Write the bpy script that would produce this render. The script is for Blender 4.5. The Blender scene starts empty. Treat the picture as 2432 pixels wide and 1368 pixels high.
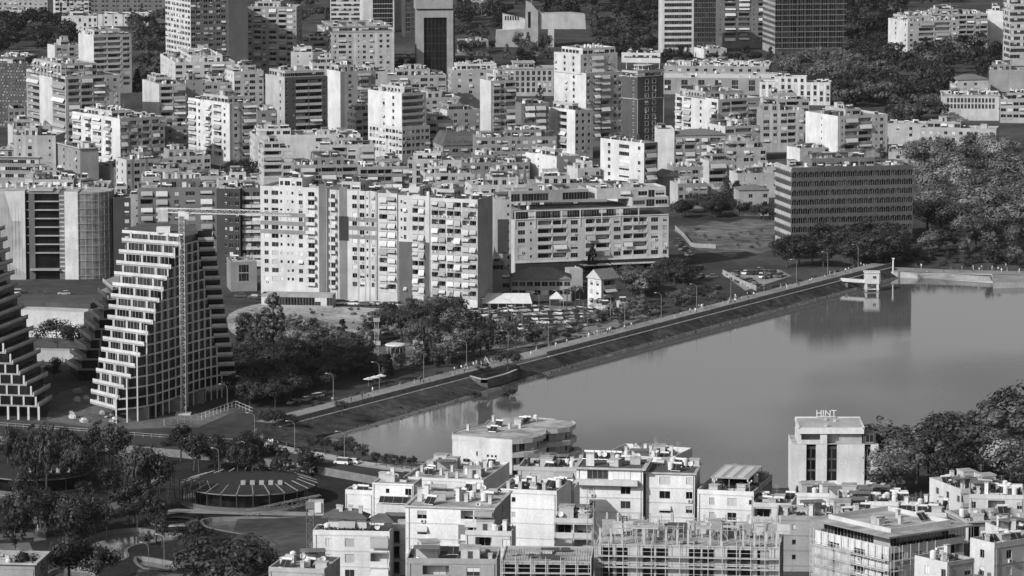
import bpy, bmesh, math, random
from mathutils import Vector, Matrix, geometry
S = bpy.context.scene
C = S.collection
R = math.radians
# ------------------------------------------------------------------ camera
GZ = 2.0                      # street level; the lake lies at z = 0
CAMZ, FPX, TANP = 202.0, 10000.0, 0.1334
PITCH = math.atan(TANP)
cam = bpy.data.cameras.new('camera')
cam.sensor_width = 36; cam.lens = 36*FPX/2432; cam.clip_start = 5; cam.clip_end = 40000
co = bpy.data.objects.new('camera', cam); C.objects.link(co)
co.location = (0, 0, CAMZ); co.rotation_euler = (math.pi/2-PITCH, 0, 0)
S.camera = co
# ------------------------------------------------------------------ sky and sun (monochrome, as the photograph)
SUN_EL, SUN_AZ = R(31), Vector((-0.72, -0.69))
w = bpy.data.worlds.new('World'); S.world = w; w.use_nodes = True
nt = w.node_tree
sky = nt.nodes.new('ShaderNodeTexSky'); sky.sky_type = 'NISHITA'; sky.sun_disc = False
sky.sun_elevation = SUN_EL; sky.sun_rotation = math.atan2(SUN_AZ.x, SUN_AZ.y)
sky.air_density = 1.0; sky.dust_density = 2.5
bw = nt.nodes.new('ShaderNodeRGBToBW')
nt.links.new(sky.outputs[0], bw.inputs[0]); nt.links.new(bw.outputs[0], nt.nodes['Background'].inputs[0])
nt.nodes['Background'].inputs[1].default_value = 0.135
sl = bpy.data.lights.new('sun', 'SUN'); sl.energy = 4.5; sl.angle = R(0.5); sl.color = (1, 1, 1)
so = bpy.data.objects.new('sun', sl); C.objects.link(so)
sv = Vector((SUN_AZ.x*math.cos(SUN_EL), SUN_AZ.y*math.cos(SUN_EL), math.sin(SUN_EL)))
so.rotation_euler = sv.to_track_quat('Z', 'Y').to_euler()
S.view_settings.view_transform = 'Standard'; S.view_settings.look = 'None'
S.view_settings.exposure = -0.2; S.view_settings.gamma = 1.0
S.render.engine = 'CYCLES'
S.cycles.max_bounces = 4; S.cycles.diffuse_bounces = 2; S.cycles.glossy_bounces = 3; S.cycles.transmission_bounces = 2
# ------------------------------------------------------------------ finding a place: a picture point on a level plane
CP, SP = math.cos(PITCH), math.sin(PITCH)
def W(px, py, z=GZ):
    a, b = (px-1216)/FPX, (684-py)/FPX
    d = Vector((a, CP+b*SP, -SP+b*CP))
    t = (z-CAMZ)/d.z
    return Vector((d.x*t, d.y*t, z))
def proj(p):
    y, z = p[1], p[2]-CAMZ
    dep = y*CP-z*SP
    return 1216+FPX*p[0]/dep, 684-FPX*(y*SP+z*CP)/dep
def scale_at(p): return FPX/(p[1]*CP-(p[2]-CAMZ)*SP)
# ------------------------------------------------------------------ materials (all grey)
MATS = {}
def _mat(name):
    m = bpy.data.materials.new(name); m.use_nodes = True
    return m, m.node_tree, m.node_tree.nodes['Principled BSDF']
def grey(v): return (v, v, v, 1)
def mixnoise(nt, bs, v, layers, coord='Object', rnd=0.0):
    tc = nt.nodes.new('ShaderNodeTexCoord'); last = None
    for (sc, amt, vec) in layers:
        mp = nt.nodes.new('ShaderNodeMapping'); mp.inputs['Scale'].default_value = vec
        nt.links.new(tc.outputs[coord], mp.inputs[0])
        n = nt.nodes.new('ShaderNodeTexNoise'); n.inputs['Scale'].default_value = sc; n.inputs['Detail'].default_value = 5
        nt.links.new(mp.outputs[0], n.inputs['Vector'])
        r = nt.nodes.new('ShaderNodeMapRange'); r.inputs[1].default_value = .3; r.inputs[2].default_value = .7
        r.inputs[3].default_value = 1-amt; r.inputs[4].default_value = 1+amt*.6
        nt.links.new(n.outputs[0], r.inputs[0])
        if last is None: last = r.outputs[0]
        else:
            mu = nt.nodes.new('ShaderNodeMath'); mu.operation = 'MULTIPLY'
            nt.links.new(last, mu.inputs[0]); nt.links.new(r.outputs[0], mu.inputs[1]); last = mu.outputs[0]
    if rnd:
        oi = nt.nodes.new('ShaderNodeObjectInfo'); r = nt.nodes.new('ShaderNodeMapRange')
        r.inputs[3].default_value = 1-rnd; r.inputs[4].default_value = 1+rnd
        nt.links.new(oi.outputs['Random'], r.inputs[0])
        mu = nt.nodes.new('ShaderNodeMath'); mu.operation = 'MULTIPLY'
        nt.links.new(last, mu.inputs[0]); nt.links.new(r.outputs[0], mu.inputs[1]); last = mu.outputs[0]
    mu = nt.nodes.new('ShaderNodeMath'); mu.operation = 'MULTIPLY'; mu.inputs[1].default_value = v; mu.use_clamp = True
    nt.links.new(last, mu.inputs[0])
    nt.links.new(mu.outputs[0], bs.inputs['Base Color'])
    return last
def wall(v):
    v = v*.80 if v > .3 else v*.9; v = round(v/.02)*.02; k = ('wall', round(v, 2))
    if k not in MATS:
        m, nt, b = _mat('plaster_%d' % round(v*100)); b.inputs['Roughness'].default_value = .9
        b.inputs['Specular IOR Level'].default_value = .2
        mixnoise(nt, b, v, [(.15, .2, (1, 1, 1)), (.8, .10, (1, 1, .15)), (2.2, .12, (1, 1, 1))], rnd=.05); MATS[k] = m
    return MATS[k]
def flat(name, v, rough=.8, spec=.3, rnd=0.0, amt=.12, sc=.6, metal=0):
    k = (name, v)
    if k not in MATS:
        m, nt, b = _mat(name); b.inputs['Roughness'].default_value = rough; b.inputs['Specular IOR Level'].default_value = spec
        b.inputs['Metallic'].default_value = metal
        mixnoise(nt, b, v, [(sc, amt, (1, 1, 1))], rnd=rnd); MATS[k] = m
    return MATS[k]
def glass(v=.025, rough=.12):
    k = ('glass', v)
    if k not in MATS:
        m, nt, b = _mat('window_glass'); b.inputs['Roughness'].default_value = rough; b.inputs['Specular IOR Level'].default_value = .5
        mixnoise(nt, b, v, [(.5, .5, (1, 1, .3))], rnd=.8); MATS[k] = m
    return MATS[k]
def ground(name, v, layers, rough=.95, bump=0):
    k = ('gnd', name)
    if k not in MATS:
        m, nt, b = _mat(name); b.inputs['Roughness'].default_value = rough; b.inputs['Specular IOR Level'].default_value = .1
        last = mixnoise(nt, b, v, layers)
        if bump:
            bp = nt.nodes.new('ShaderNodeBump'); bp.inputs['Strength'].default_value = bump; bp.inputs['Distance'].default_value = .3
            nt.links.new(last, bp.inputs['Height']); nt.links.new(bp.outputs[0], b.inputs['Normal'])
        MATS[k] = m
    return MATS[k]
def leafmat(name, v, rnd=.5):
    k = ('leaf', name)
    if k not in MATS:
        m, nt, b = _mat(name); b.inputs['Roughness'].default_value = .55; b.inputs['Specular IOR Level'].default_value = .25
        mixnoise(nt, b, v, [(.28, .55, (1, 1, 1)), (2.5, .14, (1, 1, 1))], rnd=rnd)
        tr = nt.nodes.new('ShaderNodeBsdfTranslucent'); tr.inputs[0].default_value = grey(v*1.3)
        mx = nt.nodes.new('ShaderNodeMixShader'); mx.inputs[0].default_value = .10
        nt.links.new(b.outputs[0], mx.inputs[1]); nt.links.new(tr.outputs[0], mx.inputs[2])
        nt.links.new(mx.outputs[0], nt.nodes['Material Output'].inputs[0]); MATS[k] = m
    return MATS[k]
ROOF = flat('roof_screed', .36, .95, .1, amt=.5, sc=.25)
ROOFD = flat('roof_dark_felt', .10, .95, .1, amt=.3, sc=.3)
TILE = flat('roof_tile', .16, .9, .2, amt=.3, sc=1.2)
FRAME = flat('window_frame', .30, .6)
SHUT = flat('roller_shutter', .50, .7, rnd=.3)
AWN = flat('awning_canvas', .42, .9, .1, rnd=.4)
CONC = flat('concrete', .42, .9, .2, amt=.25, sc=.5)
CONCD = flat('concrete_dark', .17, .9, .2, amt=.25, sc=.5)
WHITE = flat('white_paint', .62, .6)
METAL = flat('galvanised_metal', .42, .4, .5, metal=.3)
METALD = flat('dark_metal', .06, .5, .4)
PANEL = flat('solar_panel_glass', .025, .2, .5)
GLASS = glass(.035); GLASSD = glass(.012, .1)
BARK = flat('bark', .07, .9, .1)
# ------------------------------------------------------------------ mesh builder
class MB:
    def __init__(s): s.v, s.f, s.m, s.mats = [], [], [], []
    def mi(s, m):
        if m not in s.mats: s.mats.append(m)
        return s.mats.index(m)
    def face(s, pts, m):
        k = len(s.v); s.v += [tuple(p) for p in pts]; s.f.append(tuple(range(k, k+len(pts)))); s.m.append(s.mi(m))
    def box(s, x0, x1, y0, y1, z0, z1, m, top=None):
        k = len(s.v); i = s.mi(m)
        s.v += [(x0, y0, z0), (x1, y0, z0), (x1, y1, z0), (x0, y1, z0), (x0, y0, z1), (x1, y0, z1), (x1, y1, z1), (x0, y1, z1)]
        s.f += [(k, k+3, k+2, k+1), (k, k+1, k+5, k+4), (k+1, k+2, k+6, k+5), (k+2, k+3, k+7, k+6), (k+3, k, k+4, k+7), (k+4, k+5, k+6, k+7)]
        s.m += [i]*5+[s.mi(top) if top else i]
    def prism(s, poly, z0, z1, m, top=None, bottom=True):
        n = len(poly); k = len(s.v); i = s.mi(m)
        s.v += [(p[0], p[1], z0) for p in poly]+[(p[0], p[1], z1) for p in poly]
        for a in range(n):
            b = (a+1) % n; s.f.append((k+a, k+b, k+n+b, k+n+a)); s.m.append(i)
        tr = geometry.tessellate_polygon([[Vector((p[0], p[1], 0)) for p in poly]])
        ti = s.mi(top) if top else i
        for t in tr:
            a, b, c = t
            s.f.append((k+n+a, k+n+b, k+n+c)); s.m.append(ti)
            if bottom: s.f.append((k+c, k+b, k+a)); s.m.append(i)
    def bar(s, p, q, r, m, n=4, r2=None):
        p, q = Vector(p), Vector(q); d = (q-p)
        if d.length < 1e-6: return
        d.normalize(); a = d.orthogonal().normalized(); b = d.cross(a)
        if abs(d.z) < .99 and n == 4:
            a = d.cross(Vector((0, 0, 1))).normalized(); b = d.cross(a)
        r2 = r if r2 is None else r2; k = len(s.v); i = s.mi(m)
        off = math.pi/4 if n == 4 else 0
        for c, rr in ((p, r), (q, r2)):
            for j in range(n):
                t = 2*math.pi*j/n+off; s.v.append(tuple(c+(a*math.cos(t)+b*math.sin(t))*rr))
        for j in range(n):
            l = (j+1) % n; s.f.append((k+j, k+l, k+n+l, k+n+j)); s.m.append(i)
        s.f.append(tuple(k+j for j in reversed(range(n)))); s.f.append(tuple(k+n+j for j in range(n))); s.m += [i, i]
    def cyl(s, x, y, z0, z1, r, m, n=12, top=None, r2=None):
        k = len(s.v); r2 = r if r2 is None else r2; i = s.mi(m)
        for z, rr in ((z0, r), (z1, r2)):
            for j in range(n):
                t = 2*math.pi*j/n; s.v.append((x+rr*math.cos(t), y+rr*math.sin(t), z))
        for j in range(n):
            l = (j+1) % n; s.f.append((k+j, k+l, k+n+l, k+n+j)); s.m.append(i)
        s.f.append(tuple(k+n+j for j in range(n))); s.m.append(s.mi(top) if top else i)
        s.f.append(tuple(k+j for j in reversed(range(n)))); s.m.append(i)
    def mesh(s, name):
        me = bpy.data.meshes.new(name); me.from_pydata(s.v, [], s.f)
        for m in s.mats: me.materials.append(m)
        if len(s.mats) > 1: me.polygons.foreach_set('material_index', s.m)
        return me
    def add_mesh(s, me, mat):
        k = len(s.v)
        s.v += [tuple(mat @ v.co) for v in me.vertices]
        idx = [s.mi(m) for m in me.materials] or [0]
        for p in me.polygons:
            s.f.append(tuple(k+i for i in p.vertices)); s.m.append(idx[p.material_index])
def obj(name, me, parent=None, loc=(0, 0, 0), rz=0, sc=None):
    o = bpy.data.objects.new(name, me); C.objects.link(o)
    o.location = loc
    if rz: o.rotation_euler = (0, 0, rz)
    if sc: o.scale = sc if not isinstance(sc, (int, float)) else (sc, sc, sc)
    if parent: o.parent = parent
    return o
def tag(o, label, cat, group=None):
    o['label'] = label; o['category'] = cat
    if group: o['group'] = group
    return o
def thing(name, label, cat, loc=(0, 0, 0), rz=0, group=None):
    o = obj(name, None, None, loc, rz); o.empty_display_size = .5
    return tag(o, label, cat, group)
def struct(name, me, kind='structure', loc=(0, 0, 0)):
    o = obj(name, me, None, loc); o['kind'] = kind
    return o
# ------------------------------------------------------------------ shared building pieces
CACHE = {}
def rq(x, q=.1): return max(q, round(x/q)*q)
def win_mesh(w, h, style):
    w, h = round(w, 1), round(h, 1); k = ('win', w, h, style)
    if k in CACHE: return CACHE[k]
    b = MB(); f = .05; x0, x1 = -w/2, w/2
    # frame ring proud of the glass
    for (a, c, d, e) in ((x0, x1, 0, f), (x0, x1, h-f, h), (x0, x0+f, f, h-f), (x1-f, x1, f, h-f)):
        b.face([(a, -.03, d), (c, -.03, d), (c, -.03, e), (a, -.03, e)], FRAME)
    n = 1 if w < .9 else (2 if w < 2.2 else int(w/1.1+.5))
    for j in range(1, n):
        x = x0+w*j/n; b.box(x-.035, x+.035, -.03, .02, f, h-f, FRAME)
    if style in ('shut', 'half'):
        zz = f if style == 'shut' else h*.5
        b.box(x0+f, x1-f, -.02, .03, zz, h-f, SHUT)
    g = GLASSD if style == 'dark' else GLASS
    b.face([(x0+f, .03, f), (x1-f, .03, f), (x1-f, .03, h-f), (x0+f, .03, h-f)], g)
    b.box(x0-.05, x1+.05, -.16, .0, -.08, -.01, CONC)
    CACHE[k] = b.mesh('window'); return CACHE[k]
def balc_mesh(w, d, style, m):
    w = round(w, 1); k = ('balc', w, d, style, m.name)
    if k in CACHE: return CACHE[k]
    b = MB(); x0, x1 = -w/2, w/2
    b.box(x0, x1, -d, -.02, -.18, 0, m)
    if style == 'rail':
        b.box(x0, x1, -d, -d+.06, .95, 1.02, METALD)
        n = max(2, int(w/.45))
        for j in range(n+1):
            x = x0+.03+(w-.06)*j/n; b.box(x-.025, x+.025, -d+.01, -d+.05, 0, .95, METALD)
    else:
        b.box(x0, x1, -d, -d+.12, 0, 1.0, m)
        b.box(x0, x0+.12, -d+.12, -.02, 0, 1.0, m); b.box(x1-.12, x1, -d+.12, -.02, 0, 1.0, m)
    CACHE[k] = b.mesh('balcony'); return CACHE[k]
def parapet_mesh(w, m):
    w = round(w, 1); k = ('par', w, m.name)
    if k not in CACHE:
        b = MB(); b.box(-w/2, w/2, -.14, .02, -.2, 1.0, m); CACHE[k] = b.mesh('balcony')
    return CACHE[k]
def awn_mesh(w, out, drop):
    w = round(w, 1); k = ('awn', w, out, drop)
    if k not in CACHE:
        b = MB(); x0, x1 = -w/2, w/2; t = .04
        p = [(x0, 0, 0), (x1, 0, 0), (x1, -out, -drop), (x0, -out, -drop)]
        b.face(p, AWN); b.face([(x, y, z-t) for x, y, z in reversed(p)], AWN)
        b.face([(x0, -out, -drop), (x1, -out, -drop), (x1, -out, -drop-.25), (x0, -out, -drop-.25)], AWN)
        b.face([(x0, 0, 0), (x0, -out, -drop), (x0, -out, -drop-t), (x0, 0, -t)], AWN)
        b.face([(x1, 0, 0), (x1, 0, -t), (x1, -out, -drop-t), (x1, -out, -drop)], AWN)
        CACHE[k] = b.mesh('awning')
    return CACHE[k]
def small(kind):
    if kind in CACHE: return CACHE[kind]
    b = MB(); nm = kind
    if kind == 'air_conditioner':
        b.box(-.42, .42, -.38, -.05, 0, .6, WHITE); b.cyl(0, 0, 0, .01, .01, METALD, 4)
        b.face([(-.3, -.385, .08), (.15, -.385, .08), (.15, -.385, .52), (-.3, -.385, .52)], METALD)
    elif kind == 'water_tank':
        b.cyl(0, 0, .3, 1.7, .6, WHITE, 12); b.cyl(0, 0, 1.7, 1.95, .6, WHITE, 12, r2=.2)
        for sx in (-.4, .4):
            for sy in (-.4, .4): b.box(sx-.05, sx+.05, sy-.05, sy+.05, 0, .3, METAL)
    elif kind == 'steel_tank':
        b.bar((-.9, 0, .9), (.9, 0, .9), .5, METAL, 10)
        for sx in (-.6, .6): b.box(sx-.06, sx+.06, -.4, .4, 0, .55, METALD)
    elif kind == 'solar_heater':
        p = [(-1.0, -.9, .25), (1.0, -.9, .25), (1.0, .55, 1.45), (-1.0, .55, 1.45)]
        b.face(p, PANEL); b.face([(x, y+.04, z-.06) for x, y, z in reversed(p)], METAL)
        b.face([(-1.05, -.93, .2), (1.05, -.93, .2), (1.05, -.9, .27), (-1.05, -.9, .27)], METAL)
        b.bar((0, -.92, .26), (0, .54, 1.47), .03, METAL)
        b.bar((-1.1, .75, 1.6), (1.1, .75, 1.6), .27, WHITE, 8)
        for sx in (-.9, .9): b.bar((sx, .6, 0), (sx, .6, 1.4), .04, METAL); b.bar((sx, -.85, 0), (sx, -.85, .25), .04, METAL)
    elif kind == 'chimney':
        b.box(-.35, .35, -.35, .35, 0, 1.5, wall(.6)); b.box(-.45, .45, -.45, .45, 1.5, 1.68, CONC)
    elif kind == 'tall_chimney':
        nm = 'chimney'; b.box(-.42, .42, -.42, .42, 0, 2.6, wall(.74)); b.box(-.5, .5, -.5, .5, 2.6, 2.75, CONC)
    elif kind == 'laundry':
        r = random.Random(3)
        b.bar((-1.3, -.1, 1.0), (1.3, -.1, 1.0), .015, METAL)
        for j in range(6):
            x = -1.2+.42*j; h = r.uniform(.45, .9); m = flat('laundry_cloth%d' % (j % 3), (.6, .2, .4)[j % 3], .9)
            b.face([(x, -.1, 1.0-h), (x+.36, -.1, 1.0-h), (x+.36, -.1, 1.0), (x, -.1, 1.0)], m)
    elif kind == 'satellite_dish':
        b.bar((0, 0, 0), (0, 0, 1.1), .04, METAL)
        k = 10; c = Vector((0, -.15, 1.2)); n = Vector((.3, -.85, .4)).normalized(); a = n.orthogonal().normalized(); e = n.cross(a)
        ring = [c+(a*math.cos(2*math.pi*j/k)+e*math.sin(2*math.pi*j/k))*.55+n*.15 for j in range(k)]
        for j in range(k): b.face([c, ring[j], ring[(j+1) % k]], WHITE)
        b.bar(c, c+n*.6, .02, METAL)
    elif kind == 'antenna':
        b.bar((0, 0, 0), (0, 0, 3.6), .035, METAL)
        for z in (2.4, 2.8, 3.2, 3.5): b.bar((-.6, 0, z), (.6, 0, z), .02, METAL)
    elif kind == 'stair_hut':
        b.box(-1.7, 1.7, -1.5, 1.5, 0, 2.5, wall(.6)); b.box(-1.85, 1.85, -1.65, 1.65, 2.5, 2.68, CONC, ROOF)
        b.box(-.45, .45, -1.55, -1.5, 0, 2.0, METALD)
    elif kind == 'roof_box':
        b.box(-1.1, 1.1, -.8, .8, 0, 1.5, wall(.51)); b.box(-1.2, 1.2, -.9, .9, 1.5, 1.6, CONC)
    elif kind == 'canopy':
        b.box(-2.4, 2.4, -1.6, 1.6, 2.35, 2.5, TILE)
        for sx in (-2.2, 2.2):
            for sy in (-1.4, 1.4): b.box(sx-.07, sx+.07, sy-.07, sy+.07, 0, 2.35, METALD)
        b.box(-2.2, 2.2, 1.38, 1.42, 0, 2.35, SHUT)
    elif kind == 'planter':
        b.box(-.9, .9, -.3, .3, 0, .5, CONC)
        r = random.Random(7)
        for j in range(40):
            c = Vector((r.uniform(-.9, .9), r.uniform(-.35, .35), r.uniform(.45, 1.2))); u = Vector((r.gauss(0, 1), r.gauss(0, 1), r.gauss(0, 1))).normalized()*.22; v = u.orthogonal()
            b.face([c-u, c-v, c+u, c+v], leafmat('shrub_leaf', .06))
    CACHE[kind] = b.mesh(nm); return CACHE[kind]
CLUT = [('water_tank', 5), ('solar_heater', 9), ('chimney', 4), ('satellite_dish', 4), ('antenna', 4), ('roof_box', 2), ('stair_hut', 2), ('canopy', 3), ('planter', 1), ('steel_tank', 1), ('air_conditioner', 2)]
CLK = [k for k, n in CLUT for _ in range(n)]
COLW = {'.': 1.0, 'w': 2.6, 's': 1.7, 'v': 3.2, 'd': 2.5, 'l': 3.7, 'a': 3.7, 'b': 3.7, 'g': 1.8, 'G': 1.8, ':': .5, '_': 3.0, 'L': 5.5, 'O': 4.2}
class Bld:
    def __init__(s, name, label, cat, loc, rz, seed, far=False, group=None):
        s.o = thing(name, label, cat, loc, rz, group); s.rnd = random.Random(seed); s.far = far
        s.wall = MB(); s.roof = MB(); s.cnt = {}; s.join = {}; s.clut = []
        s.shut = .2; s.awn = .2; s.ac = .06; s.bstyle = 'solid'; s.bm = None; s.rail = 0; s.pier = None
    def add(s, name, me, loc, rz=0):
        n = s.cnt.get(name, 0)
        if s.far or n >= 290:
            s.join.setdefault(name, MB()).add_mesh(me, Matrix.Translation(loc) @ Matrix.Rotation(rz, 4, 'Z')); return
        s.cnt[name] = n+1
        obj(name, me, s.o, loc, rz)
    def style(s):
        x = s.rnd.random()
        return 'shut' if x < s.shut*.6 else ('half' if x < s.shut else ('dark' if x < .75 else 'lite'))
    def facade(s, P0, u, n, L, zb, zt, zf, N, fh, pat, m):
        P0, u, n = Vector(P0), Vector(u), Vector(n); rz = math.atan2(u.y, u.x); mb = s.wall; R_ = s.rnd
        def pt(x, z, d=0):
            p = P0+u*x-n*d; return (p.x, p.y, z)
        def q(x0, x1, z0, z1, d=0, mm=None):
            if x1-x0 > 1e-4 and z1-z0 > 1e-4: mb.face([pt(x0, z0, d), pt(x1, z0, d), pt(x1, z1, d), pt(x0, z1, d)], mm or m)
        if not pat or N < 1: q(0, L, zb, zt); return
        if pat[0] == '!': cols = list(pat[1:])
        else:
            w0 = sum(COLW[c] for c in pat); cols = list(pat)*max(1, round(L/w0))
        k = L/sum(COLW[c] for c in cols); x = 0
        for c in cols:
            sp = COLW[c]*k; a, b = x, x+sp; x = b
            if c in '.:_': q(a, b, zb, zt, 0, s.pier if (s.pier and c in '.:' and n.y < -.5) else None); continue
            if c == 'w': hw, h0, h1, dp = min(1.7, .6*sp), .85, 2.35, .2
            elif c == 's': hw, h0, h1, dp = min(.8, .6*sp), 1.2, 2.2, .2
            elif c == 'v': hw, h0, h1, dp = .82*sp, .8, 2.4, .2
            elif c in 'db': hw, h0, h1, dp = .66*sp, .08, 2.4, .2
            elif c in 'laL': hw, h0, h1, dp = .94*sp, .05, fh-.38, 2.0
            elif c == 'g': hw, h0, h1, dp = sp, .9, fh-.55, .12
            elif c == 'O': hw, h0, h1, dp = .86*sp, .04, fh-.42, 3.5
            else: hw, h0, h1, dp = sp, .06, fh-.22, .15
            cx = (a+b)/2; x0, x1 = cx-hw/2, cx+hw/2
            q(a, x0, zb, zt); q(x1, b, zb, zt)
            prev = zb
            for i in range(N):
                z0, z1 = zf+i*fh+h0, zf+i*fh+h1
                q(x0, x1, prev, z0); prev = z1
                mb.face([pt(x0, z0), pt(x1, z0), pt(x1, z0, dp), pt(x0, z0, dp)], m)
                mb.face([pt(x0, z1, dp), pt(x1, z1, dp), pt(x1, z1), pt(x0, z1)], m)
                if c not in 'gG' or dp > .5:
                    mb.face([pt(x0, z0), pt(x0, z0, dp), pt(x0, z1, dp), pt(x0, z1)], m)
                    mb.face([pt(x1, z0, dp), pt(x1, z0), pt(x1, z1), pt(x1, z1, dp)], m)
                if c == 'O': q(x0, x1, z0, z1, dp, METALD)  # dark backing puts the shade inside the open bay into colour
                elif c in 'laL':
                    q(x0, x1, z0, z1, dp)
                    ww = hw*.72; s.add('window', win_mesh(ww, 2.2, s.style()), pt(cx, z0+.02, dp-.05), rz)
                    if s.bstyle == 'rail': s.add('balcony', balc_mesh(hw, .15, 'rail', s.bm or m), pt(cx, z0, 0), rz)
                    else: s.add('balcony', parapet_mesh(hw+.04, s.bm or m), pt(cx, z0, 0), rz)
                    if R_.random() < .1: s.add('laundry', small('laundry'), pt(cx, z0, -.16), rz)
                    if R_.random() < (s.awn if c != 'a' else max(.6, s.awn)):
                        o_ = R_.choice((.7, 1.1)); s.add('awning', awn_mesh(hw*.96, o_, R_.choice((.8, 1.4, 1.7))), pt(cx, z1-.05, -.16), rz)
                else:
                    s.add('window', win_mesh(hw, h1-h0, s.style()), pt(cx, z0, dp-.04), rz)
                    if c == 'b':
                        s.add('balcony', balc_mesh(min(sp*.96, 4.2), 1.2, s.bstyle, s.bm or m), pt(cx, zf+i*fh+.02, 0), rz)
                        if R_.random() < s.awn: s.add('awning', awn_mesh(sp*.85, 1.1, R_.choice((.8, 1.3))), pt(cx, z1+.2, -.02), rz)
                    elif c in 'wvd' and R_.random() < s.ac:
                        s.add('air_conditioner', small('air_conditioner'), pt(cx+hw*.1, z0-.75, 0), rz)
                    elif c in 'wv' and R_.random() < s.awn*.35:
                        s.add('awning', awn_mesh(hw+.3, .7, .9), pt(cx, z1+.15, -.02), rz)
            q(x0, x1, prev, zt)
    def vol(s, x0, y0, L, D, zb, zf, N, fh, front, side, mf, ms, which='L', back=None, roofm=None, par=.9, clut=0, eave=0, topm=None):
        """one rectangular volume: storeys N from zf; returns top z"""
        zt = zf+N*fh+par
        s.facade((x0, y0), (1, 0), (0, -1), L, zb, zt, zf, N, fh, front, mf)
        s.facade((x0, y0+D), (0, -1), (-1, 0), D, zb, zt, zf, N, fh, side if which in 'LB' else None, ms)
        s.facade((x0+L, y0), (0, 1), (1, 0), D, zb, zt, zf, N, fh, side if which in 'RB' else None, ms)
        s.facade((x0+L, y0+D), (-1, 0), (0, 1), L, zb, zt, zf, N, fh, back, mf)
        t = .25; zr = zt-par; r = s.roof; rm = roofm or ROOF; X, Y = x0+L, y0+D
        r.face([(x0+t, y0+t, zr), (X-t, y0+t, zr), (X-t, Y-t, zr), (x0+t, Y-t, zr)], rm)
        tm = topm or CONC
        e = eave; o = [(x0-e, y0-e), (X+e, y0-e), (X+e, Y+e), (x0-e, Y+e)]; i_ = [(x0+t, y0+t), (X-t, y0+t), (X-t, Y-t), (x0+t, Y-t)]
        for a in range(4):
            b = (a+1) % 4
            r.face([(*o[a], zt+.003), (*o[b], zt+.003), (*i_[b], zt+.003), (*i_[a], zt+.003)], tm)
            r.face([(*i_[a], zr), (*i_[a], zt+.003), (*i_[b], zt+.003), (*i_[b], zr)], mf)
            if e:
                r.face([(*o[a], zt-.3), (*o[b], zt-.3), (*o[b], zt+.003), (*o[a], zt+.003)], tm)
                oo = [(x0-.001, y0-.001), (X+.001, y0-.001), (X+.001, Y+.001), (x0-.001, Y+.001)]
                r.face([(*oo[a], zt-.3), (*oo[b], zt-.3), (*o[b], zt-.3), (*o[a], zt-.3)], tm)
        for j in range(clut):
            k = s.rnd.choice(CLK); mg = 1.9 if k in ('stair_hut', 'canopy') else 1.1
            if L < 2*mg+1 or D < 2*mg+1: continue
            s.clut.append((k, (s.rnd.uniform(x0+mg, X-mg), s.rnd.uniform(y0+mg, Y-mg), zr), s.rnd.choice((0, 0, .3, math.pi/2)) if k != 'solar_heater' else s.rnd.uniform(-.5, .2)))
        return zt
    def hip(s, x0, y0, L, D, z, h, m=None, gable=False, over=.5):
        m = m or TILE; r = s.roof; X, Y = x0+L+over, y0+D+over; x0 -= over; y0 -= over
        if L >= D: i_ = 0 if gable else (Y-y0)/2; a, b = (x0+i_, (y0+Y)/2, z+h), (X-i_, (y0+Y)/2, z+h)
        else: i_ = 0 if gable else (X-x0)/2; a, b = ((x0+X)/2, y0+i_, z+h), ((x0+X)/2, Y-i_, z+h)
        c = [(x0, y0, z), (X, y0, z), (X, Y, z), (x0, Y, z)]
        if L >= D:
            r.face([c[0], c[1], b, a], m); r.face([c[2], c[3], a, b], m)
            gm = wall(.6) if gable else m
            r.face([c[1], c[2], b], gm); r.face([c[3], c[0], a], gm)
        else:
            r.face([c[1], c[2], b, a], m); r.face([c[3], c[0], a, b], m)
            gm = wall(.6) if gable else m
            r.face([c[0], c[1], a], gm); r.face([c[2], c[3], b], gm)
        r.face(list(reversed(c)), CONC)
    def done(s):
        if s.wall.f: obj('wall', s.wall.mesh('wall'), s.o)
        ro = None
        if s.roof.f: ro = obj('roof', s.roof.mesh('roof'), s.o)
        for k, l, rz in s.clut:
            if s.far: s.join.setdefault('roof_equipment', MB()).add_mesh(small(k), Matrix.Translation(l) @ Matrix.Rotation(rz, 4, 'Z'))
            else: obj('chimney' if k == 'tall_chimney' else k, small(k), ro or s.o, l, rz)
        for k, mb in s.join.items():
            o = obj(k, mb.mesh(k), s.o); o['kind'] = 'stuff'
        return s.o
NB = [0]
def place(cx, ytop, ztop, wf, ws, th, dep=None):
    """front corner seen at picture x = cx with its roof edge at ytop; returns origin, L, D"""
    p = W(cx, ytop, ztop); t = R(th); c, sn = math.cos(t), math.sin(t); kk = (p.y*CP-(p.z-CAMZ)*SP)/p.y
    def solve(xt, dx, dy):
        r = (xt-1216)/FPX*kk; return (r*p.y-p.x)/(dx-r*dy)
    if th >= 0:
        L = solve(cx+wf, c, sn); D = dep if dep else solve(cx-ws, -sn, c); o = p
    else:
        L = solve(cx-wf, -c, -sn); D = dep if dep else solve(cx+ws, -sn, c); o = p-Vector((c, sn, 0))*L
    return o, abs(L), abs(D)
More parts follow.
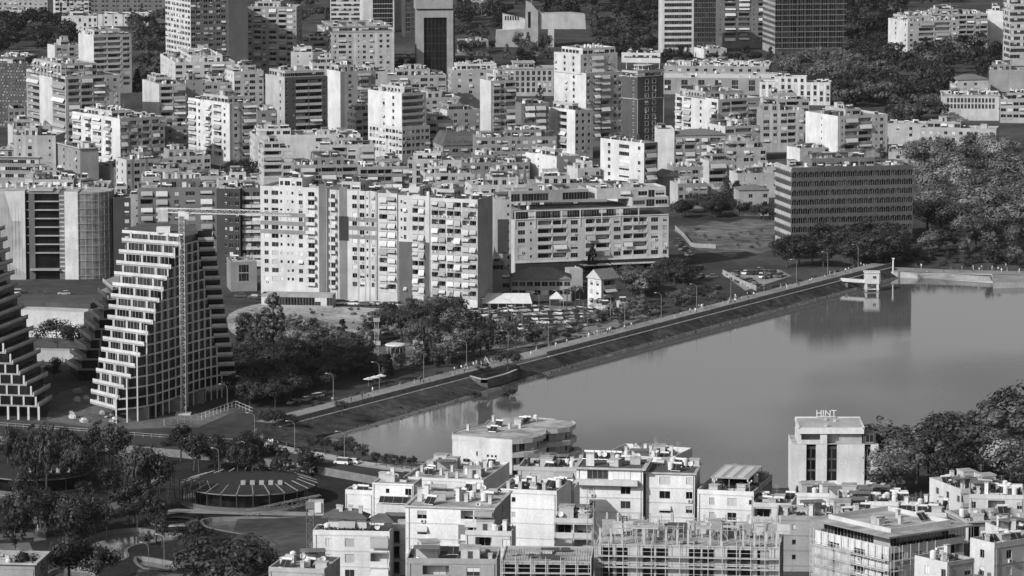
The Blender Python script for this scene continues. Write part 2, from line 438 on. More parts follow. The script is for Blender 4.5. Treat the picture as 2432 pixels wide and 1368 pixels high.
def B(label, cx, ytop, N, wf, ws, th, front, side, t=.66, ts=None, cat='building', name='apartment_building', dep=None, fh=3.1, gh=3.6,
      par=.9, clut=None, st=None, zr=None, zb=GZ, far=None, roof=None, roofm=None, eave=0, shut=.32, awn=.28, ac=.22, bst='solid', bm=None, group=None, which=None, rh=3.0, back=None):
    NB[0] += 1
    h = N*fh+gh+par
    ztop = zr if zr is not None else zb+h
    if zr is not None: gh = max(.2, zr-zb-N*fh-par)
    o, L, D = place(cx, ytop, ztop, wf, ws, th, dep)
    D = min(D, 60)
    s = scale_at((o.x, o.y, ztop))
    b = Bld(name, label, cat, (o.x, o.y, zb), R(th), NB[0]*17+3, far=(s < 4.0) if far is None else far, group=group)
    b.shut, b.awn, b.ac, b.bstyle, b.bm = shut, awn, ac, bst, bm
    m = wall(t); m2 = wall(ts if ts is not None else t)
    rq0 = random.Random(NB[0]*5+2)
    if zr is None and t > .3:
        if rq0.random() < .3: b.pier = wall(t*rq0.choice((.5, .65, 1.2)))
        if bm is None and rq0.random() < .45: b.bm = wall(min(.74, t*rq0.choice((.6, .75, 1.25, 1.3))))
    cl = int(L*D/24) if clut is None else int(clut*1.7)
    cl0 = 0 if roof else cl
    wh = which or ('L' if th >= 0 else 'R')
    rq_ = random.Random(NB[0]*7+1)
    if st is None and roof is None and N >= 3 and zr is None and cl > 4 and L > 9 and D > 9:
        st = []
        a = rq_.uniform(.02, .4); st.append((a, min(.97, a+rq_.uniform(.3, .55)), rq_.uniform(.08, .3), rq_.uniform(.75, .95), 1, rq_.choice(('v', 'wv', 'gg', 'd.')), rq_.choice(('w', 'v', '_')), max(.1, min(.72, t+rq_.uniform(-.1, .12)))))
    zt = b.vol(0, 0, L, D, 0, gh, N, fh, front, side, m, m2, wh, back, roofm, par, cl0, eave)
    for k in (st or []):
        fx0, fx1, fy0, fy1, n2, f2, s2 = k[:7]; t2 = wall(k[7]) if len(k) > 7 else m
        zt = b.vol(L*fx0, D*fy0, L*(fx1-fx0), D*(fy1-fy0), zt-par+.01, zt-par+.15, n2, fh*.95, f2, s2, t2, t2, wh, None, roofm, .6, max(2, cl//2), eave)
    if roof == 'hip': b.hip(0, 0, L, D, zt+.02, rh)
    elif roof == 'gable': b.hip(0, 0, L, D, zt+.02, rh, gable=True)
    b.L, b.D, b.zt, b.gh, b.fh, b.s = L, D, zt, gh, fh, s
    if zr is not None and roof is None:
        for i in range(1, N+1):
            q = MB(); z = gh+i*fh; q.box(-.06, L+.06, -.07, -.004, z-.14, z+.06, wall(t*.8)); obj('string_course', q.mesh('string_course'), b.o)
        for x in (L*.04, L*.97):
            q = MB(); q.bar((x, -.14, .5), (x, -.14, gh+N*fh), .06, METAL, 6); obj('drain_pipe', q.mesh('drain_pipe'), b.o)
        if name != 'construction_building':
            for j in range(4+int(L*D/22)):
                k = rq_.choice(('chimney', 'chimney', 'water_tank', 'solar_heater', 'roof_box', 'satellite_dish', 'antenna', 'planter', 'tall_chimney', 'tall_chimney', 'air_conditioner', 'steel_tank'))
                if L > 5 and D > 5: b.clut.append((k, (rq_.uniform(1.2, L-1.2), rq_.uniform(1.5 if not st else D*.6, D-1.2), zt-par), rq_.uniform(-.5, .3)))
    return b
def BB(*a, **k):
    b = B(*a, **k); b.done(); return b
# ------------------------------------------------------------------ the ground, with the lake and the ponds cut out
def area2(p): return sum(p[i].x*p[(i+1) % len(p)].y-p[(i+1) % len(p)].x*p[i].y for i in range(len(p)))
def offset_poly(p, d):
    """grow polygon outward by d"""
    s = 1 if area2(p) > 0 else -1; out = []; n = len(p)
    for i in range(n):
        a, b, c = p[i-1], p[i], p[(i+1) % n]
        e1, e2 = (b-a), (c-b); e1.z = e2.z = 0
        n1 = Vector((e1.y, -e1.x, 0)).normalized()*s; n2 = Vector((e2.y, -e2.x, 0)).normalized()*s
        m = (n1+n2)
        m = m.normalized() if m.length > .1 else n1
        out.append(Vector((b.x+m.x*d, b.y+m.y*d, b.z)))
    return out
def smooth(pts, k=4):
    out = []; n = len(pts)
    for i in range(n):
        p0, p1, p2, p3 = [Vector(pts[(i+j-1) % n]) for j in range(4)]
        for q in range(k):
            t = q/k; out.append(.5*((2*p1)+(p2-p0)*t+(2*p0-5*p1+4*p2-p3)*t*t+(3*p1-p0-3*p2+p3)*t**3))
    return out
DA, DB = W(664, 1014, 3.0), W(2122, 634, 3.0)
DD = (DB-DA); DLEN = DD.length; DD.normalize(); DN = Vector((DD.y, -DD.x, 0))       # DN points to the lake
def dam(t, off, z): p = DA+DD*(t*DLEN)+DN*off; return Vector((p.x, p.y, z))
shore_near = [W(x, y, 0) for x, y in ((762, 1050), (792, 1067), (830, 1079), (880, 1092), (950, 1104), (1060, 1112), (1300, 1133), (1600, 1156), (1880, 1180), (2060, 1165), (2170, 1120), (2330, 1050), (2470, 985), (2800, 880))]
shore_far = [W(x, y, 0) for x, y in ((3300, 760), (3000, 690), (2500, 668), (2361, 668.5), (2358, 671), (2200, 662), (2124, 656))]
lake_w = shore_near+shore_far
hole = offset_poly(lake_w, 2.2)
damline = [dam(t, -3, 2) for t in (1.0, .75, .5, .25, 0.0)]
lake_hole = [Vector((p.x, p.y, GZ)) for p in hole]+damline
ponds_px = [
    [(196, 1300), (214, 1276), (262, 1262), (330, 1256), (392, 1266), (440, 1268), (478, 1262), (470, 1274), (400, 1284), (330, 1292), (296, 1306), (300, 1324), (262, 1336), (215, 1326)],
    [(486, 1234), (560, 1229), (660, 1230), (748, 1234), (748, 1300), (690, 1306), (630, 1302), (604, 1274), (540, 1262), (492, 1250)],
    [(325, 1324), (380, 1330), (440, 1343), (420, 1352), (345, 1350)],
    [(470, 1352), (560, 1346), (590, 1366), (575, 1400), (450, 1400)],
    [(118, 1360), (170, 1348), (222, 1360), (215, 1400), (110, 1400)]]
ponds = [smooth([W(x, y, GZ) for x, y in p], 3) for p in ponds_px]
outer = [Vector(p) for p in ((-1500, 300, GZ), (1500, 300, GZ), (3500, 12000, GZ), (-3500, 12000, GZ))]
gm = MB()
MG = ground('city_ground', .075, [(.02, .5, (1, 1, 1)), (.3, .35, (1, 1, 1)), (2, .2, (1, 1, 1))], bump=.2)
MGRASS = ground('lawn', .032, [(.06, .45, (1, 1, 1)), (1.2, .4, (1, 1, 1))], bump=.6)  # kept dark: the shadow over the park is put into its colour
MDRY = ground('dry_meadow', .4, [(.05, .5, (1, 1, 1)), (.5, .5, (1, 1, 1)), (3, .3, (1, 1, 1))], bump=.6)
MEARTH = ground('bare_earth', .15, [(.05, .5, (1, 1, 1)), (.6, .4, (1, 1, 1))], bump=.4)
MASPH = ground('asphalt', .055, [(.08, .3, (1, 1, 1)), (1.5, .2, (1, 1, 1))])
MPAVE = ground('pavement', .26, [(.1, .25, (1, 1, 1)), (1.5, .2, (1, 1, 1))])
MPATH = ground('park_path', .13, [(.1, .3, (1, 1, 1)), (1.5, .2, (1, 1, 1))])
MSLOPE = ground('dam_grass', .07, [(.05, .6, (1, 1, 1)), (.35, .6, (1, 1, 1)), (2, .5, (1, 1, 1))], bump=.5)
polys = [outer, lake_hole]+ponds
tri = geometry.tessellate_polygon(polys); allv = [v for p in polys for v in p]
gm.v = [tuple(v) for v in allv]
for a, b, c in tri:
    n = (allv[b]-allv[a]).cross(allv[c]-allv[a]); gm.f.append((a, b, c) if n.z > 0 else (a, c, b)); gm.m.append(0)
gm.mats = [MG]
struct('ground', gm.mesh('ground'))
def skirt(top, bot, m):
    b = MB(); n = len(top)
    for i in range(n):
        j = (i+1) % n; b.face([top[i], top[j], bot[j], bot[i]], m)
    return b
sk = MB()
ins = offset_poly(lake_w, -.6)
for i in range(len(lake_w)-1):
    a, b = lake_hole[i], lake_hole[i+1]; c, d = ins[i+1], ins[i]
    sk.face([a, b, (c.x, c.y, -.6), (d.x, d.y, -.6)], MPAVE if i > 13 else MEARTH)
struct('shore_bank', sk.mesh('shore_bank'))
# water
def watermat(name, sc, st, rough):
    m, nt, b = _mat(name)
    b.inputs['Base Color'].default_value = grey(.10); b.inputs['Roughness'].default_value = rough
    b.inputs['IOR'].default_value = 2.7; b.inputs['Specular IOR Level'].default_value = .5
    tc = nt.nodes.new('ShaderNodeTexCoord'); bp = nt.nodes.new('ShaderNodeBump'); bp.inputs['Distance'].default_value = 1.0
    n1 = nt.nodes.new('ShaderNodeTexNoise'); n1.inputs['Scale'].default_value = sc; n1.inputs['Detail'].default_value = 4
    mp = nt.nodes.new('ShaderNodeMapping'); mp.inputs['Scale'].default_value = (.6, 1.4, 1)
    nt.links.new(tc.outputs['Object'], mp.inputs[0]); nt.links.new(mp.outputs[0], n1.inputs['Vector'])
    # wind patches: ripples stronger in some areas
    n2 = nt.nodes.new('ShaderNodeTexNoise'); n2.inputs['Scale'].default_value = .006; n2.inputs['Detail'].default_value = 3
    mp2 = nt.nodes.new('ShaderNodeMapping'); mp2.inputs['Scale'].default_value = (1, .55, 1)
    nt.links.new(tc.outputs['Object'], mp2.inputs[0]); nt.links.new(mp2.outputs[0], n2.inputs['Vector'])
    r = nt.nodes.new('ShaderNodeMapRange'); r.inputs[1].default_value = .42; r.inputs[2].default_value = .62; r.inputs[3].default_value = st*.08; r.inputs[4].default_value = st
    sx = nt.nodes.new('ShaderNodeSeparateXYZ'); nt.links.new(tc.outputs['Object'], sx.inputs[0])
    gx = nt.nodes.new('ShaderNodeMapRange'); gx.inputs[1].default_value = -20; gx.inputs[2].default_value = 150; gx.inputs[3].default_value = -.16; gx.inputs[4].default_value = .2
    nt.links.new(sx.outputs[0], gx.inputs[0]); ad = nt.nodes.new('ShaderNodeMath'); ad.operation = 'ADD'
    gy = nt.nodes.new('ShaderNodeMapRange'); gy.inputs[1].default_value = 1420; gy.inputs[2].default_value = 1160; gy.inputs[3].default_value = -.34; gy.inputs[4].default_value = .16
    nt.links.new(sx.outputs[1], gy.inputs[0]); ad2 = nt.nodes.new('ShaderNodeMath'); ad2.operation = 'ADD'
    nt.links.new(n2.outputs[0], ad.inputs[0]); nt.links.new(gx.outputs[0], ad.inputs[1]); nt.links.new(ad.outputs[0], ad2.inputs[0]); nt.links.new(gy.outputs[0], ad2.inputs[1])
    nt.links.new(ad2.outputs[0], r.inputs[0]); nt.links.new(r.outputs[0], bp.inputs['Strength'])
    rg = nt.nodes.new('ShaderNodeMapRange'); rg.inputs[1].default_value = .40; rg.inputs[2].default_value = .72; rg.inputs[3].default_value = rough; rg.inputs[4].default_value = rough+.38
    nt.links.new(ad2.outputs[0], rg.inputs[0]); nt.links.new(rg.outputs[0], b.inputs['Roughness'])
    nt.links.new(n1.outputs[0], bp.inputs['Height']); nt.links.new(bp.outputs[0], b.inputs['Normal'])
    return m
lk = MB(); MWATER = watermat('lake_water', .9, .13, .012)
pl = [offset_poly(lake_w, 1.0)[i] for i in range(len(lake_w))]+[dam(1, 0, 0), dam(0, 0, 0)]
for t in geometry.tessellate_polygon([[Vector((p.x, p.y, 0)) for p in pl]]): lk.face([(pl[i].x, pl[i].y, 0) for i in t], MWATER)
bmx = bmesh.new(); me = lk.mesh('lake'); bmx.from_mesh(me); bmesh.ops.remove_doubles(bmx, verts=bmx.verts, dist=.001); bmesh.ops.recalc_face_normals(bmx, faces=bmx.faces)
if sum(f.normal.z for f in bmx.faces) < 0: bmesh.ops.reverse_faces(bmx, faces=bmx.faces)
bmx.to_mesh(me); bmx.free(); struct('lake', me)
MPOND = watermat('pond_water', 1.2, .02, .03)
for p in ponds:
    b = MB()
    q = offset_poly(p, .3)
    b.prism([(v.x, v.y) for v in q], .9, 1.1, MPOND); struct('pond', b.mesh('pond'))
    k = MB(); i_ = offset_poly(p, -.15); o_ = offset_poly(p, .75)
    for i in range(len(p)):
        j = (i+1) % len(p)
        k.face([(p[i].x, p[i].y, GZ+.18), (p[j].x, p[j].y, GZ+.18), (i_[j].x, i_[j].y, .8), (i_[i].x, i_[i].y, .8)], CONCD)
        k.face([(o_[i].x, o_[i].y, GZ+.18), (o_[j].x, o_[j].y, GZ+.18), (p[j].x, p[j].y, GZ+.18), (p[i].x, p[i].y, GZ+.18)], MPATH)
        k.face([(o_[i].x, o_[i].y, GZ-.1), (o_[j].x, o_[j].y, GZ-.1), (o_[j].x, o_[j].y, GZ+.18), (o_[i].x, o_[i].y, GZ+.18)], CONCD)
    struct('pond_edge', k.mesh('pond_edge'))
# level sheets
SH = [0]
def sheet(name, px, m, z=None, sm=0, holes=()):
    SH[0] += 1; z = GZ+.004*SH[0] if z is None else z
    pts = [W(x, y, z) for x, y in px]
    if sm: pts = smooth(pts, sm)
    ps = [pts]+[[Vector((v.x, v.y, z)) for v in h] for h in holes]
    al = [v for p in ps for v in p]; b = MB(); b.v = [tuple(v) for v in al]; b.mats = [m]
    for a, c, d in geometry.tessellate_polygon(ps):
        n = (al[c]-al[a]).cross(al[d]-al[a]); b.f.append((a, c, d) if n.z > 0 else (a, d, c)); b.m.append(0)
    return struct(name, b.mesh(name))
sheet('park_lawn', [(-250, 1050), (300, 1066), (620, 1092), (800, 1120), (960, 1150), (960, 1500), (-250, 1500)], MGRASS, holes=[offset_poly(p, .05) for p in ponds])
sheet('meadow', [(545, 745), (640, 718), (800, 722), (1010, 735), (1000, 778), (900, 800), (760, 815), (620, 810), (550, 790)], MDRY, sm=3)
sheet('vacant_lot', [(1600, 548), (1618, 534), (1650, 537), (1690, 524), (1730, 530), (1770, 519), (1838, 522), (1846, 548), (1832, 566), (1848, 590), (1800, 603), (1770, 596), (1740, 612), (1690, 600), (1655, 592), (1636, 574)], ground('vacant_soil', .17, [(.03, .6, (1, 1, 1)), (.25, .6, (1, 1, 1)), (2, .4, (1, 1, 1))], bump=.5))
sheet('parking_lot', [(1085, 735), (1240, 722), (1500, 735), (1540, 752), (1400, 800), (1230, 812), (1110, 790)], ground('parking_asphalt', .2, [(.1, .3, (1, 1, 1))]))
sheet('verge', [(560, 800), (760, 812), (1000, 780), (1090, 790), (1110, 820), (900, 880), (700, 940), (560, 960)], MGRASS)
sheet('gravel_yard', [(880, 830), (960, 800), (1100, 770), (1130, 800), (1250, 800), (1380, 795), (1300, 815), (1120, 845), (960, 878), (890, 880)], ground('gravel', .2, [(.06, .6, (1, 1, 1)), (.5, .4, (1, 1, 1))]))
sheet('street', [(560, 702), (640, 700), (900, 716), (1150, 724), (1150, 738), (900, 732), (640, 720), (540, 716)], MASPH)
sheet('street', [(1590, 610), (1700, 622), (1745, 690), (1850, 650), (1880, 662), (1700, 712), (1640, 690), (1600, 640)], MASPH)
sheet('parking_lot', [(1712, 648), (1850, 640), (1880, 655), (1770, 690)], MPAVE)
sheet('construction_yard', [(120, 940), (200, 915), (300, 990), (470, 985), (575, 940), (600, 960), (470, 1015), (250, 1020), (110, 1000)], MEARTH)
sheet('dam_side_street', [(560, 985), (700, 945), (800, 905), (930, 880), (1100, 842), (1110, 850), (940, 905), (800, 945), (690, 1000), (600, 1040), (560, 1030)], MASPH)
# park paths
sheet('path', [(-20, 1172), (50, 1180), (105, 1196), (175, 1200), (175, 1206), (100, 1204), (60, 1206), (-20, 1194)], MPATH)
sheet('path', [(66, 1216), (88, 1216), (112, 1252), (108, 1282), (80, 1286), (84, 1250)], MPATH)
sheet('path', [(-20, 1270), (80, 1264), (84, 1276), (-20, 1284)], MPATH)
sheet('path', [(208, 1212), (250, 1200), (300, 1182), (325, 1170), (335, 1178), (300, 1198), (260, 1216), (215, 1226)], MPATH)
sheet('path', [(330, 1352), (450, 1366), (450, 1400), (300, 1400)], MPATH)
sheet('path', [(-20, 1292), (70, 1288), (80, 1312), (-20, 1318)], MPATH)
# ------------------------------------------------------------------ the dam: lake slope, ledge, wall, promenade
runs = [(0, 15), (.07, 14), (.18, 12), (.28, 9.6), (.4, 6.5), (.5, 5.5), (1, 5.5)]
def run(t):
    for (a, x), (b, y) in zip(runs, runs[1:]):
        if a <= t <= b: return x+(y-x)*(t-a)/(b-a)
    return 5.5
dm = MB(); NS = 60
rr = random.Random(4)
sta = []
for i in range(NS+1):
    t = i/NS; r_ = run(t)
    ring = [dam(t, -13, 1.6), dam(t, -8.5, 3.9), dam(t, -.9, 3.9), dam(t, -.9, 3.0), dam(t, .05, 3.0)]
    for j in range(1, 5):
        k = j/4; ring.append(dam(t, r_*.86*k, 3.0-2.5*k+rr.uniform(-.1, .1)))
    ring += [dam(t, r_*.9, .45), dam(t, r_+.5, -.7)]
    sta.append(ring)
mts = [MGRASS, MPAVE, CONC, CONC, MSLOPE, MSLOPE, MSLOPE, MSLOPE, CONCD, CONCD]
for a, b in zip(sta, sta[1:]):
    for j in range(len(a)-1): dm.face([a[j], a[j+1], b[j+1], b[j]], mts[j])
e = sta[0]
dm.face(list(reversed(e)), MSLOPE)
dam_o = struct('dam', dm.mesh('dam'))
pw = MB()
for i in range(48):
    t0, t1 = i/48+.0004, (i+1)/48-.0004
    if .285 < (t0+t1)/2 < .385: continue
    b = MB(); a = dam(t0, -.9, 0); c = dam(t1, -.9, 0)
    q = [dam(t0, -.95, 0), dam(t1, -.95, 0), dam(t1, -.62, 0), dam(t0, -.62, 0)]
    b.prism([(v.x, v.y) for v in q], 3.0, 4.55, CONCD); obj('wall_panel', b.mesh('wall_panel'), dam_o)
    b = MB(); q = [dam(t0, -.3, 0), dam(t1, -.3, 0), dam(t1, .3, 0), dam(t0, .3, 0)]
    b.prism([(v.x, v.y) for v in q], 2.9, 3.16, flat('pale_kerb', .5, .9)); obj('kerb', b.mesh('kerb'), dam_o)
# embankment fan at the near end of the dam
fan = MB()
tip = [W(x, y, z) for x, y, z in ((691, 1010, 3), (640, 1012, 3.2), (610, 1030, 3.5), (660, 1048, 3.2), (720, 1062, 3.), (775, 1072, 2.6), (800, 1070, 1.2), (768, 1053, -.2), (792, 1038, -.2), (830, 1024, -.2))]
c = W(720, 1040, 1.5)
cc = W(726, 1036, 2.4)
for i in range(len(tip)): fan.face([cc, tip[i], tip[(i+1) % len(tip)]], MSLOPE)
struct('embankment', fan.mesh('embankment'))
# lakeside road on its retaining wall
up = [(-60, 1010), (150, 1022), (300, 1034), (420, 1043), (560, 1051), (640, 1066), (740, 1082), (860, 1106), (960, 1120), (1100, 1136)]
lo = [(1100, 1160), (900, 1133), (760, 1108), (640, 1090), (540, 1079), (420, 1068), (300, 1057), (150, 1043), (-60, 1033)]
rd = MB(); rd.prism([(W(x, y, 4.2).x, W(x, y, 4.2).y) for x, y in up+lo], .5, 4.2, CONCD, top=MASPH)
struct('road', rd.mesh('road'))
# kerb, promenade and lane line on the road
def ribbon(name, pts, w, z, h, m, kind='structure', cl=False):
    b = MB(); P = [W(x, y, z) for x, y in pts]
    for i in range(len(P)-1):
        d = (P[i+1]-P[i]).normalized(); n = Vector((-d.y, d.x, 0))*w/2
        q = [P[i]-n, P[i]+n, P[i+1]+n, P[i+1]-n]
        b.prism([(v.x, v.y) for v in q], z-.05, z+h, m)
    o = struct(name, b.mesh(name), kind); return o
sheet('promenade', [(640, 1052), (690, 1062), (760, 1074), (880, 1098), (1060, 1116), (1060, 1128), (960, 1119), (860, 1105), (740, 1081), (640, 1065), (560, 1050), (585, 1040)], ground('promenade_paving', .4, [(.2, .2, (1, 1, 1))]), z=4.23)
ribbon('kerb', [(560, 1052), (640, 1067), (740, 1083), (860, 1107), (960, 1121)], .4, 4.24, .12, MPAVE)
pr = MB(); prp = [(585, 1040), (640, 1052), (690, 1062), (760, 1074), (880, 1098), (1060, 1116), (1060, 1130), (880, 1112), (640, 1066)]
pr.prism([(W(x, y, 4.2).x, W(x, y, 4.2).y) for x, y in prp], .4, 4.19, CONCD); struct('promenade_base', pr.mesh('promenade_base'))
# foreground hillside (the near buildings stand on it, out of sight behind their own roofs)
hs = MB(); hx = [-70+15*i for i in range(26)]; hy = [640+22*i for i in range(22)]
def hz(x, y):
    f = max(0, min(1, (1075-y)/330)); e = max(0, min(1, (x+75)/40))
    return GZ-.6+46*f*e*f**.2
for i in range(len(hx)-1):
    for j in range(len(hy)-1):
        q = [(hx[i], hy[j]), (hx[i+1], hy[j]), (hx[i+1], hy[j+1]), (hx[i], hy[j+1])]
        hs.face([(x, y, hz(x, y)) for x, y in q], MG)
struct('hillside', hs.mesh('hillside'))

# stones and weeds along the water line of the dam
rk = MB(); rr = random.Random(5)
for i in range(350):
    t_ = rr.uniform(0, 1); f = rr.uniform(.78, 1.06); r_ = run(t_); z = (3.0-2.9*f)
    p = dam(t_, r_*f, max(-.1, z)); s_ = rr.uniform(.1, .3); m = rr.choice((CONCD, MSLOPE))
    rk.prism([(p.x-s_, p.y), (p.x-s_*.2, p.y-s_*.8), (p.x+s_, p.y-s_*.3), (p.x+s_*.6, p.y+s_*.7)], p.z-.3, p.z+s_*.6, m)
st_ = struct('waterline_stones', rk.mesh('waterline_stones'), 'stuff')
# ------------------------------------------------------------------ the town, back rows first
# --- top left
BB('long grey office block with window rows in the top left corner', -20, -42, 7, 132, 0, 4, '.w', None, .45, dep=16, clut=6)
BB('white gridded block above the dark trees at the upper left', 130, -30, 6, 86, 12, 12, 'vG', 'w.', .7, dep=16, name='office_building')
BB('dark flat-fronted block left of the tall brick tower', 394, -26, 6, 178, 0, -2, 'g.g_', None, .16, dep=20, shut=0, ac=0, awn=0, name='office_building')
BB('white villa with tall arched windows behind the dark tree clump', 146, 38, 3, 84, 8, 6, '.d', '.d', .7, dep=14, name='villa', gh=1)
BB('low white flat-roofed hall at the far left edge', 8, 24, 2, 66, 6, 5, '._w', None, .66, dep=20, gh=1)
BB('low white hall between the dark trees and the brick tower', 352, 34, 2, 120, 8, -4, '_.w', None, .6, dep=22, gh=1)
# tall tower with the bright side
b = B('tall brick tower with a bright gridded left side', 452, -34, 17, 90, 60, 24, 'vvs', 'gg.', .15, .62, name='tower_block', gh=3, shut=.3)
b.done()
BB('dark narrow slab tower right of the brick tower', 542, -30, 17, 46, 3, 8, '_:', None, .09, dep=16, name='tower_block')
BB('pale grey tower block with balcony columns and flat top', 704, 16, 12, 118, 10, -6, '!w:lw::l::lvs', 'w.', .36, dep=20, name='tower_block', clut=14, awn=.35, shut=.35)
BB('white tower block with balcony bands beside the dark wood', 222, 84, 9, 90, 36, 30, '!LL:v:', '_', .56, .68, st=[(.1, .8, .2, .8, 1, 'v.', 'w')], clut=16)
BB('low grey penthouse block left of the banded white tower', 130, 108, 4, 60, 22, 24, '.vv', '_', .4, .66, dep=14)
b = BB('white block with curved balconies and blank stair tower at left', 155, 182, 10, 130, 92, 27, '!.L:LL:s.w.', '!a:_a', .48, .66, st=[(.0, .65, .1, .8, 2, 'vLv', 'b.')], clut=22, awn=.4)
dfp = B('dark facade of small square relief panels at the left edge', 108, 152, 9, 150, 12, -14, None, None, .085, dep=26, name='office_building', roofm=ROOFD)
rp = MB(); rr = random.Random(14); nx = int(dfp.L/1.5); nz = int((dfp.zt-2)/1.5)
for i in range(nx):
    for j in range(nz):
        if rr.random() < .8:
            x, z = .2+dfp.L*(i+(.5 if j % 2 else 0))/(nx+.6), 1+(dfp.zt-2)*j/nz; a = rr.uniform(.45, .7)
            rp.box(x, x+a*1.3, -rr.uniform(.15, .45), -.005, z, z+a, wall(rr.choice((.1, .16, .3, .36))))
o = obj('relief_panels', rp.mesh('relief_panels'), dfp.o); o['kind'] = 'stuff'
dfp.done()
BB('white rooftop pavilion with dark glazed front at the left', 66, 132, 2, 60, 12, -10, 'GG', None, .6, dep=12, gh=20, name='pavilion')
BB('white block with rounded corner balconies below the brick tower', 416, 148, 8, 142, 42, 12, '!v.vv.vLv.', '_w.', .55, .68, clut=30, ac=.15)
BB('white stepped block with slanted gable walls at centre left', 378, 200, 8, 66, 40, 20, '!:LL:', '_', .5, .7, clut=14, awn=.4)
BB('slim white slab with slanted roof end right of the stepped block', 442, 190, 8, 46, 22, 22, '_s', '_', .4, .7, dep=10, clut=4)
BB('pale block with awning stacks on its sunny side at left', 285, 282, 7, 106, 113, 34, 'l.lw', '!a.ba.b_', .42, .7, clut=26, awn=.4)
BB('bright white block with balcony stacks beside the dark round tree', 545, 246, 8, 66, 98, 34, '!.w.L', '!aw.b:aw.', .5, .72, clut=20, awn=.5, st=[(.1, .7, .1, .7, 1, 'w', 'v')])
BB('grey block with plain wall and water tanks at the left edge', 132, 322, 6, 100, 12, -8, '!.s.w._s.', None, .36, dep=16, clut=12)
BB('low broad block with a dark glazed top floor at the left edge', 92, 372, 3, 120, 10, -6, 'gg', None, .32, dep=18, eave=.8, clut=6)
BB('sandy block with a plain windowless end under a dark roof', 190, 352, 5, 44, 54, 26, '_', '!.wsw', .36, .33, roofm=ROOFD, clut=5, eave=.7)
BB('white low wall block with solar heaters in front of the sandy block', 266, 398, 2, 130, 44, 25, '.w', '_', .5, .72, clut=26)
BB('small grey block with dark lean-to roof between the pale blocks', 392, 300, 5, 54, 6, 12, '.w', None, .2, dep=12, roofm=ROOFD)
BB('grey low block with rooftop garden left of the dark round tree', 400, 372, 4, 100, 20, 18, 'w.v', 'w', .42, clut=18, dep=14)
# --- upper centre
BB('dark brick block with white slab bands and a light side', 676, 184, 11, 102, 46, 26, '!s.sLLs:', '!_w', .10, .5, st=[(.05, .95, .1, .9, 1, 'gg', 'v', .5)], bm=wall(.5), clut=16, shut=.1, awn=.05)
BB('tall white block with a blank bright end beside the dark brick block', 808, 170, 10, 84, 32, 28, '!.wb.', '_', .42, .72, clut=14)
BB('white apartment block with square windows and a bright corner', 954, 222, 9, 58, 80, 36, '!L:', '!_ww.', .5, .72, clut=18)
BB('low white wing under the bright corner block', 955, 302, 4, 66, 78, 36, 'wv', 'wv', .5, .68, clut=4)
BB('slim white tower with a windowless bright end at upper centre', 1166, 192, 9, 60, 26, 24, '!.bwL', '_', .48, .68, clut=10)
BB('dark apartment block with pale awnings right of the slim tower', 1238, 246, 7, 66, 14, 18, '!.aa.', '_', .2, clut=8, awn=.95)
BB('stepped white block with wide windows below the dark glass bank', 786, 76, 7, 150, 60, 10, '!wvw.sww.ww.', 'vL', .52, .66, clut=20, st=[(.05, .98, .1, .9, 1, 'gg', 'v', .25)], eave=.3)
BB('white terrace block with roof plants in front of the stepped block', 722, 98, 5, 128, 26, 14, '!_LLL', '_w', .58, .7, clut=26, dep=16)
BB('low white box with plain walls left of the terrace block', 694, 124, 4, 84, 10, 8, '_s_', None, .7, dep=14, clut=5, roofm=ROOFD)
BB('grey-white block with long balcony strips at upper centre', 880, 180, 6, 180, 20, 10, '!vv.vb.vvw.v', 'w', .42, .6, clut=30, dep=18)
BB('broad low podium with a dark recessed band below the bank towers', 850, 136, 2, 320, 30, 8, 'GG', 'w', .2, .6, clut=18, dep=24, gh=1, roofm=ROOF)
BB('white crowned penthouse over a grey block at upper centre', 1074, 166, 6, 126, 14, 8, '!.w.w.ww.w', 'w', .42, clut=18, dep=18, st=[(.1, .85, .2, .8, 1, 'wv', 'w', .66)])
BB('white house cluster with dark tiled slope above the mansard block', 1012, 232, 5, 80, 18, 20, 'w.v', 'w', .5, .68, clut=16, dep=16)
BB('low white block with a dark flat roof left of the slim tower', 1062, 262, 4, 78, 30, 22, '_w', '_', .3, .68, clut=10, dep=14, roofm=ROOFD)
BB('tall grey glazed stairwell block among the upper centre roofs', 870, 170, 8, 50, 12, 14, '!GG_', '_', .5, dep=12, clut=8)
BB('small white block with roof terraces right of the tall white end', 845, 262, 5, 44, 22, 22, 'vL', 'w', .5, .7, clut=6, dep=12)
# mansard block
b = B('dark mansard-roofed block with rows of dormer windows', 1052, 346, 3, 106, 36, 14, 'v.', 'v.', .2, .3, clut=0, dep=20)
zz = b.zt; rf = b.roof; L, D = b.L, b.D
o = [(-.4, -.4, zz), (L+.4, -.4, zz), (L+.4, D, zz), (-.4, D, zz)]; i2 = [(2.4, 3, zz+5.5), (L-2.4, 3, zz+5.5), (L-2.4, D-3, zz+5.5), (2.4, D-3, zz+5.5)]
for a in range(4):
    c2 = (a+1) % 4; rf.face([o[a], o[c2], i2[c2], i2[a]], ROOFD)
rf.face(i2, ROOFD)
for r_ in range(2):
    for j in range(7):
        x = 3+(L-6)*j/6; b.add('dormer_window', win_mesh(1.2, 1.2, 'lite'), (x, .4+r_*1.65, zz+.7+r_*2.5), 0)
for j in range(9): b.clut.append((random.Random(j).choice(CLK), (3.5+(L-7)*j/8, D/2+(j % 3-1)*2, zz+5.5), 0))
b.done()
BB('long dull apartment row with cluttered roof right of the mansard block', 1130, 326, 5, 192, 10, 6, 'wv.w', None, .24, clut=34, dep=14, awn=.3)
BB('low terraced white block with a parapet wall at centre left', 606, 322, 4, 250, 20, 10, '!_w.__v.w_', 'w', .64, clut=34, dep=22)
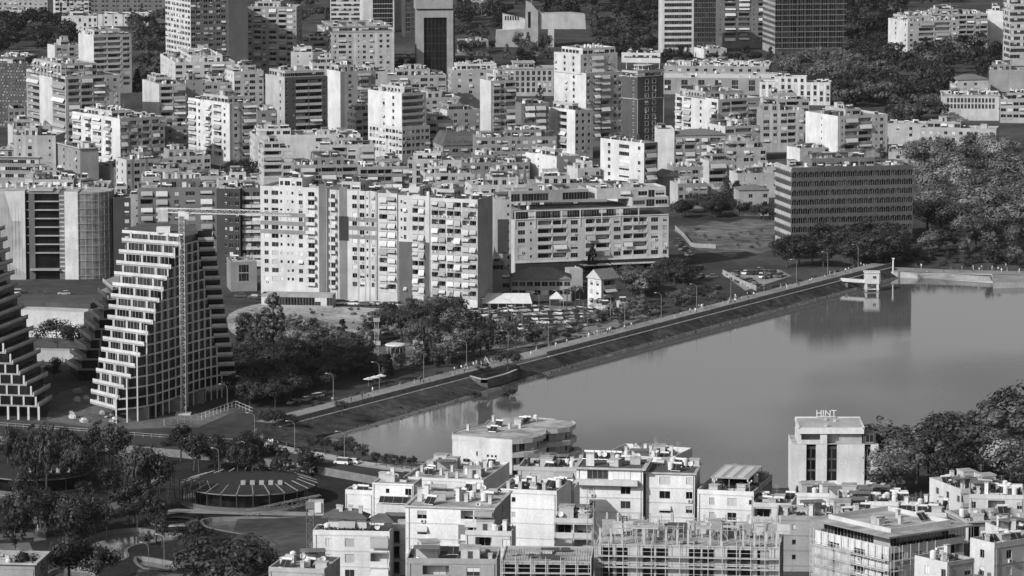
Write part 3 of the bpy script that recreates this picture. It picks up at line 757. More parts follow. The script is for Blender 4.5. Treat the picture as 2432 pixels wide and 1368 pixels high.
BB('white block with arcaded balconies beside the dark round tree', 626, 352, 4, 70, 14, 12, 'Lv', 'w', .6, clut=10, dep=16)
BB('grey block with pergola terraces behind the long striped slab', 700, 392, 4, 150, 14, 8, '!gLgLgL', 'w', .26, clut=22, dep=18, awn=.3)
BB('grey awning-hung block behind the long striped slab', 856, 396, 4, 116, 10, 8, 'aLa', None, .26, clut=16, dep=16, awn=.5)
BB('long pale wall block with narrow upright windows at centre', 1098, 380, 3, 130, 6, -3, 'd.', None, .46, clut=10, dep=14)
BB('low dull row behind the pale wall block', 1098, 386, 3, 160, 6, 4, 'w.w', None, .22, clut=34, dep=14)
BB('brown low block with plain sides left of the dark brick block', 612, 262, 7, 46, 10, 10, '.w', None, .2, dep=12, clut=5)
BB('grey flat-roofed block with terraces at the centre of the roofs', 760, 344, 5, 130, 10, 6, 'v.L', None, .5, clut=20, dep=14)
BB('low white roofs behind the slanted gable block', 556, 170, 7, 70, 30, 20, 'v.w', 'w_', .5, .66, clut=20, dep=16)
# --- bank towers
b = B('white office tower with curved window bands at the top edge', 786, -40, 8, 72, 4, 4, 'gg', None, .62, dep=20, name='office_tower', clut=4); b.done()
b = BB('dark glass bank tower with white frame at the top edge', 862, -50, 10, 74, 10, 10, '!:_GGGG:', None, .62, dep=16, shut=0, ac=0, awn=0, name='office_tower')
BB('thin pale slab standing free of the dark glass tower', 938, -44, 9, 20, 5, 12, None, None, .5, dep=8, name='office_tower')
b = BB('dark glass block with a ladder of white windows', 962, -30, 9, 40, 4, 10, '!:GwG:', None, .07, dep=16, shut=0, ac=0, awn=0, name='office_tower')
# the gate-shaped bank tower with its sign
bp = W(990, 176, GZ); s_ = scale_at(bp)
t = thing('bank_tower', 'bank tower with a grey gate-shaped frame and lettering on top', 'building', bp, R(6))
wd = 92/s_; hh = 150/s_
def part(t, name, boxes, m, top=None):
    q = MB()
    for bx in boxes: q.box(*bx, m, top)
    return obj(name, q.mesh(name), t)
g1, g2 = 17/s_, 72/s_
part(t, 'frame', [(0, g1, 0, 8, 0, hh), (g2, g2+15/s_, 0, 8, 0, hh), (g1, g2, 0, 8, hh-16/s_, hh)], wall(.36))
part(t, 'glass_curtain', [(g1, g2, 1.2, 12, 0, hh-16/s_)], GLASSD)
part(t, 'side_block', [(g2+15/s_, wd, 2, 14, 0, hh-8/s_)], wall(.12))
part(t, 'recess', [(4/s_, wd-4/s_, 1, 10, hh, hh+5/s_)], METALD)
part(t, 'crown', [(-3/s_, wd-6/s_, 0, 12, hh+5/s_, hh+40/s_)], wall(.36))
part(t, 'rear_block', [(1, wd-1, 12, 26, 0, hh+36/s_)], wall(.2))
for k in range(7): part(t, 'mullion', [(g1+(g2-g1)*k/6-.06, g1+(g2-g1)*k/6+.06, 1.05, 1.2, 0, hh-16/s_)], METALD)
for k in range(6): part(t, 'transom', [(g1, g2, 1.0, 1.2, hh*.12*(k+1), hh*.12*(k+1)+.12)], METALD)
def text(t, s, loc, size, m, rz=0, mirror=False, name='lettering'):
    cu = bpy.data.curves.new('lettering', 'FONT'); cu.body = s; cu.size = size; cu.extrude = size*.06; cu.align_x = 'LEFT'
    to = bpy.data.objects.new('tmp', cu); C.objects.link(to)
    dg = bpy.context.evaluated_depsgraph_get(); me = bpy.data.meshes.new_from_object(to.evaluated_get(dg))
    bpy.data.objects.remove(to); me.materials.clear(); me.materials.append(m)
    o = obj(name, me, t, loc); o.rotation_euler = (math.pi/2, 0, rz)
    return o
text(t, 'agibank', (27/s_, -.25, hh+30/s_), 15/s_, WHITE)
q = MB(); k = 14
for a in range(k):
    if a == 1: continue
    a0, a1 = 2*math.pi*a/k, 2*math.pi*(a+1)/k; cx_, cz_ = 20/s_, hh+34/s_
    for r0, r1 in ((3.6/s_, 5/s_), (1.2/s_, 2.2/s_)):
        q.face([(cx_+r0*math.cos(a0), -.2, cz_+r0*math.sin(a0)), (cx_+r1*math.cos(a0), -.2, cz_+r1*math.sin(a0)), (cx_+r1*math.cos(a1), -.2, cz_+r1*math.sin(a1)), (cx_+r0*math.cos(a1), -.2, cz_+r0*math.sin(a1))], WHITE)
obj('emblem', q.mesh('emblem'), t)
BB('low hall with a dark flat roof right of the gate-shaped bank', 1090, 96, 2, 70, 10, 6, 'd._', None, .36, dep=14, gh=1)
BB('far pale building with window slots at the top centre', 1100, -20, 4, 60, 4, 2, 'ww', None, .3, dep=16)
BB('long colonnaded building front left of the stepped white tower', 1198, 162, 4, 128, 8, 4, 'd:', None, .42, dep=20, gh=2, clut=3, name='public_building', eave=.5)
# --- the church
cp = W(1195, 112, GZ); s_ = scale_at(cp)
t = thing('church', 'church with a tall fin-shaped gable tower and cross', 'church', cp, R(2))
def P_(x, y): return (x-1195)/s_, (112-y)/s_
def slab(t, name, pts, y0, y1, m):
    q = MB(); P = [P_(*p) for p in pts]; n = len(P)
    q.face([(x, y0, z) for x, z in P], m); q.face([(x, y1, z) for x, z in reversed(P)], m)
    for i in range(n):
        a, c_ = P[i], P[(i+1) % n]; q.face([(a[0], y0, a[1]), (a[0], y1, a[1]), (c_[0], y1, c_[1]), (c_[0], y0, c_[1])], m)
    return obj(name, q.mesh(name), t)
slab(t, 'bell_tower', [(1247, 112), (1278, 112), (1278, 28), (1262, 8), (1250, 2), (1249, 20)], 0, 5, wall(.4))
slab(t, 'tower_window', [(1254, 66), (1260, 66), (1260, 28), (1254, 28)], -.15, .1, GLASSD)
q = MB(); x, z = P_(1263, 6); q.box(x-.12, x+.12, 2, 2.2, z-1, z+2.6, METAL); q.box(x-.7, x+.7, 2, 2.2, z+1.4, z+1.65, METAL); obj('cross', q.mesh('cross'), t)
slab(t, 'nave', [(1178, 112), (1248, 112), (1248, 70), (1180, 74)], 1, 16, wall(.4))
slab(t, 'cloister', [(1196, 74), (1248, 70), (1248, 48), (1196, 36)], 8, 20, wall(.6))
for k in range(6): slab(t, 'window', [(1200+6*k, 50), (1203+6*k, 50), (1203+6*k, 40), (1200+6*k, 40)], 7.85, 8.1, GLASSD)
slab(t, 'hall', [(1278, 70), (1392, 70), (1390, 36), (1360, 33), (1292, 34), (1278, 28)], 2, 18, wall(.48))
slab(t, 'annex', [(1302, 112), (1316, 112), (1316, 68), (1302, 68)], -1, 6, wall(.5))
# --- stepped white tower
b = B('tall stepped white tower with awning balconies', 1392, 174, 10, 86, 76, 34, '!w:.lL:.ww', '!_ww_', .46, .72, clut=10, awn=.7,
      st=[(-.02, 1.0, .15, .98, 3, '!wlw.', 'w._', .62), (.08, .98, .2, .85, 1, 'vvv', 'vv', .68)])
b.done()
BB('low annex block at the foot of the stepped white tower', 1366, 262, 6, 42, 62, 34, 'w.', '!_a_', .46, .72, clut=8)
# ornate brick tower
b = B('dark brick tower with pale arched window surrounds', 1514, 182, 10, 62, 36, 40, '!.ww.', None, .12, .1, fh=3.3, clut=4, name='tower_block', eave=.3)
L, D, gh, fh = b.L, b.D, b.gh, b.fh
pm = wall(.5); rx = MB()
for i in range(10):
    for x in (L*.36, L*.64):
        z = gh+i*fh
        for (x0, x1, z0, z1) in ((x-1.2, x-.85, .6, 2.7), (x+.85, x+1.2, .6, 2.7), (x-1.2, x+1.2, 2.5, 2.85), (x-1.2, x+1.2, .45, .75)):
            rx.box(x0, x1, -.12, -.005, z+z0, z+z1, pm)
for i in range(10):
    for y in (D*.25,):
        z = gh+i*fh; b.add('window', win_mesh(.9, 1.1, 'dark'), (-.02, y, z+1), -math.pi/2)
        for (z0, z1) in ((.8, .97), (2.15, 2.35)): rx.box(-.1, -.004, y-.65, y+.65, z+z0, z+z1, pm)
for z in (gh+7*fh, gh+1*fh): rx.box(-.2, L+.2, -.3, -.13, z, z+.35, pm); rx.box(-.3, -.11, -.13, D, z, z+.35, pm)
rx.box(-.2, L+.2, -.4, 0, b.zt-1.4, b.zt-.4, pm); rx.box(-.4, 0, 0, D, b.zt-1.4, b.zt-.4, pm)
for x in (0, L): rx.box(x-.2, x+.2, -.34, -.14, gh+2*fh, gh+7*fh, pm)
obj('surround', rx.mesh('surround'), b.o)
q = MB(); q.cyl(L/2, D/2, b.zt+1.6, b.zt+2, min(L, D)*.42, CONC, 16)
for k in range(8): q.cyl(L/2+min(L, D)*.36*math.cos(k*.785), D/2+min(L, D)*.36*math.sin(k*.785), b.zt-.9, b.zt+1.6, .15, WHITE, 6)
obj('roof_pavilion', q.mesh('roof_pavilion'), b.o)
for x, y in ((.1, .1), (.9, .1), (.1, .9), (.9, .9)):
    q = MB(); q.cyl(x*L, y*D, b.zt, b.zt+3.2, .22, WHITE, 6, r2=.05); obj('pinnacle', q.mesh('pinnacle'), b.o)
b.done()
# --- top right towers
b = B('white round-cornered office tower with dark window bands', 1574, -40, 11, 74, 5, 6, '!.gggggggg.', None, .62, fh=3.6, dep=18, shut=0, ac=0, awn=0, name='office_tower'); b.done()
BB('dark glass slab tower next to the white office tower', 1650, -44, 12, 52, 6, 8, 'G:', None, .06, dep=20, shut=0, ac=0, awn=0, name='office_tower')
BB('dark brick tower with balcony columns at the top edge', 1702, -44, 12, 132, 4, 5, '!.s.L.L.s.L.', None, .17, dep=20, name='tower_block', awn=.4, shut=.4)
b = B('dark unfinished tower wrapped in scaffold netting', 1842, -46, 12, 165, 30, 8, '!' + 'G:'*9, 'g', .07, .4, fh=3.4, shut=0, ac=0, awn=0, name='tower_block')
q = MB()
for i in range(13):
    z = b.gh+i*b.fh; q.box(-1.2, b.L+1, -1.3, -1.15, z, z+.12, METAL)
for j in range(17):
    x = -1+(b.L+2)*j/16; q.box(x-.05, x+.05, -1.28, -1.18, 0, b.zt, METALD)
obj('scaffold', q.mesh('scaffold'), b.o); b.done()
BB('long white canopy roof between the stepped tower and the office tower', 1568, 126, 1, 92, 30, -12, 'gg', None, .62, dep=20, gh=2)
BB('low white pavilion by the foot of the brick balcony tower', 1672, 116, 1, 54, 26, 20, '_w', '_', .5, .7, dep=16, gh=2)
BB('long low exhibition hall with white flat roofs', 1826, 158, 2, 250, 10, -6, '_g_g', None, .3, dep=40, gh=2, name='hall', roofm=flat('white_roof', .55, .9))
BB('broad low museum roof with skylight boxes', 1846, 186, 2, 280, 12, -4, '_GG_', None, .3, dep=40, gh=2, name='hall', roofm=flat('white_roof', .55, .9), clut=12)
BB('white government building with arched ground floor windows', 1972, 196, 3, 168, 14, -8, '.d', 'w', .6, dep=14, gh=2, name='public_building', clut=5)
BB('bright white block with awnings below the museum roof', 1706, 236, 6, 100, 102, 30, '!.vLv.', '!ba_w_b', .46, .72, clut=24, awn=.4, st=[(.0, .9, .3, .9, 1, 'vw', 'w')])
BB('grey block with dark balconies left of the white framed block', 1812, 262, 5, 98, 10, 6, '!v.w.vl.w', None, .4, dep=18, clut=20, awn=.4)
BB('white block with large dark loggias in a clean frame', 1990, 276, 5, 118, 92, 26, '!.sLL.sw.', '!__s__', .5, .74, clut=12, shut=.1, awn=.1, dep=30)
BB('white block with roof terraces in front of the dark balconies block', 1722, 300, 4, 84, 60, 24, '!vLw', 'w_', .42, .66, clut=14, dep=18, awn=.5)
BB('white windowless cylinder-cornered block right of the brick tower', 1562, 306, 5, 40, 4, 3, '_', None, .74, dep=16, clut=4)
BB('grey block with awnings behind the white cylinder-cornered block', 1604, 322, 4, 120, 8, 10, 'a.Lw', None, .34, dep=16, clut=22, awn=.7, roof='hip', rh=2.2)
# --- right edge
BB('white hillside terrace block with cluttered roof at the upper right', 2156, 50, 6, 120, 52, 18, '!w.LLw', '!_w_w', .5, .7, clut=40, awn=.3, dep=30, far=False)
BB('grey stepped terrace block behind the white hillside block', 2196, 34, 6, 150, 30, 10, 'L.vL', 'w', .42, .6, clut=40, dep=24, far=False)
BB('tall blank white wall block at the upper right', 2396, 26, 6, 54, 8, -8, '!__s', None, .76, dep=14, clut=5)
BB('banded office tower cut by the right edge', 2402, -20, 11, 60, 6, 8, 'gg', 'g', .5, dep=18, name='office_tower', fh=3.6)
BB('house with a grey hipped roof near the right edge', 2274, 190, 2, 74, 18, 14, '_w', 'w', .6, dep=12, gh=1, roof='hip', rh=2.6, clut=0, name='house')
BB('long modern building with a ribbon of upright windows at right', 2374, 226, 2, 136, 18, -4, '!_' + 'd'*14 + '_', None, .56, dep=26, gh=6, shut=0, ac=0, awn=0, name='public_building', eave=.4)
BB('grey cube hall with ribbed walls at the right edge', 2446, 166, 3, 92, 6, -3, '_', None, .3, dep=20, name='hall', gh=2)
BB('low grey hall with a white glazed wing at the right edge', 2466, 236, 3, 90, 10, -6, 'vv', None, .4, dep=20, name='hall', gh=2)
BB('long sandy school building with tall windows at the right', 2366, 306, 3, 180, 10, -12, 'w.', None, .46, dep=14, gh=2, name='school_building', clut=5)
BB('pale low wing left of the sandy school', 2200, 294, 2, 92, 8, -8, '_.w', None, .5, dep=14, gh=3, name='school_building')
BB('broad low roof behind the lakeside wood', 2290, 362, 2, 180, 10, -6, '_w', None, .44, dep=24, gh=2, clut=8)
# --- middle right
BB('bright white cube house with a sloping dark roof behind', 1322, 372, 4, 56, 74, 34, '_w', '!_s_s', .46, .76, clut=6)
BB('low white house with solar panel beside the striped white block', 1372, 400, 3, 54, 14, 18, '_w', '_', .5, .68, clut=6, dep=14)
BB('white block with window rows and dark end balconies', 1530, 340, 7, 32, 104, 38, '!:L:', '!.w.v.w', .16, .68, clut=14, awn=.2, bm=wall(.5))
BB('brown gabled house left of the garden trees', 1574, 420, 2, 48, 14, 24, '_s_', '_', .4, .36, roof='gable', rh=2.4, dep=10, clut=0, name='house', gh=2)
BB('white garden house with plain wall among dark trees', 1674, 452, 1, 54, 6, 5, '_w', None, .5, dep=12, gh=3, clut=2, name='house')
BB('low cluster house with terrace left of the school wood', 1600, 396, 2, 90, 8, 10, 'wv', None, .32, dep=14, clut=18, name='house')
BB('white house with shaded balcony above the garden trees', 1684, 382, 3, 62, 18, 16, 'Lw', '_', .42, .66, dep=12, clut=10, name='house')
BB('pale house with plain walls behind the garden trees', 1752, 412, 2, 92, 12, 12, '_w_s', '_', .5, .66, dep=14, clut=10, name='house')
BB('flat white house left of the dark scalloped block', 1810, 396, 2, 48, 10, 12, 'wv', '_', .5, .66, dep=14, clut=6, name='house')
BB('low house with dark roof above the vacant lot', 1756, 452, 2, 70, 8, 8, '_w', None, .4, dep=12, clut=4, roof='hip', name='house', rh=1.8)
# --- left middle
BB('dim block hung with pale awnings behind the terraced tower', 328, 446, 8, 186, 10, 6, '!:a:a.w.v.a.', None, .20, dep=18, clut=16, awn=.85)
BB('dark windowless block end left of the curved balconies', 570, 448, 9, 56, 0, -4, '!_sww', None, .07, dep=20)
BB('striped block with white curved balconies left of the long slab', 574, 446, 9, 46, 3, 6, '!bb', None, .16, dep=18, bm=wall(.62), clut=8)
BB('low grey block with water tanks behind the glass office at left', 262, 462, 5, 70, 10, 6, '_s', None, .4, dep=14, clut=10)
BB('dark block with white square windows right of the netted cylinder', 268, 470, 8, 42, 4, 6, '!_w', None, .06, dep=12, bm=None, shut=.9)
BB('long flat roof block behind the glass office at the left edge', 6, 446, 5, 250, 6, 2, '_', None, .5, dep=26, clut=44)
BB('low block with rooftop huts behind the awning-hung dim block', 340, 420, 5, 200, 12, 8, 'w.v', None, .4, dep=14, clut=30)
BB('low terrace block behind the striped curved balconies', 520, 428, 5, 100, 10, 8, 'w.', None, .5, dep=12, clut=16)

# --- infill between the rows
BB('low pale block with awnings behind the bay with the dark lower half', 1010, 412, 3, 110, 12, 10, 'a.w', 'w', .5, .66, dep=14, clut=14, awn=.6)
BB('low glazed roof pavilion behind the long gridded block', 1262, 436, 4, 180, 10, 6, 'gg', None, .36, dep=16, clut=20, roofm=ROOF)
BB('white roof hall behind the right end of the long slab', 1120, 440, 5, 130, 14, 10, 'w.v', 'w', .56, .66, dep=16, clut=20)
BB('small grey block left of the bright white cube house', 1180, 404, 3, 70, 12, 14, 'w.', 'w', .36, .55, dep=12, clut=10)
BB('small dull house below the long apartment row', 1262, 352, 3, 66, 10, 12, 'w.', 'w', .3, .5, dep=12, clut=6, roof='hip', rh=2)
BB('white strip block between the museum roof and the grey balcony block', 1812, 236, 4, 110, 8, 6, 'L.v', None, .3, dep=14, clut=12)
BB('low house row in front of the white framed block', 1900, 352, 2, 60, 20, 26, '_w', '_', .6, .72, dep=12, clut=8)
BB('low white sheds right of the awning block', 1700, 352, 3, 120, 14, 14, 'w_v', '_', .46, .66, dep=14, clut=16)
BB('cluttered low house row left of the garden trees', 1610, 436, 2, 70, 12, 14, 'wv', '_', .34, .55, dep=12, clut=12, name='house')
BB('grey low block below the awning-stack block', 300, 380, 4, 100, 20, 24, 'w.v', 'w_', .36, .6, dep=14, clut=14)
BB('low pale row at the left edge above the glass office', 60, 424, 3, 150, 10, 8, 'wv', None, .4, dep=14, clut=20)
BB('small white block at the foot of the dark relief facade', 30, 300, 5, 90, 20, 16, 'wv.', '_', .42, .62, dep=14, clut=10)
BB('dark low block under the left edge relief facade', 20, 258, 5, 40, 6, 8, 'w', None, .2, dep=12, clut=4)
BB('low white row behind the white stepped block', 486, 196, 7, 66, 20, 18, 'vw', '_', .5, .66, dep=14, clut=16)
BB('white low block left of the tall white end', 742, 150, 5, 60, 12, 10, 'wv', '_', .5, .68, dep=14, clut=12)
BB('low terraces right of the bright corner block', 1016, 286, 4, 60, 12, 12, 'vL', '_', .46, .6, dep=14, clut=12)
# ------------------------------------------------------------------ the long slab in the middle: five joined blocks
def panel(b, x0, x1, z0, z1, m, y=-.035, name='painted_panel', dp=.03):
    q = MB(); q.box(x0, x1, y, y+dp, z0, z1, m); obj(name, q.mesh(name), b.o)
def lvl(b, i): return b.gh+i*b.fh
b = B('long slab block with grey painted frame bands at its left end', 775, 447, 11, 157, 6, -20, '!.w:vs.ss.w.b._', None, .66, dep=16, gh=4.4, fh=3.06, clut=8, shut=.35, awn=.05)
gm_ = wall(.24)
for i in (6, 7, 8):
    for x0, x1 in ((0, b.L*.8),): panel(b, x0, x1, lvl(b, i)-.7, lvl(b, i)+.75, gm_)
panel(b, b.L*.66, b.L*.72, lvl(b, 6)+.76, lvl(b, 8)-.72, gm_); panel(b, b.L*.885, b.L*.995, 0, b.zt-1.4, wall(.18))
b.done()
b = B('long slab block with a black painted square and grey stripes', 895, 455, 11, 112, 6, -20, '!b._s_v.v:s.w.', None, .64, dep=16, gh=4.4, fh=3.06, clut=8, shut=.3, awn=.05, bm=wall(.6))
panel(b, b.L*.20, b.L*.37, 0, b.zt-1.5, wall(.2)); panel(b, b.L*.195, b.L*.40, lvl(b, 5)+1.5, lvl(b, 8)+.9, wall(.05), y=-.07)
for i in (6, 7, 8): panel(b, b.L*.405, b.L*.99, lvl(b, i)-.7, lvl(b, i)+.7, gm_)
b.done()
b = BB('slim awning-covered bay of the long slab', 943, 460, 11, 46, 4, -20, '!:aa:', None, .6, dep=17, gh=4.4, fh=3.06, clut=4, awn=.8)
b = B('slab block bay with a dark painted lower half', 1020, 466, 11, 74, 6, -20, '!.sw_aa_', None, .6, dep=16, gh=4.4, fh=3.06, clut=6, awn=.7)
for x0, x1, zz in ((0.01, .46, 6), (.80, .99, 6)): panel(b, b.L*x0, b.L*x1, .3, lvl(b, zz), wall(.12))
b.done()
b = BB('right end of the long slab with rows of pale awnings', 1134, 474, 11, 112, 38, -20, '!:aa:ll:aa:', '_', .62, .4, gh=4.4, fh=3.06, clut=12, awn=.6, dep=15)
b = B('grey block with a black painted panel beside the gridded slab', 1176, 474, 9, 38, 4, 5, '!_s', None, .5, dep=18, clut=10)
panel(b, b.L*.15, b.L*.85, lvl(b, 3), lvl(b, 7), wall(.06)); b.done()
# gridded slab, upper floors glazed
b = B('long white gridded block with loggias and glazed top floors', 1222, 522, 5, 366, 8, 17, '!.v.s.:LL.v.:.lL.v:lL.v.w', None, .62, dep=17, gh=4.6, fh=3.05, par=.3, clut=0, awn=.12, bm=wall(.7),
      st=[(0, .76, .10, .98, 1, '!GGGGG:GGGG:GGGG:GG', None, .2), (.76, 1.0, .0, .98, 1, '!vGv', None, .5)])
z0 = b.zt-.6; L, D = b.L, b.D
b.vol(0, D*.25, L*.5, D*.7, b.zt-.6, b.zt-.5, 1, 3, '!G:GGG_GGG', None, wall(.4), wall(.4), clut=12)
b.vol(L*.55, D*.2, L*.45, D*.75, b.zt-.6, b.zt-.5, 1, 3, '!__:vGvGv', None, wall(.62), wall(.62), clut=16)
fr = MB(); fm = wall(.7)
for i in (5, 6): fr.box(0, L, -.25, .0, lvl(b, i)+.18, lvl(b, i)+.5, fm)
for x in (0, .13, .3, .42, .56, .68, .8): fr.box(L*x, L*x+.35, -.22, .02, lvl(b, 4), lvl(b, 6)+.17, fm)
fr.box(0, L, -.3, -.01, b.gh-.6, b.gh-.05, fm)
obj('frame', fr.mesh('frame'), b.o)
panel(b, 0.3, L-.3, .2, b.gh-.62, wall(.05), y=-.01, name='shopfront', dp=.008)
q = MB(); q.box(L*.42, L*.6, -5, -.3, 2.6, 2.8, WHITE); q.box(L*.62, L*.92, -4, -.3, 2.6, 2.8, CONC)
for x in (.43, .5, .59, .64, .78, .9): q.box(L*x-.08, L*x+.08, -3.8, -3.6, 0, 2.6, METALD)
obj('canopy', q.mesh('canopy'), b.o); b.done()
# ------------------------------------------------------------------ dark block with scalloped bands
b = B('dark eight-storey block with scalloped arch bands by the lake', 1881, 398, 8, 287, 34, 13, 'g', 'g', .11, .48, fh=3.55, gh=1.2, par=1.4, clut=34, dep=22, shut=0, ac=0)  # front and its bands darkened in place of shade, sunlit side kept pale
L, D = b.L, b.D
def scallop(b, ln, nb, z, m, side):
    q = MB(); w_ = ln/nb; top = .95; y = -.28
    def P(x, zz, d=0):
        return (x, y+d, zz) if not side else (y+d, D-x, zz)
    for k in range(nb):
        x0 = k*w_; pts = []
        for j in range(7):
            a = math.pi*j/6; pts.append((x0+w_/2-w_*.44*math.cos(a), z-.95+.62*math.sin(a)))
        prof = [(x0, z+top), (x0, z-.95)]+pts+[(x0+w_, z-.95), (x0+w_, z+top)]
        for i in range(1, len(prof)-2):
            a_, c_ = prof[i], prof[i+1]
            q.face([P(a_[0], a_[1]), P(c_[0], c_[1]), P(c_[0], z+top), P(a_[0], z+top)], m)
            q.face([P(a_[0], a_[1], .28), P(c_[0], c_[1], .28), P(c_[0], c_[1]), P(a_[0], a_[1])], m)
    q.face([P(0, z+top), P(ln, z+top), P(ln, z+top, .28), P(0, z+top, .28)], m)
    obj('arch_band', q.mesh('arch_band'), b.o)
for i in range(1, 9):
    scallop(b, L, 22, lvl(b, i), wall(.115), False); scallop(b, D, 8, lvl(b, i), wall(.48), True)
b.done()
# ------------------------------------------------------------------ glass office at the left edge
gp = W(62, 664, GZ); s_ = scale_at(gp); H_ = (664-452)/s_
t = thing('glass_office', 'glass and metal office with slanted pale panels and a netted cylinder', 'building', gp)
def m_(px): return (px-62)/s_
def q_(py): return (664-py)/s_
RIB = flat('ribbed_cladding', .36, .5, .4, amt=.3, sc=.2)
part(t, 'main_block', [(m_(-60), m_(62), 0, 18, 0, H_)], RIB, ROOF)
for pts, mm in (([(15, 454), (62, 452), (62, 524), (31, 524)], wall(.6)), ([(52, 524), (62, 524), (62, 595), (54, 585)], wall(.62)), ([(54, 586), (62, 596), (62, 650), (27, 628)], wall(.56)), ([(-20, 470), (13, 458), (30, 526), (24, 628), (-20, 640)], wall(.4))):
    q = MB(); P = [(m_(x), q_(y)) for x, y in pts]; q.face([(x, -.06, z) for x, z in P], mm); q.face([(x, -.01, z) for x, z in reversed(P)], mm)
    for i in range(len(P)):
        a, c_ = P[i], P[(i+1) % len(P)]; q.face([(a[0], -.06, a[1]), (a[0], -.01, a[1]), (c_[0], -.01, c_[1]), (c_[0], -.06, c_[1])], mm)
    obj('cladding_panel', q.mesh('cladding_panel'), t)
for i in range(9): part(t, 'fin', [(m_(-10+8*i), m_(-10+8*i)+.08, -.12, -.065, 2, H_-6)], RIB)
part(t, 'dark_core', [(m_(62), m_(142), 2, 18, 0, H_-1.2)], GLASSD)
part(t, 'roof_slab', [(m_(62), m_(142), 1.2, 18, H_-1.2, H_-.4)], wall(.3), ROOF)
part(t, 'roof_canopy', [(m_(70), m_(128), .6, 10, H_-.2, H_+.5)], wall(.5))
for i in range(7):
    z = q_(478+20.5*i); part(t, 'balcony_slab', [(m_(84), m_(142), .4, 2, z-.15, z+.2)], wall(.42))
    part(t, 'balcony_slab', [(m_(63), m_(70), .8, 2, z-.1, z+.25)], wall(.4))
part(t, 'plinth_canopy', [(m_(72), m_(142), -.8, 2, q_(642), q_(638))], wall(.3))
part(t, 'pier', [(m_(70), m_(84), .9, 2.0, 0, H_-1.3)], wall(.13))
part(t, 'ladder_frame', [(m_(142), m_(155), .6, 14, 0, H_-.6)], wall(.16))
for i in range(18): part(t, 'ladder_window', [(m_(143), m_(154), .5, .62, q_(645)+i*1.62, q_(645)+i*1.62+.5)], wall(.6))
part(t, 'white_panel', [(m_(155), m_(188), .3, 14, 0, H_-.3)], wall(.7), ROOF)
q = MB(); cx_, cy_, rx_, ry_ = m_(186), 10.0, m_(264)-m_(186), 9.4; n = 14; ar = [(cx_+rx_*math.sin(math.pi/2*k/n), cy_-ry_*math.cos(math.pi/2*k/n)) for k in range(n+1)]
q.prism(ar+[(ar[-1][0], 16), (cx_, 16)], 0, H_-.8, flat('scaffold_netting', .2, .9, amt=.4, sc=.35), top=ROOF); obj('netted_cylinder', q.mesh('netted_cylinder'), t)
q = MB()
for i in range(12):
    z = 1.5+(H_-2.5)*i/11
    for a, c_ in zip(ar, ar[1:]):
        d = .5; q.bar((a[0]+.1, a[1]-d, z), (c_[0]+.1, c_[1]-d, z), .09, METAL)
for a in ar[::2]: q.bar((a[0]+.1, a[1]-.5, 0), (a[0]+.1, a[1]-.5, H_), .08, METAL)
obj('scaffold', q.mesh('scaffold'), t)
rr = random.Random(3)
for i in range(14): obj('chimney' if i % 2 else 'water_tank', small('chimney' if i % 2 else 'water_tank'), t, (m_(-20+17*i), 6+rr.uniform(0, 9), H_ if i < 5 else H_-.35))
# ------------------------------------------------------------------ terraced residential towers
BAND, THIN, COLM = wall(.66), wall(.45), wall(.72)
FH = 2.98
def wallstrip(q, pts, z0, z1, m):
    for a, c_ in zip(pts, pts[1:]): q.face([(a.x, a.y, z0), (c_.x, c_.y, z0), (c_.x, c_.y, z1), (a.x, a.y, z1)], m)
def inner(pts, d):
    """shift an open chain inward (to its left when walking left to right it is behind: +y)"""
    out = []
    for i, p in enumerate(pts):
        a = pts[max(0, i-1)]; c_ = pts[min(len(pts)-1, i+1)]; e = (c_-a); n = Vector((-e.y, e.x, 0)).normalized()
        out.append(p+n*d)
    return out
def band(q, chain, z0, z1, th, m):
    inn = inner(chain, th)
    for i in range(len(chain)-1):
        a, c_, d, e = chain[i], chain[i+1], inn[i+1], inn[i]
        q.face([(a.x, a.y, z0), (c_.x, c_.y, z0), (c_.x, c_.y, z1), (a.x, a.y, z1)], m)
        q.face([(a.x, a.y, z1), (c_.x, c_.y, z1), (d.x, d.y, z1), (e.x, e.y, z1)], m)
        q.face([(e.x, e.y, z0), (e.x, e.y, z1), (d.x, d.y, z1), (d.x, d.y, z0)], m)
        q.face([(a.x, a.y, z0), (e.x, e.y, z0), (d.x, d.y, z0), (c_.x, c_.y, z0)], m)
    for p, r_ in ((chain[0], inn[0]), (chain[-1], inn[-1])):
        q.face([(p.x, p.y, z0), (r_.x, r_.y, z0), (r_.x, r_.y, z1), (p.x, p.y, z1)], m)
curve = [W(x, y, GZ) for x, y in ((276, 1005), (302, 1003.5), (327, 1000.5), (350, 996.5), (370, 992), (387, 987), (402, 982), (418, 976.5), (432, 971.5), (446, 966.5), (460, 962), (474, 957.5), (488, 953.5), (502, 950), (516, 947), (527, 945))]
def on_curve(xp, z):
    for i in range(len(curve)-1):
        a, c_ = curve[i].copy(), curve[i+1].copy(); a.z = c_.z = z; xa, xb = proj(a)[0], proj(c_)[0]
        if xa <= xp <= xb or i == len(curve)-2:
            f = (xp-xa)/(xb-xa); return i+f, a.lerp(c_, f)
    return 0, curve[0]
CX = [276, 283, 294, 310, 320, 333, 342, 352, 363, 370, 378, 388, 396, 406, 416, 428]
LX = [214, 216, 220, 228, 234, 240, 244, 249, 255, 258, 263, 267, 271, 276, 282, 289]
base = W(276, 1005, GZ)
t = thing('terraced_tower', 'terraced apartment tower with a curved concrete grid behind the crane', 'building', base)
def loc(p): return Vector((p.x-base.x, p.y-base.y, p.z-GZ))
NF = len(CX); cols_top = {}
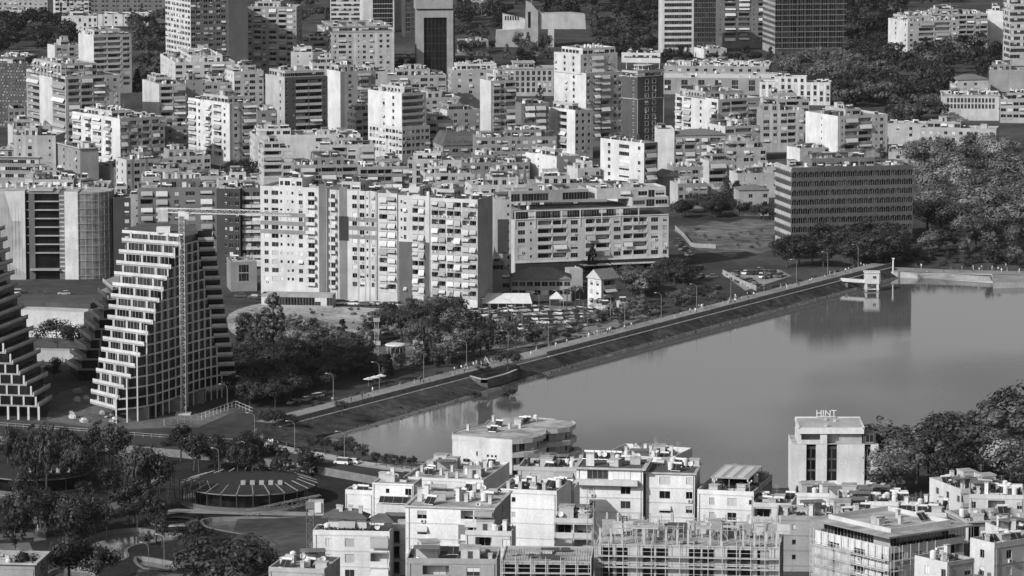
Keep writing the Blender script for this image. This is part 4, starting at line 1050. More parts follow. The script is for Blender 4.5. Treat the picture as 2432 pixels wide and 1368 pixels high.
for k in range(NF):
    zf = GZ+4.2+FH*k if k else GZ+4.2
    ic, Ck = on_curve(CX[k], zf); xr = 527-57*k/(NF-1); ir, Rk = on_curve(xr, zf)
    yc = proj(Ck)[1]; Lk = W(LX[k], yc-(17-7*k/15), zf)
    ch = [Ck]+[Vector((p.x, p.y, zf)) for i, p in enumerate(curve) if ic < i < ir]+[Rk]
    R2 = Rk+Vector((4.6, 1.2, 0)); bl = Lk+Vector((6, 22, 0)); br = R2+Vector((-2, 16, 0))
    q = MB(); full = [Lk]+ch+[R2, br, bl]
    q.prism([loc(p) for p in full], zf-GZ-.35, zf-GZ, THIN, top=flat('terrace_tile', .3, .9)); obj('floor_slab', q.mesh('floor_slab'), t)
    # glass behind, for the storey that stands on this slab
    ztop = zf+FH-.35
    if k < NF-1 or True:
        q = MB(); u = (Ck-Lk).normalized(); n = Vector((-u.y, u.x, 0))
        gl = [Lk+n*1.9+u*1.2, Ck+n*1.9-u*.2]; gc = inner(ch, .55); gr = [Rk+Vector((0, 2.2, 0)), R2+Vector((-.6, 2.2, 0))]
        wallstrip(q, [loc(p) for p in gl], zf-GZ, ztop-GZ, GLASS); wallstrip(q, [loc(p) for p in [gl[1]]+gc], zf-GZ, ztop-GZ, GLASS)
        wallstrip(q, [loc(p) for p in [gc[-1]]+gr+[br]], zf-GZ, ztop-GZ, GLASSD); wallstrip(q, [loc(p) for p in [bl, gl[0]]], zf-GZ, ztop-GZ, wall(.2))
        obj('glass_wall', q.mesh('glass_wall'), t)
        q = MB(); nm_ = int((gl[1]-gl[0]).length/1.3)
        for j in range(nm_):
            p = loc(gl[0].lerp(gl[1], (j+.5)/nm_)-n*.08); q.box(p.x-.06, p.x+.06, p.y-.06, p.y+.06, zf-GZ, ztop-GZ, wall(.3) if j % 3 else wall(.55))
        obj('mullions', q.mesh('mullions'), t)
        for f in (.05, .38, .72, .97):
            p = loc(gl[0].lerp(gl[1], f)-n*.25); q = MB(); q.box(p.x-.3, p.x+.3, p.y-.3, p.y+.3, zf-GZ, ztop-GZ, COLM); obj('pier', q.mesh('pier'), t)
    # the pale parapet bands and the thin edge of the curved grid
    q = MB(); band(q, [loc(Lk)+Vector((0, 0, 0)), loc(Ck)], zf-GZ-.45, zf-GZ+.85, .25, BAND); obj('parapet', q.mesh('parapet'), t)
    q = MB(); band(q, [loc(p)-Vector((0, .02, 0)) for p in ch], zf-GZ-.4, zf-GZ+.02, .35, COLM); obj('edge_beam', q.mesh('edge_beam'), t)
    q = MB(); band(q, [loc(Rk), loc(R2)], zf-GZ-.45, zf-GZ+.85, .25, BAND); obj('parapet', q.mesh('parapet'), t)
    for i in range(len(curve)):
        if ic-.35 <= i <= ir: cols_top[i] = ztop-GZ if k < NF-1 else zf-GZ
for i, zt_ in cols_top.items():
    p = loc(curve[i]); q = MB(); q.box(p.x-.2, p.x+.2, p.y-.12, p.y+.25, 0, zt_, COLM); obj('column', q.mesh('column'), t)
# top crown
zf = GZ+4.2+FH*NF; ic, Ck = on_curve(434, zf); _, Rk = on_curve(470, zf); Lk = W(290, proj(Ck)[1]-10, zf)
q = MB(); q.prism([loc(p) for p in (Lk, Ck, Rk, Rk+Vector((-2, 14, 0)), Lk+Vector((5, 18, 0)))], zf-GZ-.9, zf-GZ, BAND, top=ROOFD); obj('roof', q.mesh('roof'), t)
q = MB(); q.box(*[v for v in (loc(Ck).x-8, loc(Ck).x-4, loc(Ck).y+3, loc(Ck).y+6)], zf-GZ, zf-GZ+1.6, WHITE); obj('roof_box', q.mesh('roof_box'), t)
for k in range(3):
    p = loc(curve[2+4*k]); q = MB(); q.box(p.x-3, p.x+3, p.y+2.5, p.y+8, 0, 4, CONCD); obj('ground_floor', q.mesh('ground_floor'), t)
# left tower, cut by the picture edge: bands climb to the right
base2 = W(92, 998, GZ); t2 = thing('terraced_tower', 'terraced tower with rising balcony bands cut by the left edge', 'building', base2)
def loc2(p): return Vector((p.x-base2.x, p.y-base2.y, p.z-GZ))
CX2 = [92, 80, 62, 46, 28, 10, -6, -22, -38, -52, -66, -80, -94, -108, -120, -132]
EX2 = [124, 120, 114, 105, 97, 86, 80, 67, 58, 51, 42, 35, 30, 24, 18, 12]
for k in range(16):
    zf = GZ+4.2+FH*k; f = W(92, 998, zf)
    Ck = W(CX2[k], 975-27.3*k+.9*k*k*.1, zf); Ck = Vector((base2.x+(CX2[k]-92)/8.25, base2.y+(92-CX2[k])*.07, zf))
    yc = proj(Ck)[1]; Ek = W(EX2[k], yc-(20+1.0*(EX2[k]-CX2[k]-30)*.22), zf)
    Fk = Ck+Vector((-40, 8, 0)); bk = Ek+Vector((-14, 20, 0)); b2_ = Fk+Vector((0, 26, 0))
    q = MB(); q.prism([loc2(p) for p in (Fk, Ck, Ek, bk, b2_)], zf-GZ-.35, zf-GZ, THIN); obj('floor_slab', q.mesh('floor_slab'), t2)
    ztop = zf+FH-.35; u = (Ek-Ck).normalized(); n = Vector((-u.y, u.x, 0))
    q = MB(); g = [Fk+Vector((0, .6, 0)), Ck+Vector((-1.5, .6, 0)), Ck+n*1.9+u*.2, Ek+n*1.9-u*1.0, bk]
    wallstrip(q, [loc2(p) for p in g], zf-GZ, ztop-GZ, GLASSD); obj('glass_wall', q.mesh('glass_wall'), t2)
    q = MB(); band(q, [loc2(Ck), loc2(Ek)], zf-GZ-.45, zf-GZ+.85, .25, BAND); obj('parapet', q.mesh('parapet'), t2)
    q = MB(); band(q, [loc2(Fk), loc2(Ck)], zf-GZ-.4, zf-GZ+.03, .35, COLM); obj('edge_beam', q.mesh('edge_beam'), t2)
    for j in range(4):
        p = loc2(Ck.lerp(Fk, .02+.09*j)); q = MB(); q.box(p.x-.25, p.x+.25, p.y-.02, p.y+.4, zf-GZ, ztop-GZ, COLM); obj('column', q.mesh('column'), t2)
for j in range(4):
    p = loc2(base2)+Vector((-3.0*j, .3*j, 0)); q = MB(); q.box(p.x-.3, p.x+.3, p.y, p.y+.5, 0, 4.0, COLM); obj('column', q.mesh('column'), t2)
# low terraced wing between the two towers
base3 = W(208, 905, GZ); t3 = thing('terraced_wing', 'dark terraced wing stepping down left of the curved tower', 'building', base3)
def loc3(p): return Vector((p.x-base3.x, p.y-base3.y, p.z-GZ))
for k in range(9):
    zf = GZ+3.6+FH*.98*k; xl = 154+11.2*k; xr = 184+9.6*k
    A_ = W(xr, 886-25.4*k, zf); A_ = Vector((base3.x+(xr-208)/7.8, base3.y+(xr-184)*.16, zf)); Bk = W(xl, proj(A_)[1]-19, zf)
    E_ = Vector((base3.x+6.5+.2*k, A_.y+.6, zf)); bk = E_+Vector((3, 20, 0)); b_l = Bk+Vector((3, 14, 0))
    q = MB(); q.prism([loc3(p) for p in (Bk, A_, E_, bk, b_l)], zf-GZ-.3, zf-GZ, wall(.3)); obj('floor_slab', q.mesh('floor_slab'), t3)
    q = MB(); band(q, [loc3(Bk), loc3(A_)], zf-GZ-.4, zf-GZ+.9, .25, wall(.5)); obj('parapet', q.mesh('parapet'), t3)
    q = MB(); u = (A_-Bk).normalized(); n = Vector((-u.y, u.x, 0)); zb_ = zf-FH*.98 if k else GZ
    wallstrip(q, [loc3(p) for p in (Bk+n*1.6, A_+n*1.6, A_+Vector((0, .5, 0)), E_+Vector((0, .5, 0)))], zb_-GZ, zf-GZ-.3, GLASSD); obj('glass_wall', q.mesh('glass_wall'), t3)
    q = MB(); p = loc3(E_)-Vector((3.5, -.2, 0)); q.box(p.x-.25, p.x+.25, p.y-.1, p.y+.3, zb_-GZ, zf-GZ-.3, wall(.3)); obj('column', q.mesh('column'), t3)
# ------------------------------------------------------------------ tower crane in front of the curved grid
def lattice(q, p, e, w, n, m, r=.07):
    p, e = Vector(p), Vector(e); d = (e-p).normalized()
    a = Vector((0, 0, 1)).cross(d) if abs(d.z) < .9 else Vector((1, 0, 0)); a.normalize(); c_ = d.cross(a)
    cs = [a*w/2+c_*w/2, a*w/2-c_*w/2, -a*w/2-c_*w/2, -a*w/2+c_*w/2]
    for x in cs: q.bar(p+x, e+x, r, m)
    for i in range(n):
        A, Bq = p.lerp(e, i/n), p.lerp(e, (i+1)/n)
        for j in range(4):
            x, y = (cs[j], cs[(j+1) % 4]) if i % 2 else (cs[(j+1) % 4], cs[j])
            q.bar(A+x, Bq+y, r*.6, m); q.bar(A+cs[j], A+cs[(j+1) % 4], r*.6, m)
def crane(label, base, h, jib, cj, az, m, mw=1.5, extra=True, tilt=0):
    t = thing('tower_crane', label, 'crane', base)
    q = MB(); q.box(-2.2, 2.2, -2.2, 2.2, -.2, .5, CONC); obj('base', q.mesh('base'), t)
    q = MB(); lattice(q, (0, 0, .5), (0, 0, h), mw, int(h/1.6), m, .06); obj('mast', q.mesh('mast'), t)
    if extra:
        d = Vector((math.cos(az), math.sin(az), tilt)).normalized()
        q = MB(); q.box(-.9, .9, -.9, .9, h, h+1.4, m); obj('slewing_unit', q.mesh('slewing_unit'), t)
        q = MB(); lattice(q, Vector((0, 0, h+1.6)), Vector((0, 0, h+1.6))+d*jib, 1.3, int(jib/1.7), m, .07); obj('jib', q.mesh('jib'), t)
        q = MB(); lattice(q, Vector((0, 0, h+1.6)), Vector((0, 0, h+1.6))-d*cj, 1.2, int(cj/1.5), m, .09); obj('counter_jib', q.mesh('counter_jib'), t)
        e = Vector((0, 0, h+.4))-d*(cj-1); q = MB(); q.box(e.x-1.5, e.x+1.5, e.y-.9, e.y+.9, e.z-2, e.z+1, CONC); obj('counterweight', q.mesh('counterweight'), t)
        q = MB(); q.box(.9, 2.2, -.9, .6, h-.8, h+1.2, WHITE); obj('cab', q.mesh('cab'), t)
        c_ = Vector((0, 0, h+1.2))+d*jib*.7; q = MB(); q.bar(c_, c_-Vector((0, 0, 9)), .04, METALD); q.box(c_.x-.3, c_.x+.3, c_.y-.3, c_.y+.3, c_.z-9.8, c_.z-9, METALD); obj('hook', q.mesh('hook'), t)
    return t
PALE = flat('crane_paint', .6, .5, .4)
cb = W(436, 984, GZ)
crane('pale tower crane with a long jib in front of the terraced tower', cb, 58.5, 33, 6.6, R(-12), PALE, 1.5)
# ------------------------------------------------------------------ small buildings between the slab and the dam
b = B('low block with three rows of windows beside the dark-roofed hall', 1146, 643, 3, 66, 4, 4, '!.v_v', None, .34, dep=12, gh=.6, fh=3.0, clut=4, shut=.05); b.done()
b = B('dark-roofed two-storey hall with a row of square windows', 1214, 664, 2, 142, 4, 1, '!' + 'v'*8, None, .4, dep=14, gh=1.5, fh=3.0, par=.2, clut=0, roof='hip', rh=3.6, shut=.05); b.done()
BB('white corner house with dark sloping roof and arched windows', 1428, 664, 3, 40, 32, 38, '!.L.', '!.w.w.', .3, .74, par=.1, gh=1, roof='gable', rh=3.2, clut=0, name='house')
BB('small white kiosk with a mono-pitch roof behind the dark hall', 1352, 640, 1, 32, 8, 12, '_', '_', .55, dep=7, gh=2.5, clut=1, name='kiosk')
BB('white cube pavilion with a wall sign at the foot of the slab', 1012, 662, 2, 70, 4, 2, '!___', None, .7, dep=12, gh=.6, fh=2.9, clut=2, name='pavilion')
b = B('white bar pavilion with lettering on its wall beside the slab', 1040, 664, 2, 44, 2, 2, None, None, .66, dep=10, gh=.3, fh=2.9, clut=0, name='pavilion')
text(b.o, 'BAR ART', (.6, -1.2, 4.4), 1.15, METALD); part(b.o, 'sign_board', [(.1, b.L-.1, -1.15, -.9, 3.9, 6.0)], wall(.66)); b.done()
BB('low shop row with dark glazing at the foot of the long slab', 790, 700, 1, 170, 4, -8, '!' + 'G'*12, None, .34, dep=6, gh=.6, clut=0, name='shop_row', roofm=ROOF)
BB('striped entrance kiosk under the curved balconies block', 548, 622, 2, 62, 8, 10, '!_GG_', None, .25, dep=14, clut=4, name='kiosk')
# white pitched canopies of the market by the parking lot
tp = W(1142, 738, GZ); s_ = scale_at(tp); t = thing('market_canopy', 'long white pitched market canopy in front of the low hall', 'canopy', tp, R(-2))
wd = 122/s_; q = MB()
q.face([(0, 0, 2.6), (wd, 0, 2.6), (wd-1.2, 6, 5.4), (.6, 6, 5.4)], WHITE); q.face([(0, 0, 2.5), (.6, 6, 5.3), (wd-1.2, 6, 5.3), (wd, 0, 2.5)], WHITE); q.face([(.6, 6, 5.4), (wd-1.2, 6, 5.4), (wd, 11, 3), (0, 11, 3)], WHITE)
obj('roof', q.mesh('roof'), t)
for k in range(7):
    for y in (.2, 10.6): part(t, 'post', [(.2+(wd-.6)*k/6, .4+(wd-.6)*k/6, y, y+.2, 0, 2.6)], METAL)
part(t, 'back_wall', [(.3, wd-.3, 8, 8.2, 0, 2.5)], wall(.45))
tp = W(1305, 728, GZ); t = thing('market_tent', 'small white peaked tent beside the dark-roofed hall', 'tent', tp)
q = MB()
for a, c_ in (((0, 0), (5, 0)), ((5, 0), (5, 5)), ((5, 5), (0, 5)), ((0, 5), (0, 0))): q.face([(*a, 2.6), (*c_, 2.6), (2.5, 2.5, 5)], WHITE)
obj('roof', q.mesh('roof'), t)
for x in (.1, 4.8):
    for y in (.1, 4.8): part(t, 'post', [(x, x+.12, y, y+.12, 0, 2.6)], METAL)

for i, (x, y, w_, lb) in enumerate(((1040, 800, 40, 'long low white shed left of the parked cars'), (1160, 812, 26, 'small pale kiosk between the car park and the dam'), (1420, 752, 34, 'white kiosk by the car park exit'), (1470, 744, 22, 'small white hut right of the car park exit kiosk'), (985, 838, 20, 'grey ticket hut beside the rides'))):
    BB(lb, x, y-26, 1, w_, 6, 8, '!v_v', None, .62 if i != 4 else .4, dep=5, gh=.2, fh=2.8, par=.3, clut=1, name='kiosk', far=False)
# ------------------------------------------------------------------ foreground houses on the hillside
b = B('white house with a flat pale roof and shuttered loggia in the foreground', 1172, 1207, 4, 209, 41, -10, '!_v___lL', '!_w_', 0.82, .4, zr=51, zb=34, fh=3.1, clut=0, par=.25, eave=.35, shut=.4, awn=.3, name='house')
for (x, y, k) in ((.62, .35, 'chimney'), (.9, .3, 'chimney'), (.72, .75, 'chimney')): b.clut.append((k, (b.L*x, b.D*y, b.zt-.2), 0))
b.clut += [('solar_heater', (b.L*.5, b.D*.6, b.zt-.2), -.5), ('chimney', (b.L*.6, b.D*.9, b.zt-.2), 0)]
panel(b, b.L*.60, b.L*.70, 5, lvl(b, 3)-.2, wall(.2)); panel(b, b.L*.68, b.L*.99, lvl(b, 3)-.5, lvl(b, 3)+.6, wall(.66), y=-.5, name='balcony_band', dp=.3)
b.done()
b = B('terrace house with low pyramid roofs in the left foreground', 925, 1262, 3, 182, 10, -6, '!_w_v_.L', '_', 0.79, zr=46, zb=30, clut=0, shut=.6, awn=.5, name='house', par=.9)
L, D = b.L, b.D
z1 = b.vol(L*.18, D*.35, L*.5, D*.6, b.zt-.9, b.zt-.85, 1, 2.9, '!_L_', None, wall(.68), wall(.68), par=.1)
b.hip(L*.14, D*.28, L*.52, D*.62, z1+.01, 1.6, ROOFD, over=.7); b.hip(L*.7, D*.3, L*.34, D*.6, z1-.8, 1.5, ROOFD, over=.4)
for (x, y) in ((.34, .5), (.3, .6), (.46, .55), (.6, .45)): b.clut.append(('chimney', (L*x, D*y, z1+.6), 0))
for j in range(6): b.clut.append(('planter', (L*(.2+.11*j), D*.12, b.zt-.9), 0))
b.done()
b = BB('white cube house with solar panels left of the flat pale roof house', 982, 1150, 4, 98, 20, -12, '!_s_w', '_', 0.82, .6, zr=38, zb=20, clut=0, name='house', st=None, roofm=ROOF, par=.3)
for k in range(3): obj('solar_panel', small('solar_heater'), b.o, (3+2.1*k, -1.4, b.zt-4.2-.0))
part(b.o, 'porch', [(1.5, 9.5, -2.6, -.02, b.zt-7.5, b.zt-4.3)], wall(.68))
BB('low white block with a sunken dark roof at the left of the foreground', 884, 1165, 3, 64, 12, -14, '!__', None, 0.79, zr=36, zb=20, clut=3, par=1.0, roofm=ROOFD, name='house')
BB('long white hall with a pale flat roof near the lake shore', 1148, 1140, 1, 190, 62, -14, '!_________', None, 0.77, zr=17, zb=4, clut=8, par=.7, name='hall', shut=.2)
b = B('white block with plain stepped walls in the central foreground', 1322, 1166, 4, 142, 34, -14, '!_s___', None, 0.84, zr=46, zb=26, clut=0, roofm=ROOFD, name='house', par=.8)
b.clut += [('chimney', (b.L*.2*j+1.5, b.D*.3, b.zt-.8), 0) for j in range(4)]; b.clut += [('solar_heater', (b.L*.75, b.D*.6, b.zt-.8), -.4)]; b.done()
BB('white wing with a rounded corner right of the stepped walls', 1364, 1160, 4, 40, 8, -8, '_', None, 0.72, zr=44, zb=26, clut=2, dep=8, name='house')
b = B('white house with a dark flat roof and a glazed top balcony', 1527, 1113, 4, 158, 12, -8, '!_w__v_', None, 0.84, zr=46, zb=26, clut=0, roofm=ROOFD, eave=.7, par=.2, name='house', dep=13)
L = b.L; q = MB(); q.box(0, L*.93, -1.6, -.05, lvl(b, 3)-.3, lvl(b, 3)+.8, wall(.68)); obj('balcony', q.mesh('balcony'), b.o)
for j in range(6): b.clut.append(('solar_heater', (1.2+2.2*j*.55, b.D*.85, b.zt-.2), -.2))
b.add('window', win_mesh(L*.32, 1.9, 'lite'), (L*.32, -.04, lvl(b, 3)+.85), 0); b.add('window', win_mesh(L*.26, 1.9, 'shut'), (L*.68, -.04, lvl(b, 3)+.85), 0); b.done()
b = B('white house with a dark roof and square windows, right of the glazed balcony', 1650, 1124, 4, 116, 14, -8, '!_v_w', None, 0.84, zr=45, zb=26, clut=0, roofm=ROOFD, eave=.4, par=.2, name='house', dep=12)
b.clut += [('solar_heater', (b.L*.6, b.D*.7, b.zt-.2), -.3), ('steel_tank', (b.L*.8, b.D*.8, b.zt-.2), 0), ('roof_box', (b.L*.9, b.D*.85, b.zt-.2), 0), ('chimney', (b.L*.7, b.D*.8, b.zt-.2), 0)]; b.done()
b = B('white terrace house with a roof bar under a pale canopy', 1790, 1168, 3, 134, 44, -14, '!_w_v_s', '!GG', 0.79, .3, zr=42, zb=26, clut=0, name='house', par=.9)
L, D, z = b.L, b.D, b.zt-.9
part(b.o, 'canopy', [(L*.18, L*.86, D*.15, D*.9, z+2.9, z+3.1)], METAL)
for j in range(3): part(b.o, 'skylight', [(L*(.24+.2*j), L*(.36+.2*j), D*.2, D*.8, z+3.105, z+3.18)], flat('milk_glass', .55, .4))
part(b.o, 'glazing', [(L*.2, L*.84, D*.5, D*.55, z, z+2.9)], GLASSD)
for x in (.2, .5, .84):
    for y in (.17, .88): part(b.o, 'post', [(L*x, L*x+.12, D*y, D*y+.12, z, z+2.9)], METAL)
for x in (.3, .92):
    q = MB(); q.bar((L*x, .5, z), (L*x, .5, z+3), .05, WHITE, 6)
    for d in (-.4, .4): q.bar((L*x, .5, z+2.6), (L*x+d, .5, z+3), .04, WHITE); q.cyl(L*x+d, .5, z+2.95, z+3.3, .17, WHITE, 8)
    obj('terrace_lamp', q.mesh('terrace_lamp'), b.o)
for j in range(10): b.clut.append(('planter', (L*(.3+.07*j), D*(.25 if j % 2 else .42), z), 0))
part(b.o, 'railing', [(.3, L-.3, .02, .08, z+1.7, z+1.78)], METALD); b.done()
BB('roof terrace house with pale parapets at the water edge', 1592, 1088, 2, 160, 52, -22, '!_LL_', None, 0.72, zr=20, zb=4, clut=8, name='house', par=1.3, roofm=ROOF)
BB('long low house with a dark roof between the villa and the terraces', 1420, 1112, 2, 190, 20, -8, '!_v_L_v', None, .5, zr=26, zb=8, clut=12, name='house', dep=12)
BB('low pale house with roof equipment below the hotel', 1990, 1172, 2, 104, 20, -6, '!_v_', None, 0.79, zr=26, zb=10, clut=8, name='house', dep=10, roofm=ROOFD)
BB('grey-roofed house at the foot of the hotel', 1985, 1172, 2, 72, 6, 6, '_v', None, 0.72, zr=30, zb=12, clut=3, name='house', dep=8, roof='hip', rh=1)
BB('low white house with roof clutter right of the hotel', 2160, 1192, 3, 170, 12, -4, '!_L_v_w', None, 0.77, zr=38, zb=20, clut=26, name='house', dep=14)
BB('white house with a mono-pitch pale roof at the right edge', 2282, 1162, 3, 130, 42, 20, '!L_v', '_w', 0.66, .68, zr=34, zb=16, clut=8, name='house', dep=16)
BB('low dark-roofed house left of the netted corner block', 1968, 1225, 3, 120, 6, 8, '!_v_', None, 0.67, zr=42, zb=26, clut=10, name='house', dep=12, roofm=ROOFD)
BB('glazed dark-roofed house at the right edge', 2300, 1238, 2, 150, 14, 14, '!GG_GG', 'G', .3, zr=46, zb=30, clut=4, name='house', dep=12, roofm=ROOFD, eave=.5)
# netted corner block with overhanging roof
b = B('corner block with a deep overhanging roof and scaffolding at right', 2113, 1300, 3, 176, 148, 36, '!L_v_v_L', '!_v_v_w', .6, .8, zr=46.6, zb=32, clut=0, par=.9, dep=22, shut=.1, roof='none')
L, D, z = b.L, b.D, b.zt-.9
z2 = b.vol(1.2, 1.2, L-2.4, D-2.4, z, z+.05, 1, 2.7, '!GGGGGGGGGG', '!GGGGG_', wall(.3), wall(.5), 'L', par=.1)
q = MB(); q.box(-1.3, L+1.3, -1.3, D+1.3, z2, z2+.35, flat('roof_metal', .22, .7), ROOF)
for x0, x1, y0, y1 in ((1.8, L-1.8, 1.8, 2.1), (1.8, L-1.8, D-2.1, D-1.8), (1.8, 2.1, 2.1, D-2.1), (L-2.1, L-1.8, 2.1, D-2.1)): q.box(x0, x1, y0, y1, z2+.35, z2+1.2, wall(.7))
obj('roof', q.mesh('roof'), b.o)
for j, k in enumerate(('chimney', 'roof_box', 'steel_tank', 'chimney', 'air_conditioner', 'chimney', 'solar_heater')): b.clut.append((k, (4+(L-8)*j/6, D*.35+(j % 3)*2.5, z2+.35), 0))
def scaffold(b, L, side=False, D=0, lifts=7, lo=0.0, z1=None, step=2.0, name='scaffold', m=flat('scaffold_tube', .5, .6)):
    z1 = z1 or b.zt; q = MB(); n = int(L/step)
    def P(x, d, z): return (x, -d, z) if not side else (-d, D-x, z)
    for j in range(n+1):
        x = L*j/n
        for d in (.4, 1.3): q.bar(P(x, d, lo), P(x, d, z1+1.4), .07, m)
    k = int((z1-lo)/2)
    for i in range(1, k+1):
        z = lo+2*i
        for d in (.4, 1.3): q.bar(P(0, d, z), P(L, d, z), .065, m)
        q.bar(P(0, 1.3, z+1), P(L, 1.3, z+1), .04, m)
    obj(name, q.mesh(name), b.o)
    for i in range(1, k+1):
        w_ = MB(); z = lo+2*i
        pts = [P(0, .45, z), P(L, .45, z), P(L, 1.25, z), P(0, 1.25, z)]; w_.face(pts, flat('scaffold_board', .3, .9)); w_.face([(x, y, zz-.05) for x, y, zz in reversed(pts)], flat('scaffold_board', .3, .9)); obj('walkway', w_.mesh('walkway'), b.o)
scaffold(b, b.D, True, b.D, z1=b.zt-1, lo=2); scaffold(b, b.L*.55, z1=b.zt-1, lo=2)
def netmat():
    m, nt, bs = _mat('safety_net'); mixnoise(nt, bs, .5, [(.4, .4, (1, 1, 1))]); bs.inputs['Roughness'].default_value = .9
    tr = nt.nodes.new('ShaderNodeBsdfTransparent'); mx = nt.nodes.new('ShaderNodeMixShader'); mx.inputs[0].default_value = .45
    nt.links.new(tr.outputs[0], mx.inputs[1]); nt.links.new(bs.outputs[0], mx.inputs[2]); nt.links.new(mx.outputs[0], nt.nodes['Material Output'].inputs[0]); return m
NET = netmat()
for x0, x1, z0, z1 in ((.5, 7, 3, 12), (7.5, 12, 5, 13)):
    q = MB(); q.face([(-1.45, b.D-x0, z0), (-1.45, b.D-x1, z0), (-1.4, b.D-x1, z1), (-1.4, b.D-x0, z1)], NET); obj('safety_net', q.mesh('safety_net'), b.o)
q = MB(); q.face([(1, -1.42, 3), (6, -1.42, 3), (6, -1.42, 11), (1, -1.42, 11)], NET); obj('safety_net', q.mesh('safety_net'), b.o)
b.done()
# concrete shells under construction
b = B('unfinished concrete block with scaffolding along the bottom edge', 1852, 1300, 3, 438, 60, -6, '!.:O:O._OO__OO_:OO.O_', 'O.', .5, .36, zr=57, zb=38, clut=0, par=.2, shut=0, ac=0, awn=0, name='construction_building', dep=17)
scaffold(b, b.L, z1=b.zt-.5, lo=1, step=2.4, m=flat('scaffold_tube', .5, .6)); L, D = b.L, b.D
rr = random.Random(12)
for i in range(17):
    x = .6+(L-1.4)*i/16
    for y in (.6, D*.5, D-1.2):
        if rr.random() < .75: part(b.o, 'column', [(x, x+.35, y, y+.35, b.zt-.2, b.zt+2.7)], CONC)
    if rr.random() < .6: part(b.o, 'formwork_beam', [(x-.1, x+2.4, D*.45, D*.45+.9, b.zt+2.7, b.zt+2.9)], flat('scaffold_board', .3, .9))
    if rr.random() < .5: part(b.o, 'hanging_sheet', [(x, x+rr.uniform(1, 2.4), D*.45, D*.45+.06, b.zt+rr.uniform(.2, 1), b.zt+2.7)], rr.choice((wall(.6), wall(.3), METALD)))
for i in range(8): part(b.o, 'block_wall', [(L*i/8+.4, L*i/8+rr.uniform(2, 4), D*.7, D*.7+.2, b.zt-.2, b.zt+rr.uniform(1, 2.4))], rr.choice((wall(.4), wall(.5), CONCD)))
for i in range(110):
    q = MB(); x, y = rr.uniform(.5, L-.5), rr.uniform(.5, D-.5); hgt = rr.uniform(1.2, 3.2); q.bar((x, y, b.zt-.2), (x+rr.uniform(-.15, .15), y, b.zt+hgt), .07, flat('scaffold_tube', .5, .6)); obj('prop', q.mesh('prop'), b.o)
for i in range(14):
    q = MB(); x = rr.uniform(2, L-4); y = rr.uniform(1, D-2); w_ = rr.uniform(2, 5); z = b.zt+rr.choice((.0, 2.2, 2.4)); q.box(x, x+w_, y, y+rr.uniform(.8, 2.5), z, z+rr.uniform(.08, .35), rr.choice((CONC, wall(.5), flat('scaffold_board', .3, .9)))); obj('formwork_board', q.mesh('formwork_board'), b.o)
for i in range(26):
    q = MB(); x = rr.uniform(1, L-1); y = rr.uniform(.5, D-1); d = rr.choice((-2, 2)); q.bar((x, y, b.zt), (x+d, y, b.zt+2.6), .06, METAL); q.bar((x, y, b.zt+2.5), (x+3, y, b.zt+2.5), .06, METAL); obj('brace', q.mesh('brace'), b.o)
b.done()
b = B('unfinished concrete block with starter bars left of the long shell', 1404, 1334, 2, 214, 6, -3, '!:O:O.OO.OO', None, .44, zr=55, zb=38, clut=0, par=.2, shut=0, ac=0, awn=0, name='construction_building', dep=14)
scaffold(b, b.L, z1=b.zt-.5, lo=1, step=2.4)
for i in range(70):
    q = MB(); x = .3+(b.L-.6)*(i % 35)/34; y = .4 if i < 35 else 5; q.bar((x, y, b.zt), (x+rr.uniform(-.1, .1), y, b.zt+rr.uniform(.8, 1.4)), .035, METALD); obj('starter_bar', q.mesh('starter_bar'), b.o)
for i in range(10):
    q = MB(); x = rr.uniform(1, b.L-3); y = rr.uniform(2, 10); q.box(x, x+rr.uniform(1, 4), y, y+1.2, b.zt, b.zt+rr.uniform(.1, .5), rr.choice((CONC, wall(.5), METALD))); obj('material_pile', q.mesh('material_pile'), b.o)
b.done()
BB('roofless house shell with tarps between the crane masts', 1180, 1328, 2, 215, 10, -3, '!_L_v_', None, .4, zr=52, zb=36, clut=6, name='construction_building', dep=12, roofm=ROOFD)
BB('low parapet roof at the bottom edge below the left crane', 770, 1352, 2, 132, 10, -12, '__', None, .5, zr=46, zb=32, clut=6, dep=12, name='house', par=.8)
BB('small white house with a dark roof at the bottom right', 2250, 1336, 2, 64, 78, 38, '!_w', '!_w_w', .45, .7, zr=57, zb=42, clut=3, name='house', roofm=ROOFD, par=.6)
BB('white house with corner balconies at the bottom right edge', 2362, 1290, 4, 100, 58, 36, '!_w_b', '!_w_', .5, .7, zr=58, zb=38, clut=3, name='house', roofm=ROOFD)
BB('white house front with dark windows behind the corner balconies house', 2396, 1262, 2, 70, 30, 20, '!L_L', '_', 0.72, zr=50, zb=38, clut=4, name='house', dep=10)
b = BB('white fascia roof of a park hall in the bottom left corner', 82, 1338, 1, 120, 10, -6, '_', None, .4, zr=12, zb=2, dep=14, clut=0, par=1.4, eave=.6, name='hall', roofm=ROOF)
BB('dim plain block between the long shell and the corner block', 1962, 1226, 4, 118, 6, -5, '!_s__', None, .4, zr=44, zb=26, clut=4, dep=12, name='house')
BB('pale house with stepped parapets behind the long shell', 1880, 1196, 3, 92, 20, -10, '!L_w', '_', .66, zr=40, zb=26, clut=6, dep=10, name='house')
BB('white low house tucked between the plain walls and the hoist mast', 1408, 1232, 3, 92, 6, -6, '!LL', None, .74, zr=42, zb=28, clut=5, dep=8, name='house')
BB('white annex under the flat pale roof house', 1215, 1262, 3, 110, 10, -8, '!_L_v', None, .7, zr=47, zb=34, clut=4, dep=6, name='house')
BB('white side block between the pyramid roofs and the flat pale roof', 972, 1246, 4, 60, 6, -8, '!L_', None, .74, zr=46, zb=32, clut=3, dep=8, name='house', bst='rail')
